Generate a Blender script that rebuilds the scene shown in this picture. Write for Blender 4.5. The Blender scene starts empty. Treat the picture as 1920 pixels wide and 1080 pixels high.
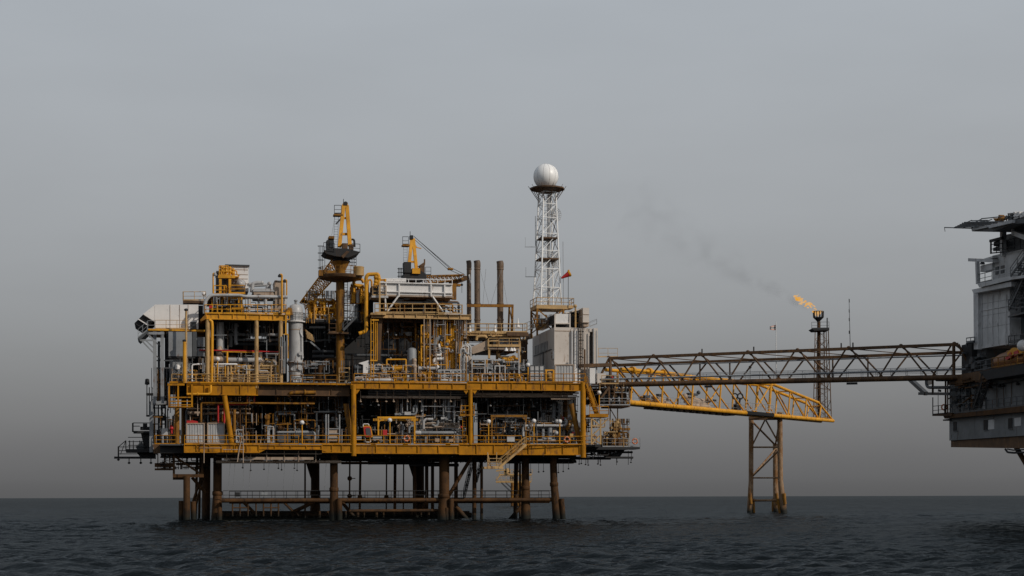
import bpy, math, random
import numpy as np
from mathutils import Vector, Matrix
sc = bpy.context.scene
# ------------------------------------------------------------------ camera
HZ, FL, CAMZ, ROLL = 931.5, 3000.0, 3.0, 0.0026
cam = bpy.data.cameras.new('camera'); co = bpy.data.objects.new('camera', cam)
sc.collection.objects.link(co); sc.camera = co
cam.sensor_width = 36; cam.lens = FL/1920*36; cam.shift_y = (HZ-540)/1920
cam.clip_start = 0.5; cam.clip_end = 60000
co.location = (0, 0, CAMZ); co.rotation_euler = (math.pi/2, ROLL, 0)
sc.render.resolution_x = 1024; sc.render.resolution_y = 576
# ------------------------------------------------------------------ light
SUN = Vector((0.70, -0.45, 0.52)).normalized()
el = math.asin(SUN.z); az = math.atan2(SUN.x, SUN.y)
w = bpy.data.worlds.new('World'); sc.world = w; w.use_nodes = True
nt = w.node_tree; nt.nodes.clear()
out = nt.nodes.new('ShaderNodeOutputWorld'); bg = nt.nodes.new('ShaderNodeBackground')
sky = nt.nodes.new('ShaderNodeTexSky'); sky.sky_type = 'NISHITA'; sky.sun_disc = False
sky.sun_elevation = el; sky.sun_rotation = az; sky.dust_density = 4
tc = nt.nodes.new('ShaderNodeTexCoord'); sp = nt.nodes.new('ShaderNodeSeparateXYZ')
rm = nt.nodes.new('ShaderNodeMapRange'); rm.inputs['From Min'].default_value = 0; rm.inputs['From Max'].default_value = 1.0
rp = nt.nodes.new('ShaderNodeValToRGB'); mx = nt.nodes.new('ShaderNodeMixRGB')
nz = nt.nodes.new('ShaderNodeTexNoise'); nz.inputs['Scale'].default_value = 5.0; nz.inputs['Detail'].default_value = 4
mp = nt.nodes.new('ShaderNodeMapping'); mp.inputs['Scale'].default_value = (1, 1, 4)
nm = nt.nodes.new('ShaderNodeMapRange'); nm.inputs['From Min'].default_value = 0.3; nm.inputs['From Max'].default_value = 0.7
nm.inputs['To Min'].default_value = 0.97; nm.inputs['To Max'].default_value = 1.03
ml = nt.nodes.new('ShaderNodeMixRGB'); ml.blend_type = 'MULTIPLY'; ml.inputs[0].default_value = 1
def s2l(c): return tuple(((x/255+0.055)/1.055)**2.4 if x > 10 else x/255/12.92 for x in c)
rp.color_ramp.interpolation = 'B_SPLINE'
stops = [(-0.01, (92, 92, 93)), (0.012, (100, 100, 101)), (0.045, (119, 119, 120)), (0.08, (137, 138, 139)), (0.115, (151, 153, 155)),
         (0.17, (161, 164, 167)), (0.23, (167, 171, 175)), (0.31, (171, 177, 183)), (0.42, (168, 175, 183)), (0.6, (150, 158, 168)), (1.0, (130, 139, 151))]
cr = rp.color_ramp
while len(cr.elements) < len(stops): cr.elements.new(0.5)
SKYS = 0.12
for e, (p, c) in zip(cr.elements, stops):
    e.position = max(0, p); e.color = tuple(v/1.0 for v in s2l(c)) + (1,)
L = nt.links.new
L(tc.outputs['Generated'], sp.inputs[0]); L(sp.outputs['Z'], rm.inputs['Value']); L(rm.outputs[0], rp.inputs[0])
sc_ = nt.nodes.new('ShaderNodeMixRGB'); sc_.blend_type = 'MULTIPLY'; sc_.inputs[0].default_value = 1
sc_.inputs[2].default_value = (1/SKYS, 1/SKYS, 1/SKYS, 1)
L(rp.outputs[0], sc_.inputs[1]); L(sc_.outputs[0], mx.inputs[2]); L(sky.outputs[0], mx.inputs[1]); mx.inputs[0].default_value = 0.96
L(tc.outputs['Generated'], mp.inputs[0]); L(mp.outputs[0], nz.inputs['Vector']); L(nz.outputs[0], nm.inputs['Value'])
L(mx.outputs[0], ml.inputs[1]); L(nm.outputs[0], ml.inputs[2])
L(ml.outputs[0], bg.inputs[0]); bg.inputs[1].default_value = SKYS; L(bg.outputs[0], out.inputs[0])
sl = bpy.data.lights.new('sun', 'SUN'); so = bpy.data.objects.new('sun', sl); sc.collection.objects.link(so)
sl.energy = 2.5; sl.angle = math.radians(0.8); sl.color = (1.0, 0.91, 0.80)
so.rotation_euler = SUN.to_track_quat('Z', 'Y').to_euler(); so.location = (60, -40, 80)
vs = sc.view_settings; vs.view_transform = 'Standard'; vs.look = 'None'; vs.exposure = 0.0; vs.gamma = 1
sc.render.engine = 'CYCLES'
# ------------------------------------------------------------------ materials
def mat(name, col, rough=0.6, metal=0.0, rust=0.0, var=0.25, scale=0.6, rustcol=(0.11, 0.045, 0.018), wet=False, spec=0.5):
    m = bpy.data.materials.new(name); m.use_nodes = True; n = m.node_tree; b = n.nodes['Principled BSDF']
    b.inputs['Roughness'].default_value = rough; b.inputs['Metallic'].default_value = metal; b.inputs['Specular IOR Level'].default_value = spec
    t = n.nodes.new('ShaderNodeTexCoord'); a = n.nodes.new('ShaderNodeTexNoise')
    a.inputs['Scale'].default_value = scale; a.inputs['Detail'].default_value = 8; a.inputs['Roughness'].default_value = 0.65
    n.links.new(t.outputs['Object'], a.inputs['Vector'])
    r = n.nodes.new('ShaderNodeValToRGB'); r.color_ramp.elements[0].position = 0.3; r.color_ramp.elements[1].position = 0.7
    r.color_ramp.elements[0].color = tuple(c*(1-var) for c in col)+(1,); r.color_ramp.elements[1].color = tuple(min(1, c*(1+var)) for c in col)+(1,)
    n.links.new(a.outputs[0], r.inputs[0]); last = r.outputs[0]
    if rust > 0:
        mpn = n.nodes.new('ShaderNodeMapping'); mpn.inputs['Scale'].default_value = (1.6, 1.6, 0.45)
        n.links.new(t.outputs['Object'], mpn.inputs[0])
        q = n.nodes.new('ShaderNodeTexNoise'); q.inputs['Scale'].default_value = 1.1; q.inputs['Detail'].default_value = 10; q.inputs['Roughness'].default_value = 0.7
        n.links.new(mpn.outputs[0], q.inputs['Vector'])
        k = n.nodes.new('ShaderNodeValToRGB'); k.color_ramp.elements[0].position = 0.62-rust*0.4; k.color_ramp.elements[1].position = 0.72-rust*0.3
        n.links.new(q.outputs[0], k.inputs[0])
        x = n.nodes.new('ShaderNodeMixRGB'); n.links.new(k.outputs[0], x.inputs[0]); n.links.new(last, x.inputs[1]); x.inputs[2].default_value = rustcol+(1,)
        last = x.outputs[0]
    if wet:      # weed and wet band that the sea leaves on piles, up to about two metres above the water
        ge = n.nodes.new('ShaderNodeNewGeometry'); sz = n.nodes.new('ShaderNodeSeparateXYZ'); n.links.new(ge.outputs['Position'], sz.inputs[0])
        nn = n.nodes.new('ShaderNodeMath'); nn.operation = 'MULTIPLY_ADD'; n.links.new(a.outputs[0], nn.inputs[0]); nn.inputs[1].default_value = 1.6; n.links.new(sz.outputs['Z'], nn.inputs[2])
        w_ = n.nodes.new('ShaderNodeMapRange'); n.links.new(nn.outputs[0], w_.inputs['Value']); w_.inputs['From Min'].default_value = 1.3; w_.inputs['From Max'].default_value = 2.3; w_.inputs['To Min'].default_value = 1; w_.inputs['To Max'].default_value = 0
        x2 = n.nodes.new('ShaderNodeMixRGB'); n.links.new(w_.outputs[0], x2.inputs[0]); n.links.new(last, x2.inputs[1]); x2.inputs[2].default_value = (0.010, 0.011, 0.008, 1); last = x2.outputs[0]
    n.links.new(last, b.inputs['Base Color'])
    return m
M = dict(
    yellow=mat('yellow paint', (0.58, 0.270, 0.014), 0.5, rust=0.17, spec=0.3),
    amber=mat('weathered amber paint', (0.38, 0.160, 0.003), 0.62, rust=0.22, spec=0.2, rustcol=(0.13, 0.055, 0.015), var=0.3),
    dyellow=mat('old yellow paint', (0.23, 0.103, 0.010), 0.6, spec=0.25, rust=0.32, rustcol=(0.085, 0.038, 0.014)),
    cream=mat('faded cream yellow paint', (0.42, 0.265, 0.105), 0.6, rust=0.2),
    rust=mat('rusty brown steel', (0.066, 0.030, 0.009), 0.75, spec=0.25, rust=0.25, rustcol=(0.018, 0.009, 0.004), var=0.45, wet=True),
    faded=mat('faded tan steel', (0.25, 0.165, 0.100), 0.7, spec=0.3, rust=0.42, rustcol=(0.17, 0.075, 0.018), var=0.3, wet=True),
    brown=mat('brown painted steel', (0.082, 0.044, 0.020), 0.6, spec=0.3, rust=0.24, rustcol=(0.16, 0.08, 0.03), var=0.4),
    grey=mat('grey paint', (0.20, 0.213, 0.226), 0.55, rust=0.14),
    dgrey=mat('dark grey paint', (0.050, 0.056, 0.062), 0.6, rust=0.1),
    lgrey=mat('light grey insulation cladding', (0.38, 0.382, 0.385), 0.42, rust=0.1),
    white=mat('white paint', (0.66, 0.645, 0.63), 0.5, rust=0.06, var=0.08),
    dome=mat('clean white gel coat', (0.82, 0.82, 0.81), 0.4, var=0.02),
    wall=mat('off white cladding', (0.53, 0.475, 0.425), 0.6, rust=0.06, var=0.1, scale=0.25, rustcol=(0.30, 0.22, 0.16)),
    tan=mat('tan cladding', (0.33, 0.25, 0.185), 0.6, rust=0.18),
    dark=mat('dark steel and shade', (0.011, 0.0115, 0.013), 0.75, rust=0.12, rustcol=(0.030, 0.016, 0.009)),  # also gives bulkheads and backing sheets their painted-in shade
    stack=mat('heat stained exhaust steel', (0.125, 0.080, 0.048), 0.6, rust=0.3, rustcol=(0.030, 0.021, 0.017)),
    red=mat('red paint', (0.40, 0.010, 0.010), 0.5, var=0.15),
    orange=mat('orange plastic', (0.50, 0.13, 0.03), 0.5, var=0.15),
    hullorange=mat('dull orange lifeboat hull', (0.20, 0.075, 0.018), 0.5, var=0.3),
    steel=mat('galvanised steel', (0.25, 0.26, 0.27), 0.5, metal=0.2, rust=0.12),
    panel=mat('grey wall panel', (0.50, 0.505, 0.51), 0.75, rust=0.10, scale=0.35, var=0.25, rustcol=(0.12, 0.10, 0.09)),
    concrete=mat('weathered grey steel wall', (0.155, 0.165, 0.172), 0.75, rust=0.14, scale=0.35, var=0.3, rustcol=(0.06, 0.05, 0.045)),
    glass=mat('dark louvre', (0.020, 0.026, 0.032), 0.35, var=0.1),
)
# ------------------------------------------------------------------ frames: a vertical reference plane through the place
class Frame:
    def __init__(s, ang, O):
        s.eu = Vector((math.cos(ang), math.sin(ang), 0)); s.ev = Vector((-math.sin(ang), math.cos(ang), 0)); s.O = Vector(O)
        s.C = Vector((0, 0, CAMZ))
    def R(s, px, py, v):       # surveyed picture point -> place point on the plane v metres behind the frame's front
        dx, dy = px-960, py-HZ
        dx, dy = dx-ROLL*dy, dy+ROLL*dx
        d = Vector((dx/FL, 1, -dy/FL)); t = (v+(s.O-s.C).dot(s.ev))/d.dot(s.ev)
        return s.C+d*t
    def uz(s, px, py, v):
        p = s.R(px, py, v); return (p-s.O).dot(s.eu), p.z
    def W(s, u, v, z): q = s.O+s.eu*u+s.ev*v; return Vector((q.x, q.y, z))
    def sc(s, px, py, v): return s.R(px, py, v).y/FL    # metres per photo pixel there
F0 = Frame(0, (0, 0, 0))
F1 = Frame(math.radians(12), (0, 205, 0))
_a2 = math.atan2(-22.0, 3.2)
F2 = Frame(_a2, (54.9, 200, 0))
rng = random.Random(7)
# ------------------------------------------------------------------ mesh builder
class MB:
    def __init__(s, f=F1): s.v = []; s.f_ = []; s.f = f; s.sm = []
    def add(s, vs, fs, smooth=False):
        o = len(s.v); s.v.extend([Vector(x) for x in vs]); s.f_.extend([tuple(i+o for i in f) for f in fs]); s.sm.extend([smooth]*len(fs)); return s
    # box in frame coordinates
    def box(s, u1, u2, v1, v2, z1, z2):
        j = lambda: rng.uniform(-0.003, 0.003)
        u1, u2, v1, v2, z1, z2 = min(u1, u2)+j(), max(u1, u2)+j(), v1+j(), v2+j(), min(z1, z2)+j(), max(z1, z2)+j()
        c = [s.f.W(u, v, z) for z in (z1, z2) for u, v in ((u1, v1), (u2, v1), (u2, v2), (u1, v2))]
        return s.add(c, [(3, 2, 1, 0), (4, 5, 6, 7), (0, 1, 5, 4), (1, 2, 6, 5), (2, 3, 7, 6), (3, 0, 4, 7)])
    def B(s, x1, y1, x2, y2, v, d):
        xm, ym = (x1+x2)/2, (y1+y2)/2
        u1 = s.f.uz(x1, ym, v)[0]; u2 = s.f.uz(x2, ym, v)[0]
        return s.box(u1, u2, v, v+d, s.f.uz(xm, y1, v)[1], s.f.uz(xm, y2, v)[1])
    def prism(s, pts, v, d):       # polygon (photo points on plane v) extruded d metres back
        a = [s.f.R(x, y, v) for x, y in pts]; b = [p+s.f.ev*d for p in a]; n = len(a)
        ar = sum(pts[i][0]*pts[(i+1) % n][1]-pts[(i+1) % n][0]*pts[i][1] for i in range(n))
        fs = [tuple(range(n)), tuple(range(2*n-1, n-1, -1))]+[(i, i+n, (i+1) % n+n, (i+1) % n) for i in range(n)]
        if ar > 0: fs = [tuple(reversed(f)) for f in fs]
        return s.add(a+b, fs)
    # world tube with taper
    def tube(s, a, b, r, r2=None, n=8, caps=True):
        a, b = Vector(a), Vector(b); r2 = r if r2 is None else r2; d = b-a
        if d.length < 1e-6: return s
        q = d.to_track_quat('Z', 'Y'); x, y = q @ Vector((1, 0, 0)), q @ Vector((0, 1, 0))
        vs = []
        for p, rr in ((a, r), (b, r2)):
            vs += [p+(x*math.cos(2*math.pi*i/n)+y*math.sin(2*math.pi*i/n))*rr for i in range(n)]
        o = len(s.v)
        s.add(vs, [(i, (i+1) % n, (i+1) % n+n, i+n) for i in range(n)], True)
        if caps: s.f_ += [tuple(o+i for i in range(n-1, -1, -1)), tuple(o+n+i for i in range(n))]; s.sm += [False]*2
        return s
    def T(s, x1, y1, x2, y2, v, r, v2=None, r2=None, n=8):
        return s.tube(s.f.R(x1, y1, v), s.f.R(x2, y2, v if v2 is None else v2), r, r2, n)
    def bar(s, a, b, w, h=None):   # square section beam between world points
        a, b = Vector(a), Vector(b); h = h or w; d = (b-a)
        if d.length < 1e-6: return s
        d.normalize(); up = Vector((0, 0, 1)) if abs(d.z) < 0.95 else s.f.ev
        x = d.cross(up).normalized(); y = x.cross(d)
        e = rng.uniform(-0.002, 0.002); w2, h2 = w/2+e, h/2+e
        vs = [p+x*sx*w2+y*sy*h2 for p in (a, b) for sx, sy in ((-1, -1), (1, -1), (1, 1), (-1, 1))]
        return s.add(vs, [(3, 2, 1, 0), (4, 5, 6, 7), (0, 1, 5, 4), (1, 2, 6, 5), (2, 3, 7, 6), (3, 0, 4, 7)])
    def A(s, x1, y1, x2, y2, v, w, h=None, v2=None): return s.bar(s.f.R(x1, y1, v), s.f.R(x2, y2, v if v2 is None else v2), w, h)
    # bent pipe through world points
    def pipe(s, pts, r, n=8, bend=None, flange=False):
        pts = [Vector(p) for p in pts]; bend = bend or r*2.2; path = [pts[0]]
        for i in range(1, len(pts)-1):
            p, a, b = pts[i], pts[i-1], pts[i+1]; k = min(bend, (p-a).length*0.45, (b-p).length*0.45)
            p0, p2 = p+(a-p).normalized()*k, p+(b-p).normalized()*k
            for t in (0, 0.25, 0.5, 0.75, 1): path.append(p0*(1-t)**2+p*2*t*(1-t)+p2*t*t)
        path.append(pts[-1]); up = None; o = len(s.v); vs = []
        for i, p in enumerate(path):
            d = (path[min(i+1, len(path)-1)]-path[max(i-1, 0)]).normalized()
            if up is None: up = d.orthogonal().normalized()
            up = (up-d*up.dot(d)).normalized(); sd = d.cross(up)
            vs += [p+(up*math.cos(2*math.pi*j/n)+sd*math.sin(2*math.pi*j/n))*r for j in range(n)]
        fs = [(i*n+j, i*n+(j+1) % n, (i+1)*n+(j+1) % n, (i+1)*n+j) for i in range(len(path)-1) for j in range(n)]
        s.add(vs, fs, True); m = len(path)
        s.f_ += [tuple(o+i for i in range(n-1, -1, -1)), tuple(o+(m-1)*n+i for i in range(n))]; s.sm += [False]*2
        if flange:
            for i in range(len(pts)-1):
                d = (pts[i+1]-pts[i]); ln = d.length
                if ln > r*9: c = pts[i]+d*0.5; dn = d.normalized(); s.tube(c-dn*r*0.35, c+dn*r*0.35, r*1.55, n=n)
        return s
    def P(s, pts, r, n=8, bend=None, flange=False): return s.pipe([s.f.R(*p) for p in pts], r, n, bend, flange)
    def lathe(s, c, prof, n=20, axis=None):     # prof [(r, h)] about a world point, axis default up
        c = Vector(c); ax = Vector(axis or (0, 0, 1)).normalized(); x = ax.orthogonal().normalized(); y = ax.cross(x)
        vs = []
        for r, h in prof: vs += [c+ax*h+(x*math.cos(2*math.pi*i/n)+y*math.sin(2*math.pi*i/n))*max(r, 0.004) for i in range(n)]
        m = len(prof); o = len(s.v)
        s.add(vs, [(k*n+i, k*n+(i+1) % n, (k+1)*n+(i+1) % n, (k+1)*n+i) for k in range(m-1) for i in range(n)], True)
        s.f_ += [tuple(o+i for i in range(n-1, -1, -1)), tuple(o+(m-1)*n+i for i in range(n))]; s.sm += [False]*2
        return s
    def Lt(s, x, v, prof, n=20):                # prof [(radius px, py)]
        k = s.f.sc(x, prof[0][1], v); c = s.f.R(x, prof[0][1], v); z0 = c.z
        return s.lathe(c, [(r*k, s.f.R(x, y, v).z-z0) for r, y in prof], n)
    def sphere(s, c, r, n=16, sq=1.0):
        return s.lathe(c, [(r*math.sin(math.pi*i/n), -r*sq*math.cos(math.pi*i/n)) for i in range(n+1)], n*2)
    def drum(s, x1, x2, y, v, rp, n=18):        # horizontal vessel with domed ends along the frame's front
        a, b = s.f.R(x1, y, v), s.f.R(x2, y, v); ln = (b-a).length; r = rp*s.f.sc(x1, y, v); e = min(r*0.55, ln*0.3)
        pr = [(r*math.sin(t*math.pi/10), e-e*math.cos(t*math.pi/10)) for t in range(6)]
        return s.lathe(a, pr+[(q, ln-h) for q, h in reversed(pr)], n, (b-a))
    def torus(s, c, R, r, ax, n=20, k=8):
        c = Vector(c); ax = Vector(ax).normalized(); x = ax.orthogonal().normalized(); y = ax.cross(x); vs = []
        for i in range(n):
            t = 2*math.pi*i/n; d = x*math.cos(t)+y*math.sin(t)
            vs += [c+d*(R+r*math.cos(2*math.pi*j/k))+ax*r*math.sin(2*math.pi*j/k) for j in range(k)]
        return s.add(vs, [(i*k+j, ((i+1) % n)*k+j, ((i+1) % n)*k+(j+1) % k, i*k+(j+1) % k) for i in range(n) for j in range(k)], True)
    # railing along world points at deck level
    def rail(s, pts, h=1.1, r=0.042, sp=1.55, mids=(0.55,), toe=True):
        pts = [Vector(p) for p in pts]; up = Vector((0, 0, 1))
        for a, b in zip(pts, pts[1:]):
            ln = (b-a).length; k = max(1, round(ln/sp))
            for i in range(k+1): p = a.lerp(b, i/k); s.tube(p, p+up*h, r, n=5)
            s.tube(a+up*h, b+up*h, r*1.1, n=6)
            for q in mids: s.tube(a+up*q, b+up*q, r*0.85, n=5)
            if toe: s.bar(a+up*0.08, b+up*0.08, 0.03, 0.14)
        return s
    def K(s, pts, **k): return s.rail([s.f.R(*p) for p in pts], **k)
    # plate girder with flanges and stiffeners
    def G(s, x1, x2, yt, yb, v, stiff=6, w=0.45):
        xm, ym = (x1+x2)/2, (yt+yb)/2
        u1, u2 = s.f.uz(x1, ym, v)[0], s.f.uz(x2, ym, v)[0]; zt, zb = s.f.uz(xm, yt, v)[1], s.f.uz(xm, yb, v)[1]
        s.box(u1, u2, v, v+w, zt-0.09, zt); s.box(u1, u2, v, v+w, zb, zb+0.09); s.box(u1, u2, v+w*0.4, v+w*0.55, zb+0.09, zt-0.09)
        for i in range(stiff+1):
            u = u1+(u2-u1)*i/max(1, stiff); u = min(max(u, u1+0.04), u2-0.04); s.box(u-0.035, u+0.035, v+0.03, v+w*0.4, zb+0.1, zt-0.1)
        return s
    def ladder(s, a, b, wdir, w=0.45, r=0.035, sp=0.32, cage=False, out=None):
        a, b = Vector(a), Vector(b); wd = Vector(wdir).normalized()*w/2
        s.tube(a-wd, b-wd, r, n=5); s.tube(a+wd, b+wd, r, n=5); n = max(2, int((b-a).length/sp))
        for i in range(n): p = a.lerp(b, (i+0.5)/n); s.tube(p-wd, p+wd, r*0.7, n=4)
        if cage:
            o = Vector(out).normalized(); n = max(2, int((b-a).length/1.1))
            ring = lambda p: [p-wd, p-wd*1.3+o*0.45, p+o*0.75, p+wd*1.3+o*0.45, p+wd]
            for i in range(2, n+1):
                q = ring(a.lerp(b, i/n))
                for c, d in zip(q, q[1:]): s.tube(c, d, r*0.7, n=4)
            q0, q1 = ring(a.lerp(b, 2/n)), ring(b)
            for c, d in list(zip(q0, q1))[1:4]: s.tube(c, d, r*0.7, n=4)
        return s
    def stair(s, a, b, wdir, w=0.9, n=None, rails=True):
        a, b = Vector(a), Vector(b); wd = Vector(wdir).normalized()*w/2; n = n or max(3, int(abs(b.z-a.z)/0.25))
        for sg in (-1, 1):
            s.bar(a+wd*sg, b+wd*sg, 0.08, 0.28)
            if rails:
                up = Vector((0, 0, 1)); s.tube(a+wd*sg+up*1.0, b+wd*sg+up*1.0, 0.04, n=5); s.tube(a+wd*sg+up*0.55, b+wd*sg+up*0.55, 0.03, n=5)
                for i in range(4): p = a.lerp(b, i/3)+wd*sg; s.tube(p, p+up, 0.035, n=5)
        dr = (b-a); dr.z = 0; dr = dr.normalized()*0.13
        for i in range(n): p = a.lerp(b, (i+0.5)/n); s.bar(p-wd, p+wd, 0.24, 0.05)
        return s
    def build(s, name, m, parent=None, loc=None):
        me = bpy.data.meshes.new(name)
        base = Vector(loc) if loc else (root_loc(parent) if parent else Vector((0, 0, 0)))
        me.from_pydata([tuple(v-base) for v in s.v], [], s.f_)
        me.polygons.foreach_set('use_smooth', s.sm); me.materials.append(m if not isinstance(m, str) else M[m])
        if any(s.sm): me.set_sharp_from_angle(angle=math.radians(50))
        o = bpy.data.objects.new(name, me); sc.collection.objects.link(o)
        if parent: o.parent = parent
        else: o.location = base
        return o
def root_loc(o):
    l = Vector(o.location)
    while o.parent: o = o.parent; l += Vector(o.location)
    return l
def tag(o, label=None, cat=None, group=None, kind=None):
    if label: o['label'] = label
    if cat: o['category'] = cat
    if group: o['group'] = group
    if kind: o['kind'] = kind
    return o
def thing(name, label, cat, loc, group=None):
    o = bpy.data.objects.new(name, None); sc.collection.objects.link(o); o.location = loc; o.empty_display_size = 0.3
    return tag(o, label, cat, group)
def copy_tree(o, loc, label=None):
    c = o.copy(); sc.collection.objects.link(c); c.location = loc
    if label: c['label'] = label
    for ch in [x for x in bpy.data.objects if x.parent == o]:
        d = ch.copy(); sc.collection.objects.link(d); d.parent = c
        for g in [x for x in bpy.data.objects if x.parent == ch]:
            e = g.copy(); sc.collection.objects.link(e); e.parent = d
    return c
def single(mb, name, m, label, cat, loc, group=None):
    return tag(mb.build(name, m, None, loc), label, cat, group)
R1 = F1.R
EU, EV = F1.eu, F1.ev
UP = Vector((0, 0, 1))
# ------------------------------------------------------------------ sea
def build_sea():
    def axis(fine0, fine1, step, far0, far1, g):
        a = list(np.arange(fine0, fine1, step)); st = step; x = fine1
        while x < far1: a.append(x); st *= g; x += st
        a.append(far1); st = step; x = fine0; b = []
        while x > far0: st *= g; x -= st; b.append(max(x, far0))
        return np.array(sorted(set(b+a)))
    xs = axis(-80, 80, 0.24, -30000, 30000, 1.07); ys = axis(54, 150, 0.17, -400, 40000, 1.0062)
    X, Y = np.meshgrid(xs, ys); Z = np.zeros_like(X); r = np.random.RandomState(3)
    D = np.sqrt(X**2+Y**2)
    for i in range(48):
        lam = 0.55*(11/0.55)**(i/47)*r.uniform(0.92, 1.08); th = math.radians(258)+r.normal(0, 0.55); k = 2*math.pi/lam
        amp = 0.0105*lam*r.uniform(0.5, 1.4)*(1.08 if lam < 2.2 else 0.72 if lam < 4 else 0.45); ph = r.uniform(0, 6.28)
        spc = 0.24+np.maximum(0, D-150)*0.0062
        fade = np.clip(1.6-spc*1.7/lam, 0, 1)
        p = k*(X*math.cos(th)+Y*math.sin(th))+ph+0.7*np.sin(X*0.31/math.sqrt(lam)+i)+0.6*np.sin(Y*0.043+2*i)
        Z += amp*fade*(np.sin(p)+0.3*np.cos(2*p))
    gust = 0.75+0.35*np.sin(X*0.021+1.3*np.sin(Y*0.017))*np.sin(Y*0.03+X*0.008)
    Z *= gust
    ny, nx = X.shape; me = bpy.data.meshes.new('sea')
    me.vertices.add(nx*ny); me.vertices.foreach_set('co', np.stack([X, Y, Z], -1).astype(np.float32).ravel())
    i = (np.arange(ny-1)[:, None]*nx+np.arange(nx-1)[None, :]).ravel()
    q = np.stack([i, i+1, i+nx+1, i+nx], -1).astype(np.int32).ravel()
    nf = (nx-1)*(ny-1); me.loops.add(nf*4); me.loops.foreach_set('vertex_index', q)
    me.polygons.add(nf); me.polygons.foreach_set('loop_start', np.arange(0, nf*4, 4, dtype=np.int32))
    me.polygons.foreach_set('use_smooth', np.ones(nf, dtype=bool)); me.update(calc_edges=True); me.validate()
    m = bpy.data.materials.new('sea water'); m.use_nodes = True; n = m.node_tree; n.nodes.clear()
    mo = n.nodes.new('ShaderNodeOutputMaterial'); df = n.nodes.new('ShaderNodeBsdfDiffuse'); gl = n.nodes.new('ShaderNodeBsdfGlossy'); fr = n.nodes.new('ShaderNodeFresnel'); ms = n.nodes.new('ShaderNodeMixShader')
    df.inputs[0].default_value = (0.007, 0.0095, 0.011, 1); gl.inputs['Color'].default_value = (0.235, 0.255, 0.268, 1); gl.inputs['Roughness'].default_value = 0.12; fr.inputs[0].default_value = 1.33
    n.links.new(fr.outputs[0], ms.inputs[0]); n.links.new(df.outputs[0], ms.inputs[1]); n.links.new(gl.outputs[0], ms.inputs[2]); n.links.new(ms.outputs[0], mo.inputs[0])
    t = n.nodes.new('ShaderNodeTexCoord'); mpn = n.nodes.new('ShaderNodeMapping'); mpn.inputs['Scale'].default_value = (0.75, 1.0, 1.0)
    a = n.nodes.new('ShaderNodeTexNoise'); a.inputs['Scale'].default_value = 1.6; a.inputs['Detail'].default_value = 3; a.inputs['Roughness'].default_value = 0.6
    c = n.nodes.new('ShaderNodeTexNoise'); c.inputs['Scale'].default_value = 0.22; c.inputs['Detail'].default_value = 5
    ad = n.nodes.new('ShaderNodeMath'); ad.operation = 'ADD'; mu = n.nodes.new('ShaderNodeMath'); mu.operation = 'MULTIPLY'; mu.inputs[1].default_value = 2.0
    bp = n.nodes.new('ShaderNodeBump'); wn = n.nodes.new('ShaderNodeTexNoise'); wn.inputs['Scale'].default_value = 0.07; wn.inputs['Detail'].default_value = 6; wn.inputs['Roughness'].default_value = 0.6
    wm = n.nodes.new('ShaderNodeMapRange'); wm.inputs['From Min'].default_value = 0.35; wm.inputs['From Max'].default_value = 0.65; wm.inputs['To Min'].default_value = 0.35; wm.inputs['To Max'].default_value = 1.0
    n.links.new(mpn.outputs[0], wn.inputs['Vector']); n.links.new(wn.outputs[0], wm.inputs['Value']); n.links.new(wm.outputs[0], bp.inputs['Strength'])
    bp.inputs['Distance'].default_value = 0.22
    l = n.links.new; l(t.outputs['Object'], mpn.inputs[0]); l(mpn.outputs[0], a.inputs['Vector']); l(mpn.outputs[0], c.inputs['Vector'])
    l(c.outputs[0], mu.inputs[0]); l(a.outputs[0], ad.inputs[0]); l(mu.outputs[0], ad.inputs[1]); l(ad.outputs[0], bp.inputs['Height']); l(bp.outputs[0], fr.inputs['Normal']); l(bp.outputs[0], gl.inputs['Normal']); l(bp.outputs[0], df.inputs['Normal'])
    me.materials.append(m); o = bpy.data.objects.new('sea', me); sc.collection.objects.link(o); o['kind'] = 'structure'
    o['label'] = 'dark choppy grey sea'
build_sea()
# ------------------------------------------------------------------ the platform's own structure
uL, uR = F1.uz(300, 840, 0)[0], F1.uz(1096, 840, 0)[0]
ZL = F1.uz(700, 833, 0)[1]; ZU = F1.uz(880, 717, 0)[1]
def U(px, py=840, v=0): return F1.uz(px, py, v)[0]
plat = thing('offshore_platform', 'big yellow two deck production platform on rusty brown legs standing in the sea', 'oil platform', F1.W(0, 14, 0))
def pt(mb, name, m, par=plat, label=None):
    o = mb.build(name, m, par)
    if label: o['label'] = label
    return o
# decks
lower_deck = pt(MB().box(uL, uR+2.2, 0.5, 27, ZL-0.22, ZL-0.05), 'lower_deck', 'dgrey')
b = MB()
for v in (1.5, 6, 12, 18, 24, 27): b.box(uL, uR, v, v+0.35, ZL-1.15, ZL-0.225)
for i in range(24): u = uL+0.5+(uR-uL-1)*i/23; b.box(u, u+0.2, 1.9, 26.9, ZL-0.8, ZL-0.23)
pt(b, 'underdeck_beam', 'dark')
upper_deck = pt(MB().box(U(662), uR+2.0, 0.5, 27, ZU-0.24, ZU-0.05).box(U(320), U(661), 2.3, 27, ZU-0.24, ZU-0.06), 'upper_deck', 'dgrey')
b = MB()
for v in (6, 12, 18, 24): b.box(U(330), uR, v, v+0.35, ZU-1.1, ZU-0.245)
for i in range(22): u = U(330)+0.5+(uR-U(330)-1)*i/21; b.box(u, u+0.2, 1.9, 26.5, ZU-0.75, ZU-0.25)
pt(b, 'underdeck_beam', 'dark')
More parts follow.
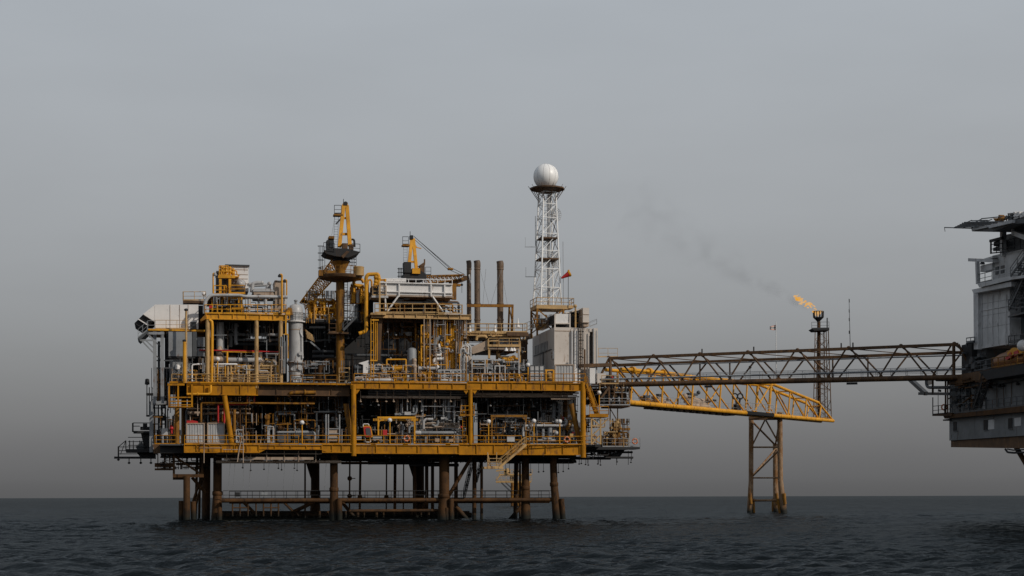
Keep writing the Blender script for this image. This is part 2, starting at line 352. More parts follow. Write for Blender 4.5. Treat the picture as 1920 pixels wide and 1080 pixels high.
# edge girders
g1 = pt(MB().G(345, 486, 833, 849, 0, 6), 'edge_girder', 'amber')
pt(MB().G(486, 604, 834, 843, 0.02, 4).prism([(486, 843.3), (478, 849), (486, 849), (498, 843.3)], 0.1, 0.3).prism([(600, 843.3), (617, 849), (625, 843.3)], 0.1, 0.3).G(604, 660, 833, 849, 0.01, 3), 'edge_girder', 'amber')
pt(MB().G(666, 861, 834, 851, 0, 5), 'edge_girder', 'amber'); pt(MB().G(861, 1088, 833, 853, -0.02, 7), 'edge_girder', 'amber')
pt(MB().B(288, 833, 345, 850, 2.2, 0.3).prism([(286, 833), (292, 833), (292, 850), (294, 850)], 2.2, 8), 'corner_girder', 'brown')
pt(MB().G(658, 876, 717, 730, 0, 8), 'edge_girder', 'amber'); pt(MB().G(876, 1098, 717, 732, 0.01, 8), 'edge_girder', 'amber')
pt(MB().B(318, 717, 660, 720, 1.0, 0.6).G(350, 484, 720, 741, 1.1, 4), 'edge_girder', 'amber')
pt(MB().G(484, 656, 723, 742, 1.6, 5), 'edge_girder', 'brown', label='stretch of deck girder with its shadow painted in brown')  # brown puts this stretch's shadow into the colour
# haunches over columns
h = MB()
for x in (669, 874, 890): h.prism([(x-6, 730.5), (x+6, 730.5), (x, 739)], 0.1, 0.3)
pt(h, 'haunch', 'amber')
# columns through both decks
for x, y1, y2, r in ((663, 722, 855, 0.31), (882, 731, 834, 0.27), (1093, 717, 858, 0.36)):
    pt(MB().T(x, y1, x+0.4, y2, 0.15, r, n=14), 'column', 'amber')
for x, y1, y2, v, r in ((332, 765, 832, 2.5, 0.30), (450, 752, 833, 6, 0.27), (345, 742, 835, 10, 0.35), (520, 742, 835, 9, 0.35), (632, 742, 835, 9, 0.4), (760, 732, 835, 9, 0.35), (952, 732, 835, 9, 0.35),
                        (1060, 732, 835, 8, 0.35), (700, 732, 835, 17, 0.35), (840, 732, 835, 17, 0.35), (990, 732, 835, 16, 0.35), (470, 742, 835, 17, 0.35)):
    pt(MB().T(x, y1, x, y2, v, r, n=12), 'column', 'dyellow')
for a in ((421, 742, 435, 833, 0.7, 0.31), (648, 757, 660, 832, 1.2, 0.33), (1071, 757, 1088, 832, 1.0, 0.36)):
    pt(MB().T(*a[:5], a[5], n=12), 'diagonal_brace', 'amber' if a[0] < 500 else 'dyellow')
# added bulkheads; their near-black colour stands in for the deep interior shade
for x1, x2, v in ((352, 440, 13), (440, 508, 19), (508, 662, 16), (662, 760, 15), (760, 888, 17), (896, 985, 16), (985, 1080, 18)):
    pt(MB().B(x1, 744, x2, 831, v, 0.25), 'shade_bulkhead', 'dark')
# legs
def leg(x, y1, xb, y2, v, r, flare=None, m='rust'):
    mb = MB()
    if flare:
        ym = flare; mb.T(x, y1, x+(xb-x)*0.2, ym, v, r, n=18).T(x+(xb-x)*0.2, ym, xb, y2, v, r, None, r*1.38, n=18)
        c = R1(x+(xb-x)*0.2, ym, v); mb.lathe(c-UP*0.3, [(r, 0), (r*1.18, 0.1), (r*1.18, 0.5), (r, 0.6)], 18)
    else: mb.T(x, y1, xb, y2, v, r, n=18)
    return pt(mb, 'leg', m)
for a in ((350, 893, 350, 986, 2.5, 0.42), (408, 850, 406, 984, 6, 0.55, 925), (387, 850, 386, 984, 14, 0.55), (591, 850, 591, 984, 22, 0.6, 925), (626, 850, 627, 986, 3, 0.50, 918),
          (787, 850, 787, 984, 22, 0.62, 925), (833, 850, 832, 986, 3, 0.66, 930), (985, 850, 986, 983, 4, 0.5, 915), (1037, 850, 1046, 983, 3, 0.47, 908), (968, 850, 966, 983, 20, 0.30)):
    leg(*a)
# conductors and risers
for x1, x2, v, r in ((656, 655, 9, 0.11), (676, 674, 10, 0.16), (725, 724, 12, 0.10), (741, 740, 12, 0.20), (757, 756, 12, 0.09), (777, 778, 8, 0.26), (800, 800, 10, 0.24), (811, 811, 10, 0.22), (855, 855, 8, 0.26),
                     (890, 889, 5, 0.28), (903, 903, 5, 0.19), (975, 975, 8, 0.15), (572, 572, 9, 0.12), (370, 366, 15, 0.18), (376, 373, 17, 0.16)):
    pt(MB().T(x1, 850, x2, 986, v, r, n=10), 'riser', 'rust')
for x, y, v in ((655.7, 897, 9), (655.4, 930, 9), (674.7, 932, 10), (724.5, 932, 12)):
    c = R1(x, y, v); pt(MB().sphere(c, 0.32, 8).tube(c-EU*0.1, c+EU*0.75, 0.05), 'valve', 'rust')
# bumpers / pile stubs at the waterline
for x1, y1, x2, y2, v, r in ((636, 935, 637, 985, 2.2, 0.36), (846, 935, 847, 985, 2.2, 0.34), (1053, 935, 1057, 985, 2.5, 0.33), (340, 939, 340, 985, 3.2, 0.34), (362, 940, 363, 985, 3.5, 0.35), (412, 950, 412, 985, 4, 0.3), (838, 952, 838, 985, 2.4, 0.3)):
    pt(MB().T(x1, y1, x2, y2, v, r, n=14), 'boat_bumper', 'rust')
# braces
for a in ((890, 847, 837, 937, 3, 0.24), (360, 895, 386, 925, 6, 0.2), (386, 870, 362, 940, 9, 0.16), (392, 850, 368, 945, 10, 0.14), (855, 950, 884, 984, 4, 0.30), (640, 940, 676, 984, 6, 0.22), (800, 942, 770, 984, 9, 0.26),
          (986, 940, 955, 975, 8, 0.25), (573, 850, 590, 905, 22, 0.35), (765, 850, 786, 915, 22, 0.4), (455, 940, 500, 984, 10, 0.2), (545, 962, 592, 940, 12, 0.25), (530, 940, 560, 968, 8, 0.15)):
    pt(MB().T(*a[:5], a[5], n=12), 'brace', 'rust')
for x1, y1, x2, y2, v, r in ((415, 938.5, 1036, 937, 3.2, 0.27), (655, 958, 836, 957, 3.5, 0.20), (400, 967, 884, 966, 12, 0.36), (408, 977, 870, 976, 6, 0.40), (430, 941, 1030, 940, 21, 0.25), (400, 962, 880, 962, 21, 0.3)):
    pt(MB().T(x1, y1, x2, y2, v, r, n=12), 'brace', 'rust')
b = MB()
for x in (436, 450, 465, 480, 494, 508, 522): b.T(x, 938, x, 968, 3.4, 0.10, n=8)
b.T(436, 952, 466, 952, 3.4, 0.08, n=8).T(494, 952, 524, 952, 3.4, 0.08, n=8).T(530, 940, 548, 958, 3.4, 0.14, n=8)
pt(b, 'boat_landing', 'rust')
b = MB()
for i in range(16): x = 600+i*17+rng.uniform(-4, 4); b.T(x, 958, x, 978, 8, 0.12+0.1*rng.random(), n=8)
for i in range(14): x = 420+i*13; b.T(x, 964, x, 978, 7, 0.12+0.08*rng.random(), n=8)
pt(b, 'fender_post', 'rust')
# sea level walkway with rails front and back
pt(MB().box(U(418, 938, 4), U(1034, 938, 4), 4.2, 5.2, R1(700, 936, 4).z-0.06, R1(700, 936, 4).z), 'walkway', 'rust')
for v, x1, x2 in ((4.2, 418, 1036), (20, 430, 1030)):
    pt(MB().K([(x1, 936.5, v), (x2, 935.5, v)], h=1.1, r=0.035), 'railing', 'dark')
# steep ship ladder below the lower deck
pt(MB().stair(R1(884, 876, 6), R1(870, 934, 6), EV, 1.2, n=16), 'stair', 'dark')
pt(MB().stair(R1(905, 862, 8), R1(893, 905, 8), EV, 0.8, n=12), 'stair', 'dark')
# clutter hung beneath the lower deck: trays, pipes, sprinklers
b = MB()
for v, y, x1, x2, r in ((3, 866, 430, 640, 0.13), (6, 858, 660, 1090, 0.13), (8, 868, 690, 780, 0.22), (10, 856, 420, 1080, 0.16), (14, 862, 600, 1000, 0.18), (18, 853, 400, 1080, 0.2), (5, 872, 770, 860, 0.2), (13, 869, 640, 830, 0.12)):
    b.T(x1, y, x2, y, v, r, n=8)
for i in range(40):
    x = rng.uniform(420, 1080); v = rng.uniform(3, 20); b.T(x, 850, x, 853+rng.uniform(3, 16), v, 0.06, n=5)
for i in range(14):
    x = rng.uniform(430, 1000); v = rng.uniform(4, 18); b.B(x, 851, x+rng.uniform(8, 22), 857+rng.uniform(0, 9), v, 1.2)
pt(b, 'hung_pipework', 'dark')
t = pt(MB().B(458, 857, 588, 862, 1.0, 0.7).B(420, 859, 452, 862, 1.0, 0.7), 'cable_tray', 'tan')
b = MB()
for x in (425, 456, 470, 500, 533, 560, 592): b.T(x, 845, x, 866, 0.9, 0.05, n=5)
b.T(405, 851, 604, 851, 0.95, 0.06).T(405, 847, 560, 847, 1.6, 0.05).T(405, 866, 640, 866, 1.8, 0.2)
pt(b, 'tray_hanger', 'tan', t)
for x, y in ((455, 877), (470, 882), (495, 880), (522, 878), (528, 881), (552, 878), (557, 882), (948, 884), (955, 886), (964, 885), (972, 884), (1047, 886), (1056, 884), (1066, 879), (995, 886), (1010, 885), (1019, 884)):
    pt(MB().T(x, 858, x, y, 2.5, 0.03, n=5).lathe(R1(x, y, 2.5), [(0.04, 0.1), (0.15, 0), (0.02, -0.1)], 8), 'drip_nozzle', 'dark')
for x1, x2 in ((441, 437), (457, 456), (470, 467), (432, 428), (505, 501), (534, 531), (553, 549), (612, 608)):
    pt(MB().T(x1, 864, x2, 920, 2.0, 0.018, n=4), 'rope', 'steel')
pt(MB().B(440, 923, 450, 931, 4.3, 0.1), 'notice_board', 'dark'); pt(MB().B(490, 923, 502, 931, 4.3, 0.1), 'notice_board', 'grey')
# left support frame by the first leg
b = MB()
for x in (326, 379): b.A(x, 850, x, 893, 3, 0.28)
b.A(324, 892, 382, 892, 3, 0.4).A(328, 856, 378, 890, 3, 0.25).A(290, 872, 326, 872, 4, 0.5).A(290, 880, 326, 880, 4, 0.25).A(324, 897, 346, 897, 4, 0.35).A(330, 870, 382, 870, 5, 0.3)
for x in (296, 308, 318): b.A(x, 850, x, 882, 4, 0.12)
pt(b, 'support_frame', 'rust')
# lower deck railing, in the runs seen
for x1, x2 in ((346, 450), (456, 560), (566, 658), (668, 770), (776, 876), (888, 978)):
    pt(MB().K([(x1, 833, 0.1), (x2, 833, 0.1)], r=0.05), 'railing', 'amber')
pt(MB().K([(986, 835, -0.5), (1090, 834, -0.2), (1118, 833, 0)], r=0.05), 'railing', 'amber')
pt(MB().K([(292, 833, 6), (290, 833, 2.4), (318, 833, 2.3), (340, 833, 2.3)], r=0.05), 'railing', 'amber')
# upper deck railing
for x1, x2 in ((664, 872), (880, 990), (994, 1098)):
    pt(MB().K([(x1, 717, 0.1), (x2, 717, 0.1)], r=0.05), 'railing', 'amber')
pt(MB().K([(545, 720, 2), (632, 720, 2)], r=0.05), 'railing', 'dyellow')
pt(MB().K([(322, 718, 1.2), (390, 718, 1.2)], r=0.045), 'railing', 'cream'); pt(MB().K([(390, 718, 1.2), (526, 719, 1.2)], r=0.045, mids=(0.4, 0.75)), 'railing', 'cream')
# ladder tower at middle column and cage
c1, c2 = R1(871, 832, 0.5), R1(871, 768, 0.5)
pt(MB().ladder(c1, c2, EU, 0.5, 0.05), 'ladder', 'amber')
b = MB()
for y in (761, 769, 778): b.P([(864, y, 0.0), (889, y, 0.0)], 0.05, 6).P([(864, y, 0.0), (864, y, 1.4)], 0.05, 6).P([(889, y, 0.0), (889, y, 1.4)], 0.05, 6)
for x in (864, 872, 889): b.T(x, 760, x, 779, 0, 0.05)
b.B(863, 777, 890, 779.5, -0.1, 1.4); pt(b, 'ladder_landing', 'amber')
# cage hung off upper deck, left
b = MB()
for x in (317, 334, 360): b.A(x, 721, x, 763, -1.0, 0.2)
for x in (317, 360): b.A(x, 721, x, 763, 1.0, 0.2); b.A(x, 762, x, 762, -1.0, 0.2, v2=1.0); b.A(x, 746, x, 746, -1, 0.14, v2=1); b.A(x, 753, x, 753, -1, 0.14, v2=1)
for y in (745, 752.5, 759): b.A(317, y, 360, y, -1.0, 0.13)
b.A(314, 721, 346, 721, -1.0, 0.25).B(315, 761.5, 362, 763.5, -1.05, 2.1); pt(b, 'hanging_cage', 'amber')
# stair from lower deck down to landing
b = MB().stair(R1(985, 834, -0.9), R1(936, 876, -0.9), EV, 0.9, n=20); pt(b, 'stair', 'cream')
pt(MB().B(908, 875, 944, 879, -1.4, 1.6).K([(914, 876, -1.3), (940, 876, -1.3)], r=0.045, mids=(0.35, 0.7)).K([(914, 876, 0.1), (940, 876, 0.1)], r=0.045).T(914, 848, 916, 876, -1.2, 0.07).T(931, 848, 931, 876, -1.2, 0.07).T(914, 848, 920, 876, -0.5, 0.07), 'landing', 'cream')
# right stair from upper deck to landing and its trestle
b = MB().stair(R1(1098, 720, 0.3), R1(1119, 777, 0.3), EV, 1.1, n=20); pt(b, 'stair', 'amber')
pt(MB().B(1106, 777, 1141, 782, -0.6, 2.4).K([(1106, 778, -0.5), (1141, 778, -0.5), (1141, 778, 1.6)], r=0.05), 'landing', 'amber')
b = MB()
for x, v in ((1109, -0.3), (1126, -0.3), (1109, 1.6), (1126, 1.6)): b.A(x, 782, x, 833, v, 0.18)
for q in ((1109, 784, 1126, 799), (1126, 799, 1141, 784), (1109, 818, 1126, 802), (1109, 820, 1127, 833), (1126, 815, 1109, 832), (1107, 798, 1128, 798)): b.A(*q, -0.3, 0.14)
pt(b, 'trestle', 'cream')
# right-hand cantilever of the lower deck with machinery stage
pt(MB().B(1098, 838, 1179, 843, 1.5, 7).B(1098, 834, 1127, 838, 0.4, 4).prism([(1098, 843), (1172, 843), (1163, 856), (1150, 856), (1135, 846), (1098, 850)], 3, 4).B(1179, 838, 1200, 842, 1.5, 3), 'cantilever_deck', 'dark')
pt(MB().K([(1130, 838, 1.6), (1178, 838, 1.6)], r=0.035).K([(1179, 838, 1.6), (1200, 838, 1.6), (1200, 838, 4)], r=0.03, h=1.2), 'railing', 'steel')
b = MB()
for y, x1, x2, v in ((858, 1068, 1187, 2.5), (860, 1068, 1145, 3.5), (866, 940, 1080, 5), (863, 950, 1076, 7), (848, 1120, 1186, 3)): b.T(x1, y, x2, y, v, 0.14, n=8)
for x in (1086, 1101, 1122, 1125, 1156, 1178, 1184): b.T(x, 845, x, 861+rng.uniform(2, 12), 2.6, 0.04, n=5)
b.B(946, 865, 1076, 869, 5, 1.5)
for x, y in ((1086, 870), (1090, 869), (1098, 871), (1103, 872), (1121, 870), (1126, 872), (1157, 866), (1183, 867)): b.lathe(R1(x, y, 2.6), [(0.04, 0.1), (0.15, 0), (0.02, -0.1)], 8); b.T(x, 858, x, y, 2.6, 0.03, n=4)
pt(b, 'hung_pipework', 'dark')
# left-hand cantilever walkway, beam and hangers
b = MB().B(214, 856, 292, 860, 6, 0.5).B(236, 842, 290, 848, 5, 3).prism([(256, 848), (292, 848), (292, 860), (262, 856)], 6, 2)
for x in (222, 242, 264, 283): b.T(x, 857, x, 868 if x > 230 else 862, 6.2, 0.06, n=5).lathe(R1(x, 868 if x > 230 else 862, 6.2), [(0.05, 0.15), (0.22, 0), (0.03, -0.15)], 8)
b.T(222, 838, 236, 826, 6, 0.05).T(226, 852, 236, 826, 6, 0.04).T(222, 837, 222, 857, 6, 0.09)
for y in (838, 845, 851): b.T(222, y, 290, y, 6, 0.045)
for y in (820, 828, 835): b.T(240, y, 285, y, 7, 0.045)
for x in (236, 243, 250, 262): b.T(x, 826, x, 845, 6.5, 0.06)
pt(b, 'cantilever_walkway', 'dark')
# grey corner post and beam, left side stair platform
pt(MB().A(283.5, 757, 283.5, 848, 3, 0.42).A(279, 756, 312, 755, 3, 0.42), 'corner_post', 'grey')
b = MB().B(274, 737, 291, 740, 3.5, 2).B(274, 778, 290, 780, 3.5, 2)
for x in (275.5, 280, 285): b.T(x, 726 if x > 276 else 716, x, 779, 3.5, 0.06)
b.lathe(R1(276, 722, 3.5), [(0.05, 0), (0.3, 0.1), (0.25, 0.7), (0.1, 0.8)], 10); pt(b, 'side_platform', 'dark')
b = MB()
for x in (290, 297, 303, 310): b.T(x, 757, x, 832, 5, 0.09)
for y in (765, 780, 795, 810): b.T(286, y, 312, y, 5, 0.07)
b.B(290, 700, 315, 757, 6, 4).B(299, 780, 311, 788, 5, 1.5); pt(b, 'corner_framework', 'dark')
# under-deck pipe racks at the top of the lower level
rk = pt(MB().B(678, 742.5, 765, 746.5, 1.6, 0.9).B(765, 742.5, 864, 747, 1.5, 0.9), 'cable_tray', 'tan')
for x in (676, 707, 724, 738, 764, 787, 816, 845): pt(MB().T(x, 733, x, 752 if x not in (724, 787) else 748, 1.4, 0.06, n=6).lathe(R1(x, 753, 1.4), [(0.06, 0.12), (0.16, 0.05), (0.16, -0.05), (0.03, -0.1)], 8), 'sprinkler_drop', 'tan', rk)
b = MB()
for y, v, r in ((729.5, 2.2, .12), (733, 2.4, 0.1), (737, 3, 0.12), (741, 4, .1)): b.T(690, y+1, 876, y+2.5, v, r)
pt(b, 'hung_pipework', 'grey')
rk = pt(MB().B(886, 737, 1032, 742, 1.5, 1.0), 'cable_tray', 'tan')
b = MB()
for x in (905, 937, 956, 978, 998, 1022, 1033, 1052, 1064): b.T(x, 728, x, 745, 1.4, 0.07, n=6)
for y in (732, 744): b.T(886, y, 1086, y, 1.3, 0.07)
b.T(1017, 737, 1085, 737, 1.2, 0.1).T(1033, 741, 1082, 741, 1.2, 0.08).T(1033, 748, 1080, 748, 1.2, 0.12).T(886, 733, 915, 728, 1.9, 0.12).T(890, 741, 902, 728, 1.2, 0.09)
pt(b, 'tray_hanger', 'tan', rk)
# ------------------------------------------------------------------ generators for equipment
def manifold(T, x1, x2, y1, y2, v1, v2, n, seed, mats=('grey', 'lgrey', 'yellow'), rr=(0.06, 0.16)):
    q = random.Random(seed)
    for i in range(n):
        b_ = MB(); nm_ = 'pipe'; m = q.choice(mats); r = q.uniform(*rr); v = q.uniform(v1, v2); k = q.random()
        xa, xb = sorted((q.uniform(x1, x2), q.uniform(x1, x2))); ya, yb = sorted((q.uniform(y1, y2), q.uniform(y1, y2)))
        if k < 0.30: b_.P([(xa, ya, v), (xb, ya, v), (xb, y2, v)], r, 8, flange=True)
        elif k < 0.5: b_.P([(xa, y2, v), (xa, ya, v), (xb, ya, v), (xb, yb, v), (min(x2, xb+8), yb, v)], r, 8, flange=True)
        elif k < 0.72: b_.P([(xa, y2, v), (xa, ya, v), (xa, ya, v+1.5)], r, 8, flange=True)
        elif k < 0.86: w = q.uniform(3, 8); hh = q.uniform(3, 9); nm_ = 'box'; b_.B(xa, ya, xa+w, min(y2, ya+hh), v, q.uniform(0.3, 0.9))
        else:
            nm_ = 'valve'; m = mats[-1]; c = R1(xa, ya, v); b_.torus(c-EV*0.5, 0.22, 0.035, EV, 12, 5).tube(c-EV*0.5, c, 0.05, n=6).sphere(c, 0.2, 6)
        b_.build(nm_, M[m], T)

def frame_rack(T, x1, x2, y1, y2, v, xs, ys, m='steel', w=0.12, d=2.0):
    b = MB()
    for x in [x1]+xs+[x2]:
        for vv in (v, v+d): b.A(x, y1, x, y2, vv, w)
    for y in [y1]+ys:
        for vv in (v, v+d): b.A(x1, y, x2, y, vv, w)
        for x in (x1, x2): b.A(x, y, x, y, v, w, v2=v+d)
    b.build('frame', M[m], T)
def pipe_thing(name, label, cat, m, pts, r, group=None, n=10, flange=True):
    b = MB().P(pts, r, n, flange=flange); return single(b, name, M[m], label, cat, R1(*pts[0]), group)

# ================================================================== LEFT END
T = thing('intake_hood', 'white angular air intake hood with two dark mouths at the far left of the platform', 'air intake', R1(330, 617, 2))
MB().prism([(290, 571), (372, 571), (372, 617), (290, 617)], 4.0, 8).build('housing', M['white'], T)
MB().prism([(289.7, 572), (268, 589), (289.7, 603)], 4.0, 7.9).build('hood', M['white'], T)
m_ = MB().prism([(268, 590), (252, 606), (270, 617.5), (288, 603)], 4.6, 6.8); m_.build('mouth', M['dark'], T)
MB().prism([(260.2, 597.5), (258.8, 599), (277, 610.5), (278.4, 609)], 4.2, 7.5).build('divider', M['white'], T)
b = MB()
for x in (319, 337, 353): b.B(x-0.3, 571.5, x+0.3, 616, 3.94, 0.06)
b.build('panel_seam', M['tan'], T)
MB().B(357, 603.5, 368, 617, 3.93, 0.08).build('door', M['dgrey'], T)
MB().K([(291, 617, 2.7), (352, 617, 2.7)], r=0.03).build('railing', M['cream'], T)
T = thing('intake_walkway', 'grey bracketed walkway with steps under the white intake hood', 'walkway', R1(300, 620, 0))
MB().B(278, 617.5, 384, 620.5, 2.5, 9).build('deck', M['yellow'], T)
MB().prism([(258, 634), (276, 620), (279, 622), (262, 638)], -0.1, 5).build('ramp', M['dgrey'], T)
b = MB()
for q in ((264, 637, 288, 662), (272, 637, 288, 652), (276, 625, 292, 641)): b.A(*q, 0.3, 0.16); b.A(*q, 4.5, 0.16)
b.A(262, 638, 288, 638, 0.3, 0.2).A(278, 625, 308, 625, 0.3, 0.3); b.build('bracket', M['grey'], T)
MB().K([(259, 634, 0.1), (276, 620, 0.1)], r=0.03, sp=0.8).K([(277, 618, 2.7), (291, 618, 2.7)], r=0.035).build('railing', M['grey'], T)
for x in (290, 304):
    MB().A(x, 622, x+0.5, 756, 1.0, 0.42).build('post', M['grey'], T)
b = MB().A(298, 640, 298, 756, 5, 0.3).A(290, 665, 304, 676, 1.1, 0.14).A(290, 640, 304, 652, 1.1, 0.14)
for y in (676, 690): b.A(290, y, 325, y, 1.3, 0.15)
b.build('brace', M['dgrey'], T)
T = thing('turbine_enclosure', 'large plain grey turbine enclosure beneath the white intake hood', 'turbine housing', R1(335, 718, 3))
MB().B(316, 622, 360, 668, 2.0, 9).build('housing', M['grey'], T)
MB().B(316, 669, 366, 671.5, 1.9, 9).B(312, 622, 316, 672, 2.6, 8).build('base_frame', M['dark'], T)
MB().B(318, 672, 344, 717, 2.4, 7).build('lower_casing', M['grey'], T)
MB().B(361, 622, 369, 668, 2.4, 7).build('side_duct', M['dgrey'], T)
MB().B(370, 632, 384, 650, 2.6, 5).B(370, 653, 384, 668, 2.6, 5).build('control_panel', M['grey'], T)
MB().B(344, 669, 386, 716, 8, 0.3).B(371, 573, 387, 668, 10, 0.3).B(309, 624, 317, 716, 9, 0.3).build('shade_backing', M['dark'], T)  # added dark sheets fill bright gaps, their colour carrying the shade
MB().B(344, 676, 358, 716, 3.2, 4).build('lower_casing', M['grey'], T)
MB().lathe(R1(333, 694, 2.2), [(0.1, 0), (0.3, 0.1), (0.35, 0.5), (0.15, 0.8)], 12).build('lamp', M['white'], T)
T = thing('upper_walkway', 'narrow railed walkway with lamp above the white hood, left of the process module', 'walkway', R1(365, 568, 6))
MB().B(343, 563.5, 386, 568, 4, 2).build('deck', M['brown'], T)
MB().K([(344, 563.5, 6), (343, 563.5, 4.1), (386, 563.5, 4.1)], r=0.035).build('railing', M['cream'], T)
MB().sphere(R1(382, 551, 4.2), 0.25, 8).T(382, 551, 382, 563, 4.2, 0.05).build('lamp', M['white'], T)
for x, yt, lab in ((349, 583, 'tall thin cream vent pole in front of white hood'), (346, 641, 'shorter yellow vent pole with dark cap in front of grey enclosure')):
    T = thing('vent_pole', lab, 'pole', R1(x, 718, 0.6)); MB().T(x, yt, x, 718, 0.6, 0.14 if x == 349 else 0.22, n=10).build('pole', M['cream' if x == 349 else 'yellow'], T)
    MB().lathe(R1(x, yt, 0.6), [(0.14, 0), (0.26, 0.05), (0.26, 0.2), (0.1, 0.3)], 10).build('cap', M['dark'], T)
# seaside davit on the left walkway
T = thing('davit', 'black jib and winch gear on the left cantilever walkway', 'davit', R1(268, 856, 6.5))
MB().prism([(264, 812), (282, 812), (282, 856), (270, 856), (268, 830)], 6.5, 0.8).build('post', M['dark'], T)
MB().B(263, 800, 281, 806, 6.3, 1.2).B(268, 794, 276, 801, 6.4, 1).build('winch', M['dark'], T)
MB().B(250, 808, 282, 812, 6, 1.8).T(249, 793, 249, 810, 6, 0.1).T(249, 793, 281, 793, 6, 0.05).T(249, 799, 262, 799, 6, 0.05).build('stage', M['dark'], T)
MB().prism([(254, 838), (266, 826), (270, 840), (266, 856)], 6.2, 1.4).build('hose_drum', M['dgrey'], T)
# boxes on the left corner
for x1, x2, y1, lab in ((303, 315, 803, 'grey corner junction cabinet nearest the left edge of the deck'), (329, 341, 806, 'small grey cabinet just left of the white containers')):
    T = thing('electrical_cabinet', lab, 'cabinet', R1((x1+x2)/2, 833, 2.6), 'cabinets on the left corner')
    MB().B(x1, y1, x2, 816, 2.6, 0.7).build('body', M['lgrey'], T); MB().A(x1+1, 816, x1+1, 833, 2.8, 0.1).A(x2-1, 816, x2-1, 833, 2.8, 0.1).build('stand', M['steel'], T)
T = thing('fire_hose_reel', 'red hose reel on the left deck corner between two grey cabinets', 'hose reel', R1(321, 833, 2.4))
MB().T(321, 797, 322, 813, 2.4, 0.12, n=10).sphere(R1(321.5, 803, 2.4), 0.26, 8).build('reel', M['red'], T); MB().T(321.5, 813, 321.5, 833, 2.5, 0.07).build('post', M['brown'], T)

# ================================================================== cargo containers
def container(x1, x2, y1, y2, v, d, label, dark=False, group='white cargo containers', m='white'):
    T = thing('cargo_container', label, 'container', R1((x1+x2)/2, y2, v+d/2), group)
    b = MB().B(x1+0.5, y1+0.5, x2-0.5, y2-0.5, v+0.06, d-0.1)
    n = 7
    for i in range(n): x = x1+1.5+(x2-x1-3)*i/(n-1); b.B(x-0.9, y1+2, x+0.9, y2-2, v+0.0, 0.1)
    for i in range(6):
        u0 = U(x1+0.5, y1, v+0.1); vv = v+0.4+i*(d-0.9)/5; b.box(u0-0.05, u0, vv, vv+0.25, R1(x1, y2-1, v).z, R1(x1, y1+1, v).z)
    b.build('corrugated_body', M[m], T)
    f = MB()
    for x in (x1, x2): f.A(x, y1, x, y2, v, 0.14)
    for y in (y1, y2): f.A(x1, y, x2, y, v, 0.14)
    f.build('corner_frame', M['tan'], T)
    return T
container(350, 383, 794, 829.5, 1.6, 2.4, 'white ribbed container under the red board, left of the lower deck pair', m='lgrey')
container(389.5, 420.5, 793.5, 829.5, 1.6, 2.4, 'white ribbed container without a red board, right of the lower deck pair', m='lgrey')
single(MB().prism([(350, 793), (350, 788.5), (358, 788.5), (360, 787.5), (363, 788.5), (371, 790), (371, 793)], 1.7, 0.3), 'red_board', M['red'], 'red board lying on top of a white container', 'board', R1(360, 793, 1.8))
T = thing('tote_tank', 'round cornered white tote tank with dark lower half on the upper deck', 'tank', R1(1007, 717, 1.2))
b = MB().B(994, 686, 1021, 715, 1.3, 1.8); b.build('body', M['lgrey'], T)
b = MB()
for x in (994, 1003, 1012, 1021): b.A(x, 686, x, 717, 1.25, 0.08)
for y in (685, 695, 705, 714): b.A(994, y, 1021, y, 1.25, 0.08)
b.build('cage', M['dgrey'], T)
container(1041, 1076, 684, 716, 1.4, 2.4, 'tall grey and white ribbed container in front of the off white building', group=None, m='lgrey')

# ================================================================== PROCESS MODULE (left)
PMV = 1.2
pm = thing('process_module', 'yellow framed process module with open bay and upper deck, left half of the platform', 'process module', R1(460, 717, 6))
zM = R1(460, 589, PMV).z; uA, uB = U(387, 590, PMV), U(538, 590, PMV)
MB().box(uA, uB, PMV+0.3, 15, zM-0.2, zM-0.02).build('deck', M['dgrey'], pm)
MB().G(386, 538, 588, 600, PMV, 6).build('girder', M['yellow'], pm)
MB().prism([(386, 588), (375, 600), (378, 602), (388, 597)], PMV, 10).build('side_beam', M['dyellow'], pm)
b = MB()
for i in range(7): v = PMV+2+i*1.9; b.box(uA+0.1, uB-0.1, v, v+0.25, zM-0.8, zM-0.21)
b.build('floor_beam', M['dark'], pm)
for x, r, y2 in ((389.5, 0.26, 717), (481, 0.25, 728), (526.5, 0.26, 722)): MB().T(x, 600, x, y2, PMV+0.25, r, n=12).build('column', M['cream'], pm)
for x in (392, 460, 520): MB().T(x, 600, x, 717, 13, 0.3, n=10).build('column', M['brown'], pm)
MB().P([(392, 600, PMV+0.1), (397, 602, PMV+0.1), (398, 612, PMV+0.1), (397, 717, PMV+0.1)], 0.19, 10).build('riser_pipe', M['yellow'], pm)
MB().B(388, 602, 470, 716, 13.5, 0.2).B(470, 640, 500, 716, 13.7, 0.2).B(500, 602, 538, 716, 13.6, 0.2).B(470, 602, 500, 625, 13.5, 0.2).build('shade_bulkhead', M['dark'], pm)  # near-black sheets put the bay's shade into colour
MB().K([(384, 588, 10), (384, 588, PMV), (456, 588, PMV), (536, 588, PMV), (536, 588, 4)], r=0.05).build('railing', M['yellow'], pm)
MB().K([(538, 600, PMV), (543, 600, PMV)], r=0.05).A(536, 588, 544, 588, PMV, 0.3).A(536, 588, 536, 626, PMV, 0.16).T(540, 627, 540, 672, PMV, 0.07).T(532, 627, 540, 627, PMV, 0.09).build('side_bracket', M['yellow'], pm)
b = MB()
for x in (398, 407, 416, 428, 440, 448, 453): b.A(x, 556, x, 588, 2.2+(x % 3), 0.2)
b.build('stanchion', M['yellow'], pm)
b = MB()
for x1, x2, v, y in ((396, 535, 5, 556), (396, 535, 10, 556)): b.A(x1, y, x2, y, v, 0.3)
b.build('upper_beam', M['dyellow'], pm)
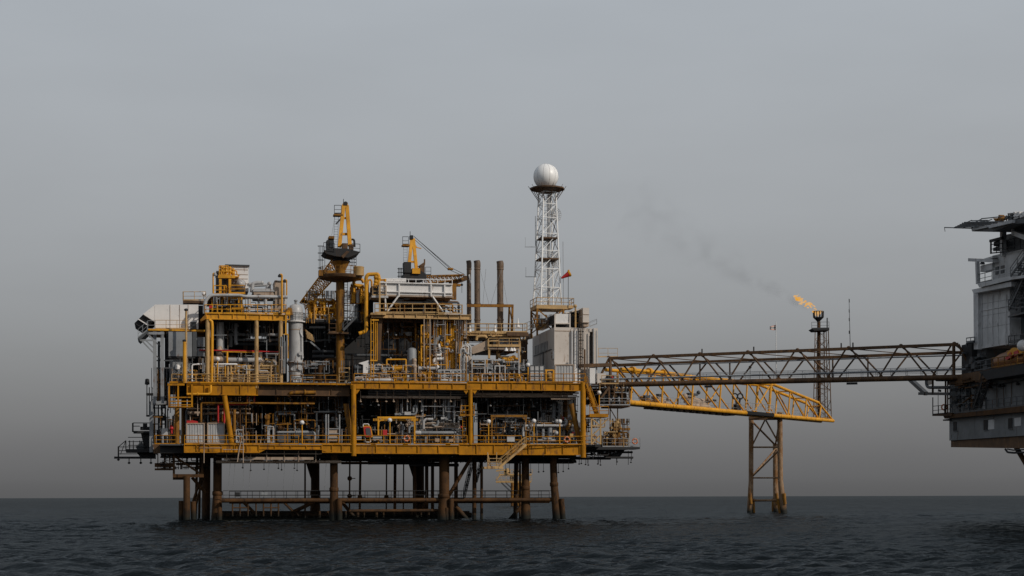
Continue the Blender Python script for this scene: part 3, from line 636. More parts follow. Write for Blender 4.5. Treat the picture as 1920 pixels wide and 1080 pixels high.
MB().box(uA+0.3, uB-6, 3.5, 14, R1(430, 555, 3).z-0.1, R1(430, 555, 3).z).build('upper_grating', M['dyellow'], pm)
MB().B(392, 560, 455, 586, 9, 0.2).build('shade_bulkhead', M['dark'], pm)  # another near-black sheet in place of shade, below the upper grating
pipe_thing('header_pipe', 'long silver header pipe along top of yellow process module', 'pipe', 'lgrey', [(383, 588, 1.4), (384, 566, 1.4), (394, 553.5, 1.4), (448, 553.5, 1.4), (460, 556, 1.4), (539, 557, 1.4)], 0.20, flange=False)
for x, lab in ((467, 'left one of two white vertical pipes by the module railing'), (498, 'right one of two white vertical pipes by the module railing')):
    pipe_thing('drop_pipe', lab, 'pipe', 'lgrey', [(x, 556, 1.6), (x, 580, 1.6), (x, 586, 1.6)], 0.19, 'white drop pipes on the process module')
# louvred box on top
T = thing('louvre_box', 'tall white louvred box standing highest on the process module', 'vent housing', R1(445, 548, 6))
b = MB().B(423, 498, 466, 546, 5, 5); b.build('body', M['white'], T)
b = MB()
for y in (505, 514, 522, 531, 540): b.B(424, y, 465, y+0.7, 4.95, 0.06)
b.build('louvre', M['tan'], T); MB().B(422, 496, 468, 498, 4.7, 5.6).build('roof', M['dgrey'], T)
MB().B(405.5, 508, 422, 546, 6.5, 3).prism([(405, 511), (424, 497), (424, 500), (405, 514)], 6.3, 3.6).build('side_hood', M['dgrey'], T)
T = thing('valve_tower', 'yellow valve tower with railed top in front of white louvred box', 'pipe tower', R1(420, 552, 3.5))
b = MB()
for x in (413, 431): b.A(x, 519, x, 552, 3.2, 0.32)
for x in (413, 431): b.A(x, 519, x, 552, 4.6, 0.25)
b.A(409, 519, 441, 519, 3.1, 0.35).B(409, 517, 448, 519, 3.0, 2).build('frame', M['yellow'], T)
MB().K([(411, 517, 3.1), (428, 517, 3.1)], r=0.06, h=1.25, sp=0.6).K([(401, 552, 3), (424, 552, 3)], r=0.055).build('railing', M['yellow'], T)
b = MB()
for x, y in ((415, 498), (420, 500), (424, 500), (431, 500), (437, 503)): b.T(x, y, x, 518, 3.7, 0.16, n=10).sphere(R1(x, y+9, 3.7), 0.27, 8).lathe(R1(x, y+4, 3.7), [(0.25, 0), (0.25, 0.12)], 10)
b.P([(437, 508, 3.6), (444, 508, 3.6), (444, 515, 3.6), (449, 517, 3.6)], 0.07).P([(420, 552, 3.4), (420, 536, 3.4), (425, 536, 3.4), (426, 548, 3.4)], 0.12)
b.build('valve', M['yellow'], T)
b = MB()
for x, r in ((419, 0.22), (424, 0.18)): b.T(x, 524, x, 552, 4, r)
b.build('riser', M['dgrey'], T)
T = thing('separator_vessel', 'grey dome ended horizontal vessel behind yellow rail on the module top', 'vessel', R1(450, 549, 5))
k = F1.sc(451, 531, 3.2); c = R1(451, 531, 3.2)
MB().lathe(c, [(0.01, 0), (4*k, 0.08), (7.5*k, 0.35), (9.6*k, 0.9), (9.8*k, 1.2), (9.8*k, 5.5), (7*k, 6.2), (0.01, 6.5)], 24, EV).build('shell', M['lgrey'], T)
MB().torus(c+EV*1.2, 9.9*k, 0.06, EV, 24, 6).build('flange_ring', M['tan'], T)
MB().B(443, 541, 459, 549, 4, 1).build('saddle', M['dark'], T)
single(MB().K([(430, 550, 2.6), (459, 550, 2.6)], r=0.05, h=1.0).B(428, 549.5, 460, 551, 2.5, 1.5), 'vessel_platform', M['yellow'], 'small yellow railed platform in front of the dome ended vessel', 'platform', R1(445, 551, 2.6))
T = thing('insulated_exchanger', 'tan insulated housing with silver pipes right of the white louvred box', 'heat exchanger', R1(496, 556, 4))
MB().prism([(475, 547), (512, 547), (516, 556), (477, 556)], 3.5, 5).build('casing', M['tan'], T)
MB().prism([(474, 546.5), (476, 541), (508, 541), (516, 546.5)], 3.4, 5.2).build('lid', M['lgrey'], T)
b = MB().P([(466, 533, 5), (492, 530, 5)], 0.2).P([(472, 548, 4), (474, 532, 4), (480, 530, 4), (491, 530, 4)], 0.24).P([(466, 536, 6), (502, 534, 6), (505, 532, 6), (505, 541, 6)], 0.2).P([(500, 541, 5), (503, 535, 5), (505, 532, 5)], 0.2).sphere(R1(491, 530, 4), 0.26, 8).sphere(R1(505, 532, 5), 0.28, 8)
b.build('pipe', M['lgrey'], T)
T = thing('tan_duct_box', 'tall tan duct box at the right end of the module top', 'duct', R1(522, 588, 4))
MB().B(515.5, 527, 530, 586, 3.5, 4).build('body', M['tan'], T); MB().B(515, 525.5, 531, 527, 3.3, 4.4).build('cap', M['steel'], T)
T = thing('cylinder_tank', 'slim light grey tank beside the tall tan duct box', 'tank', R1(534, 588, 4)); MB().Lt(534.5, 4.5, [(2, 588), (3.6, 587), (3.6, 532), (2.5, 529), (0.5, 528)], 14).build('shell', M['lgrey'], T)
for x, yt, yb, v, d, lab in ((528.5, 515, 588, 0.9, -1, 'tall yellow lamp post with swan neck at the module railing'), (537.5, 525, 560, 2.5, -1, 'thin yellow lamp post at right end of process module'), (399.5, 512.5, 550, 2.5, 1, 'thin yellow lamp post left of the valve tower')):
    T = thing('lamp_post', lab, 'lamp post', R1(x, yb, v), 'lamp posts on the process module')
    MB().P([(x, yb, v), (x, yt+1, v), (x+1.6*d, yt-0.5, v), (x+3.5*d, yt+1, v)], 0.09 if x != 528.5 else 0.13, 8).build('pole', M['yellow'], T)
    MB().lathe(R1(x+4*d, yt+2.5, v), [(0.2, -0.15), (0.25, 0), (0.1, 0.25)], 10).build('lamp_head', M['dark' if d < 0 else 'steel'], T)
single(MB().B(392, 573, 398, 577.5, 1.8, 0.4), 'alarm_box', M['red'], 'small red alarm box behind yellow railing of the process module', 'alarm box', R1(395, 577, 2))
# bay contents
for pts, r, m, lab in (
    ([(412, 604, 4), (412, 640, 4), (412, 655, 4)], 0.42, 'lgrey', 'fattest light grey vertical pipe in the open module bay'),
    ([(418, 600, 5), (419, 655, 5), (426, 656, 5)], 0.14, 'lgrey', 'thin pale vertical pipe beside the fattest one in the module bay'),
    ([(442, 606, 4.5), (442, 640, 4.5), (444, 646, 4.5)], 0.22, 'grey', 'grey straight drop pipe in middle of the module bay'),
    ([(433, 651, 6), (433, 632, 6), (430, 628, 6), (438, 627, 6), (525, 628, 6)], 0.2, 'grey', 'dark grey pipe bending into upper cross pipe of the module bay'),
    ([(440, 637, 7), (526, 637, 7)], 0.16, 'grey', 'dark grey middle cross pipe in the module bay'),
    ([(438, 645, 8), (526, 645, 8)], 0.22, 'dgrey', 'lowest dark cross pipe in the module bay')):
    pipe_thing('bay_pipe', lab, 'pipe', m, pts, r, 'pipes in the process module bay')
T = thing('fire_main', 'thin red fire main running across the module bay', 'pipe', R1(440, 657, 2.4)); MB().P([(374, 656.5, 2.4), (440, 657.5, 2.4), (491, 659, 2.4), (524, 660, 2.4)], 0.085).build('pipe', M['red'], T); MB().P([(416, 659.5, 2.3), (486, 661, 2.3)], 0.07).T(426, 660, 426, 717, 2.3, 0.13).build('support', M['yellow'], T)
T = thing('horizontal_drum', 'long tan horizontal drum lying across the module bay', 'vessel', R1(440, 690, 3)); MB().drum(383, 428, 674, 3, 6.5).build('shell', M['tan'], T); MB().drum(424, 492, 675, 3.1, 5).build('barrel', M['lgrey'], T)
MB().lathe(R1(412, 667, 3), [(0.3, 0), (0.4, 0.1), (0.5, 0.5), (0.35, 0.9), (0.2, 1.2)], 14).T(452, 660, 452, 672, 3, 0.14).T(374, 668, 380, 683, 2.8, 0.12).build('nozzle', M['tan'], T)
b = MB()
for x in (395, 450, 485): b.A(x, 680, x, 717, 3.2, 0.25)
b.build('leg', M['dgrey'], T)
b = MB().P([(370, 683, 1.9), (442, 683, 1.9), (445, 684, 1.9)], 0.13)
b.P([(360, 715, 1.9), (360, 684, 1.9), (370, 683, 1.9)], 0.1)
single(b, 'white_pipe', M['white'], 'straight white pipe in front of tan drum at the module foot', 'pipe', R1(400, 683, 1.9))
T = thing('pipe_manifold', 'dense cream and silver pipe manifold at the foot of the process module bay', 'pipework', R1(440, 717, 3))
manifold(T, 378, 520, 685, 716, 1.8, 4, 44, 11, ('lgrey', 'tan', 'cream', 'yellow'), (0.06, 0.15))
b = MB()
for y in (690, 696, 702, 709): b.T(378, y, 512, y+1, 1.7+0.2*(y % 3), 0.06)
b.build('rail_pipe', M['cream'], T)
for x in (402, 427, 433, 464, 467, 483, 508): MB().T(x, 684+rng.uniform(0, 6), x, 717, 1.6, 0.09+0.05*rng.random()).build('standpipe', M['cream'], T)
T = thing('pipe_loop', 'looped cream pipe coil right of the tan drum', 'pipework', R1(505, 715, 3))
MB().P([(497, 674, 2.6), (503, 674, 2.6), (511, 677, 2.6), (511, 684, 2.6), (492, 690, 2.6), (512, 691, 2.6), (513, 702, 2.6)], 0.12, flange=True).P([(492, 681, 3), (510, 681, 3)], 0.1).P([(490, 668, 3), (490, 716, 3)], 0.1).build('pipe', M['cream'], T)
manifold(T, 490, 520, 676, 716, 3, 5, 16, 5, ('grey', 'tan'), (0.05, 0.12))
T = thing('left_piping', 'mixed grey and yellow pipes at left foot of the process module', 'pipework', R1(350, 717, 1.6)); manifold(T, 326, 378, 696, 717, 1.6, 3.5, 22, 3, ('tan', 'yellow', 'grey'), (0.06, 0.13))
T = thing('instrument_panel', 'small instrument stand with cables on right column of the process module', 'instrument panel', R1(529, 660, 1.0)); manifold(T, 524, 535, 625, 700, 0.9, 1.4, 12, 8, ('tan', 'grey'), (0.04, 0.08))

# ================================================================== tall vessel
T = thing('pressure_vessel', 'tall pale vertical pressure vessel with platform rings between module and crane pedestal', 'pressure vessel', R1(554, 718, 5))
MB().Lt(554.5, 5, [(13, 718), (13.2, 684), (15.2, 683), (15.2, 679), (13.4, 678), (13.6, 604), (13.8, 588), (13.2, 580), (10.5, 573.5), (6, 571), (2, 570)], 32).build('shell', M['lgrey'], T)
MB().Lt(554.5, 5, [(18, 604.5), (18, 602.5)], 24).build('platform_ring', M['white'], T)
MB().Lt(554.5, 5, [(18, 682), (18, 680)], 24).build('platform_ring', M['grey'], T)
MB().Lt(554.5, 5, [(13.95, 620), (13.95, 618)], 32).build('weld_band', M['tan'], T)
b = MB()
for i in range(13):
    a = 2*math.pi*i/13; c = R1(554.5, 603, 5)+Vector((math.cos(a), math.sin(a), 0))*1.18; d = R1(554.5, 603, 5)+Vector((math.cos(a+0.483), math.sin(a+0.483), 0))*1.18
    b.tube(c, c+UP*1.05, 0.03, n=5); b.tube(c+UP*1.05, d+UP*1.05, 0.03, n=5); b.tube(c+UP*0.55, d+UP*0.55, 0.025, n=5)
b.build('railing', M['dgrey'], T)
for x, y, r in ((563, 690.5, 0.3), (548, 692, 0.2), (563, 663, 0.26)): c = R1(x, y, 4.2); MB().tube(c-EV*0.3, c+EV*0.7, r*0.8, n=14).tube(c-EV*0.32, c-EV*0.18, r, n=14).build('manhole', M['lgrey'], T)
MB().P([(565, 618, 4.3), (566, 640, 4.3), (566, 655, 4.3), (567, 672, 4.3)], 0.17, flange=True).P([(566, 615, 4.3), (562, 622, 4.2), (567, 632, 4.2)], 0.14).build('side_pipe', M['lgrey'], T)
MB().Lt(554.5, 5, [(2.2, 572), (2.2, 565), (3.4, 565), (3.4, 563), (1.5, 562)], 12).build('top_nozzle', M['grey'], T)
MB().prism([(538, 580), (540, 576), (547, 578), (549, 590), (539, 592)], 3.9, 0.3).build('insulation_patch', M['dyellow'], T)
manifold(T, 543, 566, 706, 718, 3.6, 4.2, 10, 2, ('lgrey', 'grey'), (0.08, 0.16))
# stuff between vessel and pedestal
T = thing('brown_elbow_pipe', 'rusty brown elbow pipe rising to the crane pedestal from vessel', 'pipe', R1(600, 718, 6)); MB().P([(600, 718, 6), (600, 688, 6), (606, 684, 6), (612, 676, 6), (632, 675, 6)], 0.3, 12).build('pipe', M['rust'], T); MB().drum(582, 596, 684, 6, 3.4, 14).build('valve', M['grey'], T)
for pts, lab in (([(586, 659, 8), (626, 659, 8)], 'upper of two grey pipes right of tall vessel'), ([(586, 668, 8), (626, 668, 8)], 'lower of two grey pipes right of tall vessel')): pipe_thing('cross_pipe', lab, 'pipe', 'dgrey', pts, 0.2, 'grey cross pipes by the tall vessel')
single(MB().T(580, 613.5, 610, 613.5, 7, 0.17).A(582, 641, 600, 656, 7, 0.2), 'grey_beam', M['grey'], 'grey horizontal beam and strut under the yellow valve tree', 'beam', R1(595, 614, 7))
single(MB().B(568, 606, 700, 716, 20, 0.25).B(700, 596, 862, 716, 24, 0.25).B(566, 600, 702, 604, 5.8, 14), 'rear_shade_wall', M['dark'], 'near black wall painted as shade, with added sun blocking roof, behind crane pedestal', 'wall', R1(640, 717, 17))  # near-black walls hold the bay's shade; added roof plate blocks the sun
T = thing('valve_tree', 'cluster of bright yellow valves and pipes behind crane pedestal', 'valve tree', R1(600, 606, 8))
manifold(T, 578, 632, 560, 598, 6, 10, 46, 21, ('yellow',), (0.10, 0.24)); MB().B(575, 599, 628, 603, 6, 4).build('skid', M['dyellow'], T)
manifold(T, 575, 630, 590, 600, 6, 7, 8, 4, ('lgrey', 'cream'), (0.1, 0.16))
T = thing('hatch_ladder', 'steps right of the tall vessel, sunlit stripes shaped as cream slats', 'steps', R1(582, 630, 6)); [MB().T(573+i*0.5, 619+i*2.8, 586+i*0.9, 629+i*2.4, 5.5, 0.05, n=6).build('sun_stripe', M['cream'], T) for i in range(6)]; MB().T(573, 618, 575, 636, 5.7, 0.06, n=6).build('stringer', M['dyellow'], T)  # cream slats stand in for sun stripes on a stair
single(MB().K([(592, 606, 6.5), (624, 606, 6.5)], r=0.04).K([(568, 604, 6.5), (578, 604, 6.5)], r=0.04), 'service_railing', M['steel'], 'grey service railing below the yellow valve tree', 'railing', R1(605, 606, 6.5))

# ================================================================== CRANES
def crane(cx, ptop, pbot, v, label, dx, jibpts, big, jl):
    """pedestal crane: photo columns are given relative to the mast centre cx"""
    T = thing('pedestal_crane', label, 'crane', R1(cx, pbot, v), 'pedestal cranes')
    if big:
        MB().T(638, 735, 638, 525, v, 0.55, n=20).build('pedestal', M['dyellow'], T)
        MB().Lt(638.5, v, [(20, 527.5), (39, 523), (41, 519), (41, 517.5), (39, 517)], 36).build('ring_platform', M['brown'], T)
        b = MB(); c0 = R1(638.5, 517.5, v); rr = 40*F1.sc(638, 517, v)
        for i in range(26):
            a, a2 = 2*math.pi*i/26, 2*math.pi*(i+1)/26
            p, q = c0+Vector((math.cos(a), math.sin(a), 0))*rr, c0+Vector((math.cos(a2), math.sin(a2), 0))*rr
            b.tube(p, p+UP, 0.03, n=5)
            for h in (1, 0.5): b.tube(p+UP*h, q+UP*h, 0.03, n=5)
        b.build('ring_railing', M['dyellow'], T)
        MB().Lt(672.5, v-1.6, [(10, 517), (10, 502), (10.5, 501), (9, 500)], 20).build('wind_wall', M['cream'], T)
        MB().B(598, 506, 611, 517, v-1.5, 1).B(613, 507, 628, 516, v-1.4, 1).build('winch_house', M['dyellow'], T)
        MB().Lt(638.5, v, [(8.5, 517), (8.5, 508), (16, 494), (17, 491)], 24).build('slew_cone', M['dyellow'], T)
        MB().Lt(639.5, v, [(18, 491), (15, 488), (13, 482), (20, 478)], 20).build('slew_ring', M['dark'], T)
        MB().prism([(607, 471), (613, 476), (628, 480), (653, 483), (674, 474), (674, 472), (650, 466), (628, 465)], v-2, 4).build('machinery_deck', M['dark'], T)
        MB().K([(607, 471, v-2), (627, 472, v-2.1)], r=0.035).K([(660, 473, v-2), (675, 474, v-2), (675, 474, v+2)], r=0.035).build('railing', M['dark'], T)
        cab = MB().B(613, 450, 626, 471, v-1.8, 1.6); c = cab.build('cabin', M['dark'], T)
        MB().B(618, 452, 626, 464, v-1.86, 0.06).build('window', M['glass'], c); MB().B(617, 442.5, 627, 447, v-1.8, 1.7).build('cabin_roof', M['dyellow'], T)
        b = MB()
        for y in (455, 468, 481, 496): b.torus(R1(601.5, y-0.5+7, v-1), 0.38, 0.03, UP, 12, 5)
        for x in (598.5, 601.5, 604.5, 609): b.T(x, 462, x, 505, v-1, 0.03, n=5)
        b.build('caged_ladder', M['dark'], T)
        b = MB()
        for x in (656, 660, 664, 668): b.T(x, 480, x, 498, v, 0.03, n=5)
        for y in (486, 492, 498): b.torus(R1(662, y, v), 0.38, 0.03, UP, 12, 5)
        b.build('caged_ladder', M['dark'], T)
        MB().A(636.5, 463, 644, 386, v-1.2, 0.46, 0.46, v2=v).build('mast_leg', M['yellow'], T); MB().A(656, 461, 650.5, 386, v-1.2, 0.46, 0.46, v2=v).build('mast_leg', M['yellow'], T)
        MB().A(639, 439, 654, 439, v-0.6, 0.3).A(642, 386, 652, 386, v, 0.5).A(641, 409, 651, 409, v-0.3, 0.25).build('mast_tie', M['yellow'], T)
        MB().sphere(R1(648, 382, v), 0.3, 8).B(644, 380, 651, 385, v-0.3, 0.6).T(644, 373, 644, 382, v, 0.04).build('mast_head', M['dark'], T)
        b = MB().B(626, 401, 643, 404, v-0.6, 1.2); b.build('lookout_floor', M['dyellow'], T)
        MB().K([(627, 401, v+0.4), (627, 401, v-0.5), (640, 401, v-0.5)], r=0.035, sp=0.6).build('lookout_railing', M['dark'], T)
        MB().ladder(R1(629, 470, v), R1(631, 404, v), EU, 0.5, 0.025).T(622, 441, 628, 406, v, 0.02).T(630, 420, 641, 408, v, 0.1).build('mast_ladder', M['steel'], T)
        MB().B(642, 456, 652, 466, v-2, 1).prism([(640, 480), (650, 470), (655, 472), (644, 484)], v-2.2, 0.5).B(655, 458, 663, 468, v-1.6, 1).build('luffing_winch', M['brown'], T)
        MB().P([(657, 466, v-1), (657, 449, v-1), (664, 449, v-1), (665, 463, v-1)], 0.13).build('exhaust', M['dark'], T)
        # landing halfway, spiral ladder
        MB().B(616, 623, 654, 625.5, v-1.4, 1.6).K([(617, 623, v-1.3), (630, 623, v-1.3)], r=0.04).build('pedestal_landing', M['brown'], T)
        MB().stair(R1(643, 620, v-1.4), R1(668, 594, v-1.4), EV, 0.9, n=14).build('stair', M['dgrey'], T)
        MB().ladder(R1(648, 624, v-0.7), R1(648, 527, v-0.7), EU, 0.5, 0.04).build('pedestal_ladder', M['dark'], T)
        b = MB()
        for y in (690, 698, 706, 713, 722): b.A(636, y, 656, y, v-1.5, 0.09)
        b.A(636, 688, 636, 738, v-1.5, 0.09).A(655, 688, 655, 715, v-1.5, 0.09).A(656, 709, 634, 734, v-1.5, 0.09); b.build('access_frame', M['cream'], T)
    else:
        MB().Lt(771, v, [(7, 545), (7, 527), (14, 522)], 18).build('pedestal', M['dyellow'], T)
        MB().prism([(757, 520), (762, 526), (785, 527), (800, 522), (798, 513), (790, 508), (760, 510)], v-1.6, 3.2).build('machinery_deck', M['dark'], T)
        MB().B(758, 491, 771, 511, v-1.8, 1.6).build('cabin', M['dark'], T)
        MB().B(787, 500, 796.5, 515, v-1.4, 1.4).prism([(784, 499), (796, 491), (797, 495), (796, 500)], v-1.2, 0.8).T(796, 486, 796, 496, v-1, 0.1).build('winch_house', M['brown'], T)
        MB().A(766, 505, 772, 448, v-1, 0.42, 0.42, v2=v).build('mast_leg', M['yellow'], T); MB().A(781, 507, 775, 448, v-1, 0.42, 0.42, v2=v).build('mast_leg', M['yellow'], T)
        MB().A(764, 460, 781, 463, v-0.2, 0.3).A(777, 463, 790, 466, v, 0.12).A(768, 491, 780, 491, v-0.7, 0.25).B(773, 503, 788, 513, v-1.9, 1).build('mast_tie', M['yellow'], T)
        MB().B(769, 441, 775, 448, v-0.4, 0.8).T(769, 434, 769, 441, v, 0.04).build('mast_head', M['dark'], T)
        MB().B(755, 458, 768, 461, v-0.6, 1.2).build('lookout_floor', M['dyellow'], T)
        MB().K([(755, 459, v+0.4), (755, 459, v-0.5), (766, 459, v-0.5)], r=0.035, sp=0.7).build('lookout_railing', M['dark'], T)
        MB().ladder(R1(760, 500, v), R1(760, 461, v), EU, 0.5, 0.02).build('mast_ladder', M['steel'], T)
        b = MB()
        for y in (508, 515, 522, 530): b.torus(R1(750, y-4, v-1), 0.35, 0.03, UP, 12, 5)
        for x in (747.5, 750, 752.5): b.T(x, 502, x, 530, v-1, 0.045, n=5)
        b.build('caged_ladder', M['dark'], T)
        MB().K([(798, 516, v-1.5), (808, 516, v-1.5)], r=0.03).build('railing', M['dark'], T)
    # lattice boom: four chords and lacing between foot and tip
    (fa, fb), (ta, tb), w = jibpts; b = MB(); off = EV*w/2 if not big else EV*w/2
    A1, A2, B1, B2 = fa, fb, ta, tb
    ch = [(A1-off, B1-off*0.6), (A1+off, B1+off*0.6), (A2-off, B2-off*0.6), (A2+off, B2+off*0.6)]
    for p, q in ch: b.tube(p, q, 0.085, n=6)
    n = jl
    for i in range(n):
        t0, t1 = i/n, (i+1)/n; L_ = lambda k, t: ch[k][0].lerp(ch[k][1], t)
        for k1, k2 in ((0, 2), (1, 3), (0, 1), (2, 3)):
            b.tube(L_(k1, t0), L_(k2, t1), 0.05, n=5); b.tube(L_(k2, t0), L_(k1, t0), 0.05, n=5)
            if big: b.tube(L_(k2, t0), L_(k1, t1), 0.045, n=5)
    b.build('boom', M['yellow' if big else 'dyellow'], T)
    return T
cv = 5
T = crane(638, 380, 735, cv, 'tallest yellow pedestal crane with ring platform and boom lowered to the left', 0,
      ((R1(624, 485, cv+2.5), R1(640, 508, cv+2.5)), (R1(563, 567, cv+5), R1(573, 579, cv+5)), 2.2), True, 11)
b = MB()
for o in (0, 0.5): b.tube(R1(607, 505, cv+2)+EV*o, R1(572, 568, cv+5)+EV*o, 0.025, n=4)
b.build('boom_rope', M['steel'], T); MB().B(566, 563, 582, 567, cv+4.5, 1.0).build('boom_tip', M['dark'], T)
cv2 = 16
T = crane(771, 441, 545, cv2, 'smaller yellow pedestal crane behind the white tank, boom lowered to the right', 0,
      ((R1(790, 519, cv2), R1(796, 533, cv2)), (R1(868, 516, cv2), R1(868, 524, cv2)), 1.8), False, 10)
b = MB()
for p in ((776, 443, 843, 503), (775, 447, 840, 505), (778, 445, 846, 503), (848, 503, 872, 515), (845, 507, 868, 517)): b.T(*p, cv2, 0.035, n=4)
b.build('boom_rope', M['dark'], T); MB().drum(839, 850, 504.5, cv2, 2.4, 10).build('rope_block', M['dyellow'], T)
MB().A(843, 533, 876, 521, cv2, 0.55).A(868, 519, 877, 521, cv2, 0.4).build('boom_tip', M['brown'], T); MB().prism([(879, 515), (881.5, 514), (884, 530), (882, 531)], cv2-0.5, 0.5).build('sheave_guard', M['white'], T)
MB().T(866, 524, 866, 549, cv2, 0.03, n=4).sphere(R1(866, 534, cv2), 0.18, 6).build('hook_rope', M['dark'], T)
single(MB().A(851, 532, 851, 562, cv2-3, 0.6).B(848, 532, 864, 536, cv2-3.3, 0.8), 'boom_rest', M['dyellow'], 'yellow boom rest post under the smaller crane boom', 'boom rest', R1(851, 562, cv2-3))

# ================================================================== MIDDLE MODULE with white tank
mm = thing('tank_module', 'yellow railed deck module carrying the white panelled tank', 'deck module', R1(790, 600, 6))
MV = 1.8
zT = R1(790, 588.5, MV).z; uA, uB = U(697, 590, MV), U(882, 590, MV)
MB().box(uA, uB, MV+0.3, 13, zT-0.2, zT).build('deck', M['dyellow'], mm)
MB().G(697, 884, 588, 597.5, MV, 9).B(695, 587, 724, 590, MV-0.4, 0.5).build('girder', M['cream'], mm)
b = MB()
for i in range(6): v = MV+2+i*1.8; b.box(uA+0.1, uB-0.1, v, v+0.25, zT-0.9, zT-0.21)
for i in range(10): u = uA+0.5+(uB-uA-1)*i/9; b.box(u, u+0.15, MV+0.6, 12.8, zT-0.6, zT-0.21)
b.build('floor_beam', M['brown'], mm)
MB().K([(703, 586.5, 8), (703, 586.5, MV), (820, 586.5, MV)], r=0.055, h=1.15).K([(822, 588, MV-0.3), (866, 588.5, MV-0.3), (867, 588.5, 8)], r=0.055, h=1.15).build('railing', M['cream'], mm)
MB().A(713, 597, 709, 676, MV+1, 0.5).build('column', M['brown'], mm); MB().A(869, 598, 859, 680, MV+0.6, 0.38).build('column', M['dyellow'], mm)
for x in (745, 775, 806): MB().A(x, 597, x, 717, 9, 0.35).build('column', M['brown'], mm)
b = MB()
for q in ((715, 640, 742, 612), (742, 612, 780, 650), (700, 620, 780, 620), (712, 632, 790, 632), (755, 600, 795, 640), (690, 665, 730, 600)): b.A(*q, 8, 0.3)
b.build('brace', M['dyellow'], mm)
T = thing('white_tank', 'long white panelled rectangular tank on the middle module', 'tank', R1(785, 556, 3))
MB().B(710, 531.5, 848, 553.5, 2.6, 7).build('body', M['white'], T)
b = MB()
for x in (724, 748.5, 808.5, 834): b.B(x-1.2, 530, x+1.2, 556, 2.35, 0.26)
b.B(711, 547, 849, 548.6, 2.38, 0.2).B(711, 530, 849, 532, 2.3, 0.3).build('rib', M['white'], T)
MB().K([(711, 530, 2.5), (848, 532, 2.5)], r=0.05, h=0.5, sp=0.95, mids=(), toe=False).P([(722, 526, 4), (761, 526, 4)], 0.3).build('top_rail', M['white'], T)
for a in ((747, 555, 727, 583), (811, 556, 831, 585), (722, 554, 723, 582)): MB().T(*a, 2.4, 0.12, n=8).build('strut', M['white'], T)
MB().B(711, 554, 850, 556.5, 2.6, 7).build('skid_beam', M['tan'], T)
single(MB().B(742, 560, 757, 566, 4, 3).B(800, 561, 816, 567, 4, 3).B(757, 557, 768, 562, 4, 3), 'sump_box', M['grey'], 'grey sump boxes slung beneath the white tank', 'sump', R1(775, 566, 4))
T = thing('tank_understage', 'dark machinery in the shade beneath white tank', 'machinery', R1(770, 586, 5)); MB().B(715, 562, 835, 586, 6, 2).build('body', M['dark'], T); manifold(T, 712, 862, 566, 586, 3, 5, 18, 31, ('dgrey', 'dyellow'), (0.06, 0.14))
T = thing('tank_stair_platform', 'yellow railed stage at the left end of the white tank', 'platform', R1(712, 560, 3)); MB().B(697, 554, 728, 558, 2.2, 3).build('deck', M['lgrey'], T); MB().K([(699, 554, 2.2), (724, 554, 2.2)], r=0.05, h=1.2).A(712, 530, 712, 586, 1.9, 0.2).build('railing', M['cream'], T)
MB().B(697, 537, 709, 553, 3.2, 2).build('cooler', M['dgrey'], T)
T = thing('gooseneck_pipe', 'big yellow gooseneck pipe rising left of the white tank', 'pipe', R1(686, 625, 3)); MB().P([(673, 625.5, 2.5), (684, 622, 2.5), (686.5, 618, 2.5), (686.5, 520, 2.5), (690, 514.5, 2.5), (708, 514, 2.5), (710, 518, 2.5), (710, 534, 2.5)], 0.24, 12).build('pipe', M['yellow'], T)
b = MB()
for x, y in ((705, 520), (705, 528), (710, 522), (704, 534)): b.sphere(R1(x, y, 2.5), 0.3, 8)
b.T(704, 515, 704, 540, 2.6, 0.18).T(712, 525, 724, 525, 2.6, 0.12).T(722, 523, 722, 528, 2.5, 0.15).build('valve', M['yellow'], T)
T = thing('yellow_loop_pipes', 'yellow looped pipes below the crane ring platform', 'pipework', R1(675, 560, 6))
MB().P([(682, 530, 5), (678, 523, 5), (666, 524, 5), (662, 530, 5), (668, 536, 5), (682, 537, 5)], 0.2, 10).P([(690, 560, 4), (690, 526, 4), (695, 524, 4), (697, 528, 4), (697, 540, 4)], 0.12).P([(660, 553, 6), (676, 550, 6), (684, 540, 6)], 0.22).build('loop', M['yellow'], T)
manifold(T, 658, 690, 532, 568, 5, 7.5, 26, 9, ('yellow',), (0.09, 0.2)); manifold(T, 655, 690, 540, 570, 5, 8, 8, 10, ('lgrey',), (0.12, 0.25))
single(MB().prism([(672, 565), (690, 545), (700, 556), (700, 600), (672, 600)], 7, 5), 'machinery_cover', M['dark'], 'dark sloped machinery cover between crane pedestal and white tank', 'cover', R1(685, 600, 8))
# under the middle module
T = thing('vertical_drum', 'grey vertical drum with domed top standing behind upper deck railing', 'vessel', R1(772, 716, 2.5)); MB().Lt(772.5, 2.8, [(8.8, 716), (8.8, 657), (7, 653.5), (3, 652)], 24).build('shell', M['grey'], T)
MB().sphere(R1(776, 687, 2.0), 0.42, 10).T(776, 672, 779, 716, 1.9, 0.26).sphere(R1(777, 676, 1.9), 0.3, 8).build('valve', M['tan'], T)
T = thing('scaffold_tower', 'slim yellow ladder tower under the left of the tank module', 'tower', R1(698, 716, 1.6)); MB().ladder(R1(698, 716, 1.4), R1(698, 598, 1.4), EU, 0.34, 0.06, 1.1).T(704, 597, 704, 677, 2.4, 0.06).T(707, 597, 707, 677, 2.4, 0.06).T(694, 676.5, 707, 676.5, 1.4, 0.1).build('frame', M['yellow'], T); MB().A(697, 600, 710, 600, 1.4, 0.15).build('top_bar', M['yellow'], T)
T = thing('pump_skid', 'white and grey pump skid at the left end of upper deck railing', 'pump', R1(690, 716, 2))
MB().prism([(672, 681), (692, 675), (692, 684), (689, 702), (681, 702), (681, 684)], 1.6, 0.9).build('hood', M['white'], T)
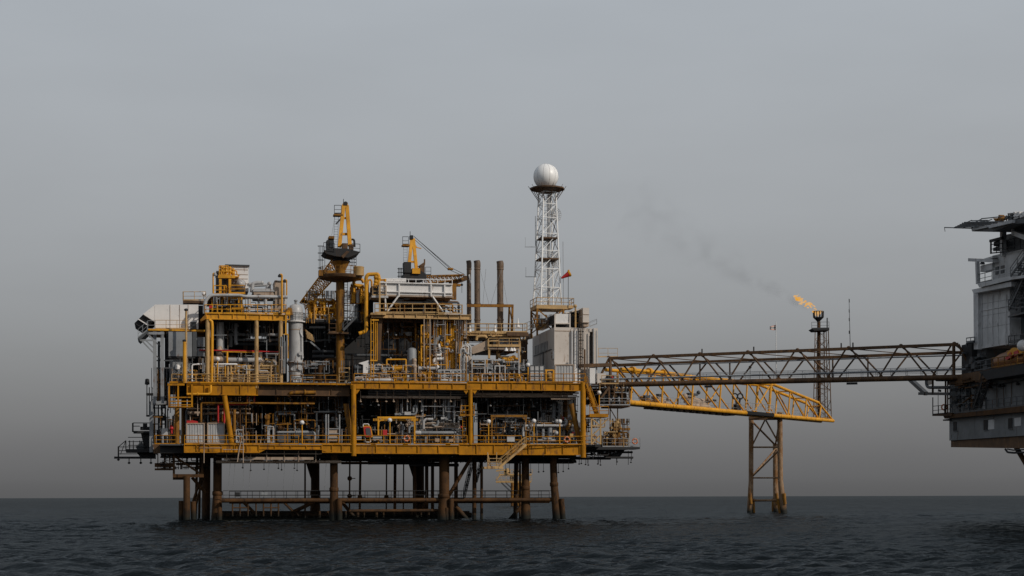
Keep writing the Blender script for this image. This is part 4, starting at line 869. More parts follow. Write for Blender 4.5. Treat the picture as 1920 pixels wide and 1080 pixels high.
MB().drum(663, 682, 689, 2.2, 5).build('motor', M['dgrey'], T); MB().drum(678, 696, 712, 1.3, 3.2).drum(700, 736, 712.5, 1.3, 3).build('roller', M['lgrey'], T)
manifold(T, 690, 737, 683, 714, 1.8, 3.2, 34, 41, ('lgrey', 'tan', 'lgrey'), (0.06, 0.16))
T = thing('pump_cage', 'yellow tube frame around the pump beside the grey drum', 'frame', R1(745, 716, 2)); MB().P([(725, 684, 1.8), (725, 674, 1.8), (761, 674, 1.8), (761, 716, 1.8)], 0.1, bend=0.1).T(735, 690, 760, 690, 2.2, 0.3).build('frame', M['yellow'], T); manifold(T, 737, 762, 692, 716, 2, 3, 14, 14, ('yellow', 'dyellow', 'tan'), (0.06, 0.13))
pipe_thing('black_header', 'dark grey header pipe crossing behind the grey vertical drum', 'pipe', 'dgrey', [(664, 666, 6), (760, 667, 6)], 0.2); pipe_thing('tan_header', 'short tan pipe end left of grey vertical drum', 'pipe', 'tan', [(748, 666, 5), (766, 666.5, 5)], 0.2)
pipe_thing('white_crosspipe', 'short silver pipe right of the grey vertical drum', 'pipe', 'lgrey', [(784, 690.5, 2.2), (820, 690.5, 2.2)], 0.26)
T = thing('yellow_stair_tower', 'tangled yellow stair tower and hoops under the tank module', 'stair tower', R1(800, 716, 4))
frame_rack(T, 790, 807, 610, 716, 2.4, [799], [630, 650, 672, 690], 'yellow', 0.16, 1.6)
for y in (628, 678): MB().torus(R1(797, y, 2.6), 0.5, 0.1, UP, 16, 6).Lt(798, 2.6, [(6, y+6), (6.5, y), (5, y-5)], 14).build('drum', M['yellow'], T)
manifold(T, 784, 812, 620, 700, 2.4, 5, 18, 17, ('yellow', 'dyellow'), (0.07, 0.18))
T = thing('yellow_riser_bundle', 'bundle of yellow vertical riser pipes and elbows under the right of the tank module', 'pipework', R1(838, 716, 4))
for x, r, y1 in ((836, 0.36, 640), (850, 0.3, 612), (845, 0.22, 605), (856, 0.15, 620), (826, 0.2, 600), (814, 0.2, 603)):
    MB().P([(x, 690, 3.2), (x, y1+6, 3.2), (x+5, y1, 3.2), (x+8, y1, 4.5)], r, 10, flange=True).build('riser', M['yellow'], T)
MB().B(812, 603, 838, 606, 3, 3).B(826, 598, 862, 602, 2.6, 3).B(812, 612, 830, 628, 5, 2).build('bracket', M['dyellow'], T)
manifold(T, 808, 866, 600, 700, 3, 6, 50, 23, ('yellow', 'dyellow', 'yellow'), (0.07, 0.2)); manifold(T, 815, 866, 640, 705, 2.4, 5, 24, 24, ('lgrey', 'tan', 'dgrey'), (0.07, 0.2))
T = thing('exhaust_elbow', 'fat grey elbow duct with silver pipe amid yellow risers', 'duct', R1(818, 670, 3)); MB().P([(816, 668, 3), (816, 640, 3), (822, 633, 3), (832, 633, 3)], 0.36, 14).build('duct', M['grey'], T); MB().P([(822, 645, 2.6), (826, 660, 2.6), (826, 666, 2.6), (815, 666, 2.6)], 0.18).P([(832, 673, 2.6), (815, 673, 2.6), (813, 678, 2.6), (822, 690, 2.6)], 0.22).build('pipe', M['white'], T)
T = thing('generator_skid', 'light grey framed generator skid at the middle of upper deck', 'generator', R1(842, 716, 2)); frame_rack(T, 822, 864, 694, 716, 1.6, [833, 845, 856], [704], 'lgrey', 0.16, 2); MB().B(824, 696, 862, 712, 2.2, 1.4).build('body', M['grey'], T); manifold(T, 822, 864, 694, 716, 1.5, 2, 16, 25, ('lgrey', 'grey'), (0.06, 0.14)); MB().drum(824, 840, 713, 1.4, 2.4).build('roller', M['lgrey'], T)
T = thing('yellow_pump', 'small yellow pump and pipes left of the generator skid', 'pump', R1(800, 716, 2)); manifold(T, 786, 822, 696, 716, 1.7, 2.6, 26, 27, ('dyellow', 'yellow', 'tan'), (0.06, 0.14))
pipe_thing('tall_silver_pipes', 'tall silver pipe pair right of the generator skid', 'pipe', 'lgrey', [(869, 716, 2.4), (869, 672, 2.4), (872, 667, 2.4), (875, 672, 2.4), (876, 716, 2.4)], 0.2)
# ================================================================== LOWER LEVEL CONTENTS
def portal(x1, x2, y, yb, v, label, m):
    T = thing('hoist_gantry', label, 'portal frame', R1((x1+x2)/2, yb, v), 'hoist gantries on the lower deck')
    b = MB()
    for x in (x1, x2): b.A(x, y, x, yb, v, 0.2)
    b.build('post', M[m], T); MB().A(x1-2, y, x2+2, y, v, 0.26).A(x1-10, y+4, x2+9, y+4, v+2.5, 0.3).build('beam', M[m], T)
    b = MB()
    for s, x in ((1, x1), (-1, x2)): b.A(x, y+9, x+s*8, y+1, v, 0.12)
    b.build('knee_brace', M[m], T)
portal(709.5, 777.5, 783, 832, 1.0, 'brighter yellow hoist frame beside the red cabinet', 'yellow')
portal(922, 986, 780, 832, 2.0, 'brown yellow hoist frame right of the middle column', 'dyellow')
T = thing('rescue_float', 'rounded orange and yellow rimmed rescue float propped at the deck edge', 'rescue float', R1(689, 832, 0.6))
P_ = [(681, 800), (683, 798), (693, 798), (696, 801), (699, 818), (697, 821), (687, 821), (683, 817)]
MB().prism(P_, 0.4, 0.3).build('rim', M['yellow'], T); MB().prism([(683+(x-689)*0.0+(x-683)*0.86+0.6, 809.5+(y-809.5)*0.86) for x, y in P_], 0.34, 0.1).build('band', M['red'], T)
MB().prism([(685.5+(x-681)*0.58, 809.5+(y-809.5)*0.62) for x, y in P_], 0.28, 0.1).build('panel', M['dgrey'], T)
MB().P([(681, 800, 0.6), (681, 795, 0.6), (691, 795, 0.6), (692, 798, 0.6)], 0.06).P([(685, 821, 0.6), (685, 829, 0.6), (695, 829, 0.6), (695, 821, 0.6)], 0.06).build('cradle', M['white'], T)
T = thing('fire_cabinet', 'red fire cabinet with yellow side under the hoist frame', 'cabinet', R1(722, 832, 1)); MB().B(718, 806, 726, 817, 1.2, 0.6).build('body', M['red'], T); MB().B(714, 806, 718, 816, 1.3, 0.6).build('side', M['dyellow'], T); MB().A(721, 796, 721, 806, 1.4, 0.1).A(721, 817, 721, 832, 1.4, 0.1).build('post', M['dyellow'], T)
for x1, x2, y1, y2, lab in ((666, 678, 817, 825, 'pale box by the foot of the left deck column, left of the orange rescue float'), (699, 716, 817, 824, 'pale box right of the orange rescue float'), (951, 965, 818, 828, 'pale square box hung on the railing under the right hoist frame')):
    T = thing('equipment_box', lab, 'box', R1((x1+x2)/2, y2, 0.4), 'pale boxes at the deck edge'); MB().B(x1, y1, x2, y2, 0.5 if x1 != 951 else -0.1, 0.6 if x1 != 951 else 0.2).build('body', M['lgrey'], T); MB().B(x1-0.3, y1-0.5, x2+0.3, y1+0.5, 0.42 if x1 != 951 else -0.16, 0.75 if x1 != 951 else .3).build('lid', M['tan'], T)
def buoy(x, y, v, label, f=F1, ax=None):
    T = thing('life_ring', label, 'life ring', f.R(x, y, v), 'life rings'); c = f.R(x, y, v); ax = ax or f.ev
    MB(f).torus(c, 0.33, 0.09, ax, 24, 8).build('ring', M['orange'], T)
    b = MB(f); a = Vector(ax).normalized(); p = a.orthogonal().normalized(); q = a.cross(p)
    for k in range(4): d = (p*math.cos(k*1.571+.7)+q*math.sin(k*1.571+.7)); b.torus(c+d*0.33, 0.1, 0.03, d.cross(a), 10, 5)
    b.build('band', M['white'], T)
buoy(762.5, 822, -0.1, 'orange life ring on railing under the brighter hoist frame'); buoy(1063, 824, -0.3, 'orange life ring on railing left of the right corner column'); buoy(1190.5, 827.5, 1.3, 'orange life ring on outermost railing at the right tip of lower deck')
def flood(x, yt, yb, v, label, m='yellow', d=1):
    T = thing('floodlight', label, 'floodlight', R1(x, yb, v), 'floodlight poles on the decks')
    MB().T(x, yt+2, x, yb, v, 0.075, n=8).build('pole', M[m], T)
    MB().lathe(R1(x, yt, v), [(0.1, 0.25), (0.28, 0.1), (0.3, -0.08), (0.18, -0.25)], 12, UP+EU*0.4*d-EV*0.3).build('lamp_head', M['white'], T)
for x, yt, yb, v, lab, d in ((566.5, 792, 832, 0, 'floodlight left of the brown diagonal brace on the lower deck', 1), (731, 787.5, 832, 0, 'floodlight in the middle of the brighter hoist frame', 1), (916, 790, 832, 0.2, 'floodlight left of the brown hoist frame', -1),
                         (1001, 789, 832, -0.3, 'floodlight beside the top of the lower deck stairs', -1), (1049.5, 790, 832, -0.2, 'floodlight near the right end of the lower deck', -1), (1123.5, 736, 775, 0.5, 'floodlight on the right stair landing below the bridge', 1),
                         (990, 684, 717, 0.3, 'floodlight left of the white tote tank', 1), (408, 673, 717, 1.3, 'floodlight at the foot of the process module', -1)):
    flood(x, yt, yb, v, lab, d=d)
T = thing('red_firewater_pipe', 'red firewater pipe stepping down behind the white containers', 'pipe', R1(410, 793, 3)); MB().P([(409, 795, 2.5), (409, 758, 2.5), (464, 758, 2.5), (464, 740, 2.5)], 0.11, bend=0.15).P([(420.5, 795, 2.6), (420.5, 762, 2.6)], 0.12).P([(477, 740, 2.6), (477, 757, 2.6)], 0.1).build('pipe', M['red'], T)
pipe_thing('deckhead_pipe', 'yellow pipe with elbow under left deck girder', 'pipe', 'yellow', [(350, 739, 0.8), (392, 739, 0.8), (395, 736, 0.8), (395, 722, 0.8)], 0.16); pipe_thing('deckhead_pipe', 'long yellow horizontal pipe above the white containers', 'pipe', 'dyellow', [(377, 792, 2.2), (377, 755, 2.2), (590, 757, 2.2)], 0.13, flange=False)
pipe_thing('brown_deckhead_pipe', 'thick brown pipe with elbow hanging under the recessed girder', 'pipe', 'dyellow', [(541, 742, 2), (545, 737, 1.6), (552, 736, 1.6), (592, 736, 1.6)], 0.24)
T = thing('yellow_goose_vent', 'fat yellow vent pipe with round mouth behind the lower railing', 'vent', R1(500, 832, 3)); MB().P([(500, 828, 3), (500, 800, 3), (502, 784, 3), (501, 781, 2.2)], 0.28, 14).lathe(R1(501.5, 781.5, 2.2), [(0.34, 0), (0.36, 0.3), (0.2, 0.5)], 16, EV).build('pipe', M['dyellow'], T)
for x, y1, v, m, r, lab in ((439.5, 768, 2.5, 'dyellow', 0.2, 'yellow standpipe right of the left diagonal brace'), (450, 762, 3, 'rust', 0.1, 'thin brown standpipe in shade right of the left diagonal brace'), (461, 763, 3, 'dyellow', 0.09, 'thin yellow standpipe left of the white frame'), (474, 765, 4, 'rust', 0.08, 'thinnest brown standpipe behind the white frame'), (539, 792, 3, 'dyellow', 0.09, 'short yellow post left of the pale floodlight')):
    T = thing('standpipe', lab, 'pipe', R1(x, 832, v)); MB().T(x, y1, x, 832, v, r).build('pipe', M[m], T)
for x1, x2, y1, lab in ((443, 456, 806, 'white tube stand right of the left diagonal brace'), (502, 513, 800, 'white tube stand beside the fat yellow vent pipe')):
    T = thing('tube_stand', lab, 'stand', R1((x1+x2)/2, 832, 1.5), 'white tube stands'); frame_rack(T, x1, x2, y1, 830, 1.2, [], [818, 829], 'lgrey', 0.1, 0.8); manifold(T, x1, x2, y1+3, 828, 1.3, 1.8, 6, x1, ('lgrey', 'grey'), (0.05, 0.1))
pipe_thing('leaning_pole', 'thin pale pole leaning across the left deck edge', 'pole', 'tan', [(454, 818, -0.4), (448, 845, -0.5), (445, 866, -0.5)], 0.07)
single(MB().T(382.5, 815, 382.5, 868, -0.4, 0.06).T(456, 799, 456, 868, -0.4, 0.06).T(374, 832, 420, 832, -0.4, 0.05).T(374, 840, 416, 840, -0.4, 0.05).T(418, 843, 458, 843, -0.4, 0.05), 'scaffold_tube', M['tan'], 'thin scaffold tubes clamped outside the left deck edge', 'scaffold', R1(420, 850, -0.4))
T = thing('chemical_cage', 'tan caged tank with tall posts near the brown diagonal brace', 'tank', R1(624, 832, 1)); MB().B(616, 806, 632, 827, 1.2, 1.4).build('body', M['tan'], T)
b = MB()
for x, y in ((611, 777), (615.5, 777), (636.5, 777), (641, 805)): b.T(x, y, x, 832, 1.1, 0.1)
for y in (804, 813, 821): b.A(614, y, 637, y, 1.1, 0.1)
b.build('frame', M['steel'], T)
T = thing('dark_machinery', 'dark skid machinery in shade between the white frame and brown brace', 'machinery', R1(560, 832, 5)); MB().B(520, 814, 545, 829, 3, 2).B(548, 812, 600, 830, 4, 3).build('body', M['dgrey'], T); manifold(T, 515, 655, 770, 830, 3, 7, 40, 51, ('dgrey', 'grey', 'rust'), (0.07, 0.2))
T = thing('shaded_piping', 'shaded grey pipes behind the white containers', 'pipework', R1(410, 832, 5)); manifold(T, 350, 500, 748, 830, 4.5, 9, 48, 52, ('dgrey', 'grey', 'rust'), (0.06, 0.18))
b = MB()
for y, v in ((766, 3.4), (774, 4), (776, 4.5)): b.T(352, y, 470, y+1, v, 0.1)
b.B(352, 771, 378, 775, 3.2, 0.6).B(413, 772, 448, 776, 3, 0.6); b.build('rack', M['tan'], T)
T = thing('gas_cooler_piping', 'silver pipes and white valve boxes at the middle of the lower deck', 'pipework', R1(800, 832, 3))
for pts, r, m in (([(753, 757, 3), (753, 775, 3)], 0.18, 'grey'), ([(740, 777, 2.6), (759, 777, 2.6), (778, 777, 2.6), (781, 772, 2.6), (781, 762, 2.6), (778, 760, 2.6), (775, 764, 2.6), (775, 773, 2.6)], 0.14, 'grey'), ([(792, 757, 3), (792, 762, 3), (792, 792, 3)], 0.13, 'grey'),
                  ([(841.5, 748, 2.5), (841.5, 784, 2.5), (838, 787, 2.5), (826, 787, 2.5)], 0.2, 'grey'), ([(851, 748, 3), (851, 798, 3)], 0.17, 'grey'), ([(812, 786, 2.2), (798, 786, 2.2), (794, 790, 2.2), (794, 804, 2.2)], 0.18, 'lgrey'), ([(821, 788, 2.3), (821, 796, 2.3), (817, 799, 2.3), (810, 796, 2.3)], 0.15, 'grey'),
                  ([(754, 795, 2.4), (754, 823, 2.4)], 0.24, 'grey'), ([(767, 812, 2.4), (767, 803, 2.4), (770, 799, 2.4), (778, 799, 2.4)], 0.15, 'grey'), ([(745, 765, 3.2), (743, 768, 3.2), (743, 794, 3.2)], 0.09, 'tan'), ([(770, 778, 3.3), (798, 779, 3.3)], 0.17, 'dyellow'), ([(804, 760, 4), (804, 785, 4)], 0.18, 'rust')):
    MB().P([p for p in pts], r, 10, flange=True).build('pipe', M[m], T)
[MB().B(*q_).build('valve_box', M['lgrey'], T) for q_ in ((758.5, 772, 770.5, 778, 2.2, 0.6), (789.5, 761, 795, 772, 2.7, 0.5), (827, 782, 837, 786, 2.1, 0.6))]
manifold(T, 745, 870, 770, 830, 3, 6, 44, 61, ('grey', 'dgrey', 'tan'), (0.05, 0.15)); b = MB()
for y, v in ((793, 2.4), (796, 2.6), (802, 2.3)): b.T(800, y, 862, y+1, v, 0.08)
b.build('cross_pipe', M['tan'], T)
T = thing('silver_drum', 'long silver horizontal drum with white end behind lower deck railing', 'vessel', R1(816, 832, 2)); MB().drum(781, 856, 811.5, 1.6, 3.2).build('shell', M['grey'], T); MB().drum(776, 790, 811.5, 1.55, 4).build('end_cap', M['lgrey'], T)
b = MB()
for x in (799, 838): b.A(x, 813, x, 830, 2, 0.35)
b.build('saddle', M['grey'], T); MB().B(816, 822, 824, 828, 1.4, 0.7).B(842, 823, 850, 828, 1.3, 0.7).build('terminal_box', M['tan'], T)
T = thing('tan_conduit_rack', 'tan conduit rack above the silver drum', 'pipework', R1(825, 805, 2.6)); MB().B(795, 799, 867, 803, 2.8, 0.4).build('rack', M['tan'], T); MB().sphere(R1(825, 801, 2.5), 0.14, 6).sphere(R1(865, 801, 2.5), 0.16, 6).build('beacon', M['red'], T)
T = thing('compressor_piping', 'silver pipe loop and white valves at the right end of the lower deck', 'pipework', R1(1030, 832, 2))
for pts, r, m in (([(981, 818, 2), (981, 803, 2), (985, 798, 2), (1055, 798, 2), (1062, 796, 2), (1063, 789, 2), (1059, 786, 2)], 0.17, 'lgrey'), ([(1039, 757, 4), (1038, 784, 4)], 0.24, 'grey'), ([(1049, 757, 4), (1049, 786, 4)], 0.2, 'grey'), ([(1019.5, 774, 5), (1019.5, 796, 5)], 0.2, 'grey'), ([(949, 815, 4), (949, 772, 4), (952, 767, 4), (957, 764, 4)], 0.16, 'dgrey'), ([(1031, 802, 2.2), (1031, 824, 2.2)], 0.3, 'grey'), ([(955, 795, 4), (955, 815, 4)], 0.2, 'dgrey')):
    MB().P(pts, r, 10, flange=True).build('pipe', M[m], T)
for x, y in ((1044, 790), (1049, 792), (1068, 781), (1072, 783), (1075, 799), (1074, 806), (1043, 812), (1078, 809)): MB().sphere(R1(x, y, 2), 0.28, 8).build('valve', M['lgrey'], T)
MB().drum(1006, 1042, 826, 1.4, 2.8).drum(1018, 1034, 823, 1.3, 2.6).build('drum', M['grey'], T)
MB().B(1069, 813, 1076, 820, 0.8, 0.5).B(1067, 787, 1073, 800, 2.2, 1).build('terminal_box', M['cream'], T); MB().P([(1064, 806, 2.2), (1064, 792, 2.2), (1070, 789, 2.2)], 0.2).T(1052, 778, 1052, 788, 3, 0.08).build('yellow_pipe', M['dyellow'], T)
MB().B(1055, 781, 1057, 786, 2.5, 0.3).B(1073, 810, 1077, 813, 0.9, 0.3).build('handle', M['red'], T)
manifold(T, 985, 1085, 790, 830, 2.2, 5, 56, 71, ('grey', 'tan', 'grey', 'dyellow'), (0.05, 0.15)); manifold(T, 930, 990, 790, 830, 3.5, 6, 22, 72, ('dgrey', 'grey'), (0.08, 0.2))
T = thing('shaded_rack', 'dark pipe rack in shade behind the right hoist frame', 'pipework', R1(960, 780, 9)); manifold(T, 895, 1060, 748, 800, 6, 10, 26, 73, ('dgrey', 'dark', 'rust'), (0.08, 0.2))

# ================================================================== UPPER DECK RIGHT
STX = ((879.5, 4.2, 489, 18, 'furthest left of three rust brown exhaust stacks, darkest and thinnest'), (895, 5.4, 489, 13, 'middle rust brown exhaust stack'), (938, 5.8, 490, 11, 'rightmost rust brown exhaust stack, apart from the other two'))
for x, r, yt, v, lab in STX:
    T = thing('exhaust_stack', lab, 'exhaust stack', R1(x, 622, v), 'exhaust stacks')
    k = F1.sc(x, 560, v); c = R1(x, 620, v)
    zt = R1(x, yt+13, v).z; MB().lathe(c, [(r*k*1.05, 0), (r*k, 0.5), (r*k, zt-c.z)], 24).build('flue', M['stack'], T)
    o = MB(); pts = [R1(x, yt+14, v), R1(x, yt+9, v), R1(x-0.8, yt+4, v), R1(x-1.2, yt+1, v)]
    o.lathe(pts[0], [(r*k*1.02, 0), (r*k*1.12, 0.2), (r*k*1.12, 0.7), (r*k*1.0, 0.95)], 24, UP).tube(pts[1], pts[3]+UP*0.1, r*k*1.02, r*k*1.06, 24); o.build('mouth', M['stack'], T)
    b = MB()
    for y in (505, 570, 600): b.lathe(R1(x, y, v), [(r*k*1.05, -0.1), (r*k*1.13, -0.05), (r*k*1.13, 0.1), (r*k*1.05, 0.15)], 24)
    b.build('collar', M['stack'], T)
T = thing('stack_gantry', 'yellow brown steel frame bracing the three exhaust stacks', 'steel frame', R1(915, 625, 9))
MB().A(876, 573, 962, 573.5, 9.5, 0.36).A(876, 572, 962, 573, 14, 0.3).A(961, 573, 961, 573, 9.5, 0.3, v2=14).A(961, 573, 960, 625, 9.5, 0.26).A(955, 573, 953, 625, 13, 0.22).A(955, 575, 961, 610, 9.6, 0.12).build('frame', M['dyellow'], T)
for q in ((911, 560, 905, 575), (940, 505, 952, 575), (940, 505, 919, 575), (900, 505, 918, 575)): MB().T(q[0], q[1] if q[1] != 560 else 505, q[2], q[3], 10, 0.018, n=4).build('guy_wire', M['steel'], T)
T = thing('stack_deck', 'cream yellow railed deck at the foot of the exhaust stacks', 'deck module', R1(925, 628, 5))
MB().B(866, 622.5, 990, 624, 4.0, 12).build('deck', M['cream'], T); MB().G(864, 986, 624, 630, 4, 7).build('girder', M['cream'], T); MB().K([(868, 622.5, 4), (988, 623, 4)], r=0.05).K([(868, 622.5, 12), (980, 623, 12)], r=0.05).build('railing', M['cream'], T)
for x in (877, 974, 932): MB().A(x, 630, x, 717, 5, 0.3).build('column', M['cream'], T)
MB().A(950, 626, 990, 627, 3.6, 0.5).build('cross_beam', M['brown'], T)
b = MB()
for x, y in ((928, 618), (971, 609), (881, 618)): b.lathe(R1(x, y, 4.2), [(0.28, -0.3), (0.2, 0), (0.1, 0.5), (0.05, 0.9)], 12)
b.build('vent', M['white'], T); MB().torus(R1(925, 626, 3.6), 0.36, 0.08, EV, 18, 6).build('hose_ring', M['cream'], T)
single(MB().K([(984, 622, 5), (1008, 612, 12)], r=0.04), 'access_railing', M['steel'], 'thin railing climbing towards the lattice tower base', 'railing', R1(990, 622, 6))
T = thing('air_cooler', 'tan box air cooler with round fan shrouds raised over the pipework', 'air cooler', R1(930, 665, 5))
MB().B(915, 647.5, 974, 655, 3.0, 9).build('plenum', M['tan'], T); MB().B(914.5, 636, 917, 655, 2.9, 9.2).build('side_panel', M['cream'], T)
MB().K([(916, 648, 2.9), (974, 648, 2.9)], r=0.05, h=0.95).A(914, 648, 975, 648.5, 2.9, 0.28).build('railing', M['cream'], T)
MB().B(925, 636, 972, 646, 5, 5).build('tube_bundle', M['grey'], T)
for x in (928, 952): MB().Lt(x+3, 6, [(12, 655), (12, 659), (9, 662), (4, 663)], 24).build('fan_shroud', M['dyellow'], T)
for x in (917, 973): MB().A(x, 655, x, 672, 3.2, 0.25).A(x, 655, x, 717, 10, 0.25).build('leg', M['cream'], T)
MB().prism([(884, 651), (915, 637), (915, 655), (886, 664)], 3.2, 6).build('header_box', M['tan'], T); MB().P([(893, 638, 4), (894, 632, 4), (898, 630.5, 4), (909, 630.5, 4), (913, 634, 4)], 0.2).P([(935, 663, 4), (935, 668, 4), (940, 670.5, 4), (958, 670.5, 4), (961, 674, 4), (961, 690, 4)], 0.2).build('pipe', M['cream'], T)
b = MB()
for x in (949, 959, 964): b.lathe(R1(x, 656, 3), [(0.3, -0.15), (0.2, 0.1), (0.1, 0.3)], 12)
b.build('lamp', M['white'], T)
T = thing('metering_skid', 'light grey tube framed metering skid beneath the air cooler', 'skid', R1(920, 716, 2))
frame_rack(T, 885, 923, 674, 716, 1.6, [909.5], [683, 690], 'lgrey', 0.15, 2.2); frame_rack(T, 928, 947, 686, 716, 1.4, [937], [], 'lgrey', 0.14, 2)
MB().B(910, 683, 922, 692, 1.5, 0.3).build('panel', M['grey'], T); MB().A(884, 675, 946, 675, 1.8, 0.14).A(943, 678.5, 974, 678.5, 1.8, 0.16).A(973, 655, 973, 702, 1.8, 0.14).build('beam', M['lgrey'], T)
manifold(T, 884, 985, 678, 716, 1.8, 4.5, 96, 81, ('grey', 'lgrey', 'tan', 'dgrey'), (0.06, 0.17)); manifold(T, 884, 985, 700, 716, 1.3, 2.2, 22, 82, ('yellow', 'dyellow', 'lgrey'), (0.06, 0.14)); MB().T(940, 693.5, 972, 694, 2.2, 0.08).build('red_pipe', M['red'], T)
manifold(T, 940, 975, 668, 695, 3, 5, 20, 83, ('dyellow', 'yellow'), (0.08, 0.18))
T = thing('silver_silencer', 'small silver silencer pipes behind the steel columns right of the tank module', 'pipework', R1(876, 716, 3)); MB().B(864, 655, 877, 664, 3, 1.2).P([(872, 690, 2.6), (872, 672, 2.6), (876, 667, 2.6), (880, 672, 2.6), (880, 716, 2.6)], 0.22).build('body', M['tan'], T); manifold(T, 862, 884, 640, 716, 2.2, 4, 20, 86, ('lgrey', 'grey', 'white'), (0.06, 0.16))
T = thing('yellow_pump_set', 'yellow pump set with red handles between tote tank and ribbed container', 'pump', R1(1031, 717, 1.4)); MB().B(1025, 700, 1037, 712, 1.5, 1).A(1024, 694, 1024, 717, 1.3, 0.18).A(1038, 694, 1038, 717, 1.3, 0.18).A(1022, 694, 1038, 694, 1.3, 0.16).build('frame', M['yellow'], T); MB().sphere(R1(1030, 703, 1.3), 0.36, 8).sphere(R1(1031, 709, 1.3), 0.3, 8).build('pump', M['cream'], T); MB().B(1035, 701, 1036.5, 704, 1.1, 0.3).B(1024, 716, 1026, 718, 1.1, 0.3).build('handle', M['red'], T)
MB().B(1020, 693, 1037, 695.5, 1.8, 1).build('roof', M['white'], T)

# off white building ------------------------------------------------
T = thing('service_building', 'tall off white clad building beneath the lattice tower', 'building', R1(1070, 717, 8)); BV = 3.4
MB().B(1039.5, 614, 1087, 719, BV, 13).build('wall', M['wall'], T); MB().B(1090, 615.5, 1106, 719, BV+0.6, 9).build('wall', M['wall'], T); MB().B(1105, 616, 1113, 719, BV+1.8, 8).build('recess_wall', M['concrete'], T); MB().B(1113, 615.5, 1121, 688, BV+0.3, 8).build('pilaster', M['wall'], T)
MB().B(1105, 616, 1113.5, 622, BV+0.5, 1.4).build('lintel', M['wall'], T)
b = MB(); fu = U(1039.5, 614, BV)-0.06
zr = lambda y: R1(1039, y, BV).z
for i in range(9): v = BV+3.8+i*0.9; b.box(fu, fu+0.1, v, v+0.5 if i != 5 else v+0.2, zr(651), zr(634))
b.build('louvre', M['glass'], T)
MB().box(fu-0.05, fu+0.08, BV+1.5, BV+12, zr(653.5), zr(652.3)).box(fu-0.05, fu+0.08, BV+6.2, BV+6.5, zr(716), zr(653.6)).build('conduit', M['dgrey'], T)
MB().box(fu-0.1, fu+0.1, BV+0.25, BV+1.3, zr(672), zr(657)).build('vent_frame', M['white'], T); MB().box(fu-0.13, fu-0.02, BV+0.42, BV+1.13, zr(663.5), zr(658)).box(fu-0.13, fu-0.02, BV+0.42, BV+1.13, zr(671), zr(665)).build('vent_mesh', M['tan'], T)
b = MB()
for v in (BV+4.2, BV+8.3): b.box(fu+0.02, fu+0.12, v, v+0.06, zr(716), zr(616))
b.box(U(1040, 619, BV), U(1087, 619, BV), BV-0.03, BV+0.1, zr(621), zr(619.5)); b.build('panel_seam', M['tan'], T)
for x in (1072.5, 1078, 1081.5): MB().T(x, 620, x, 716, BV-0.2, 0.11).build('conduit', M['white'], T)
MB().ladder(R1(1088.5, 719, BV-0.5), R1(1088.5, 606, BV-0.5), EU, 0.5, 0.05, 0.4, True, -EV).build('caged_ladder', M['dark'], T)
MB().T(1113, 617, 1113, 716, BV-0.1, 0.08).T(1118.5, 620, 1118.5, 716, BV-0.1, 0.1).build('drainpipe', M['lgrey'], T)
MB().K([(1106, 613, BV+2), (1119, 608, BV+2), (1119, 608, BV+7)], r=0.03, h=0.7).build('roof_railing', M['steel'], T)
MB().B(1075, 690, 1088, 719, BV-0.4, 0.4).B(1106, 690, 1116, 719, 2.4, 2).build('lower_panel', M['white'], T)
MB().P([(985, 646, BV+11.5), (984, 637, BV+11.5), (987, 632, BV+11.3), (996, 630, BV+10.5)], 0.4, 12).build('roof_duct', M['tan'], T)
single(MB().B(976, 638, 988, 706, 9, 1.5).A(978, 637, 978, 717, 8.9, 0.1).A(984, 637, 984, 717, 8.9, 0.1).A(988, 637, 988, 717, 8.9, 0.1).A(976, 660, 989, 660, 8.9, 0.1).A(976, 684, 989, 684, 8.9, 0.1), 'hoist_shaft', M['brown'], 'brown ladder shaft against the shaded side of the off white building', 'shaft', R1(982, 717, 9))
T = thing('air_conditioner', 'white rooftop air conditioner with dark side grille', 'air conditioner', R1(1054, 613, BV+1)); MB().B(1040, 588.5, 1069, 606, BV+0.4, 3.5).build('casing', M['white'], T); gu = U(1040, 598, BV+0.4)
MB().box(gu-0.06, gu+0.02, BV+0.6, BV+3.7, R1(1040, 605, BV).z, R1(1040, 589.5, BV).z).build('grille', M['dark'], T); b = MB()
for x in (1040.5, 1068.5): b.A(x, 588, x, 614, BV+0.35, 0.16); b.A(x, 588, x, 614, BV+3.9, 0.16)
b.A(1040, 606.5, 1069, 606.5, BV+0.33, 0.16).A(1040, 606.5, 1040, 606.5, BV+0.33, 0.14, v2=BV+4).build('stand', M['wall'], T)
MB().B(1041, 607, 1068, 613.5, BV+1.5, 2).build('shade_box', M['dark'], T)
T = thing('condenser_unit', 'dark faced condenser unit behind the tower legs on the building roof', 'condenser', R1(1015, 613, BV+8)); MB().B(1017, 597, 1030, 614, BV+5.5, 4).build('casing', M['tan'], T); gu = U(1017, 605, BV+5.5); MB().box(gu-0.06, gu+0.02, BV+5.7, BV+9.3, R1(1017, 613, BV+5.5).z, R1(1017, 598, BV+5.5).z).build('grille', M['dark'], T)
for y1, y2, lab in ((577, 590, 'upper cream box of the stack on the building roof'), (590.5, 605, 'lower cream box of the stack on the building roof')):
    T = thing('roof_cabinet', lab, 'cabinet', R1(1098, y2, BV+1.5), 'stacked roof cabinets'); MB().B(1093, y1, 1104.5, y2, BV+0.8, 2.5).build('body', M['wall'], T); gu = U(1093, y1, BV+0.8); MB().box(gu-0.05, gu+0.02, BV+1, BV+3.2, R1(1093, y2-1, BV).z, R1(1093, y1+1, BV).z).B(1092.6, y2-1, 1105, y2-0.2, BV+0.74, 2.6).build('grille', M['tan'], T)
single(MB().B(1093.5, 605.5, 1104, 612, BV+1, 2.2), 'roof_plinth', M['tan'], 'tan plinth under the stacked roof cabinets', 'plinth', R1(1099, 614, BV+1.5))
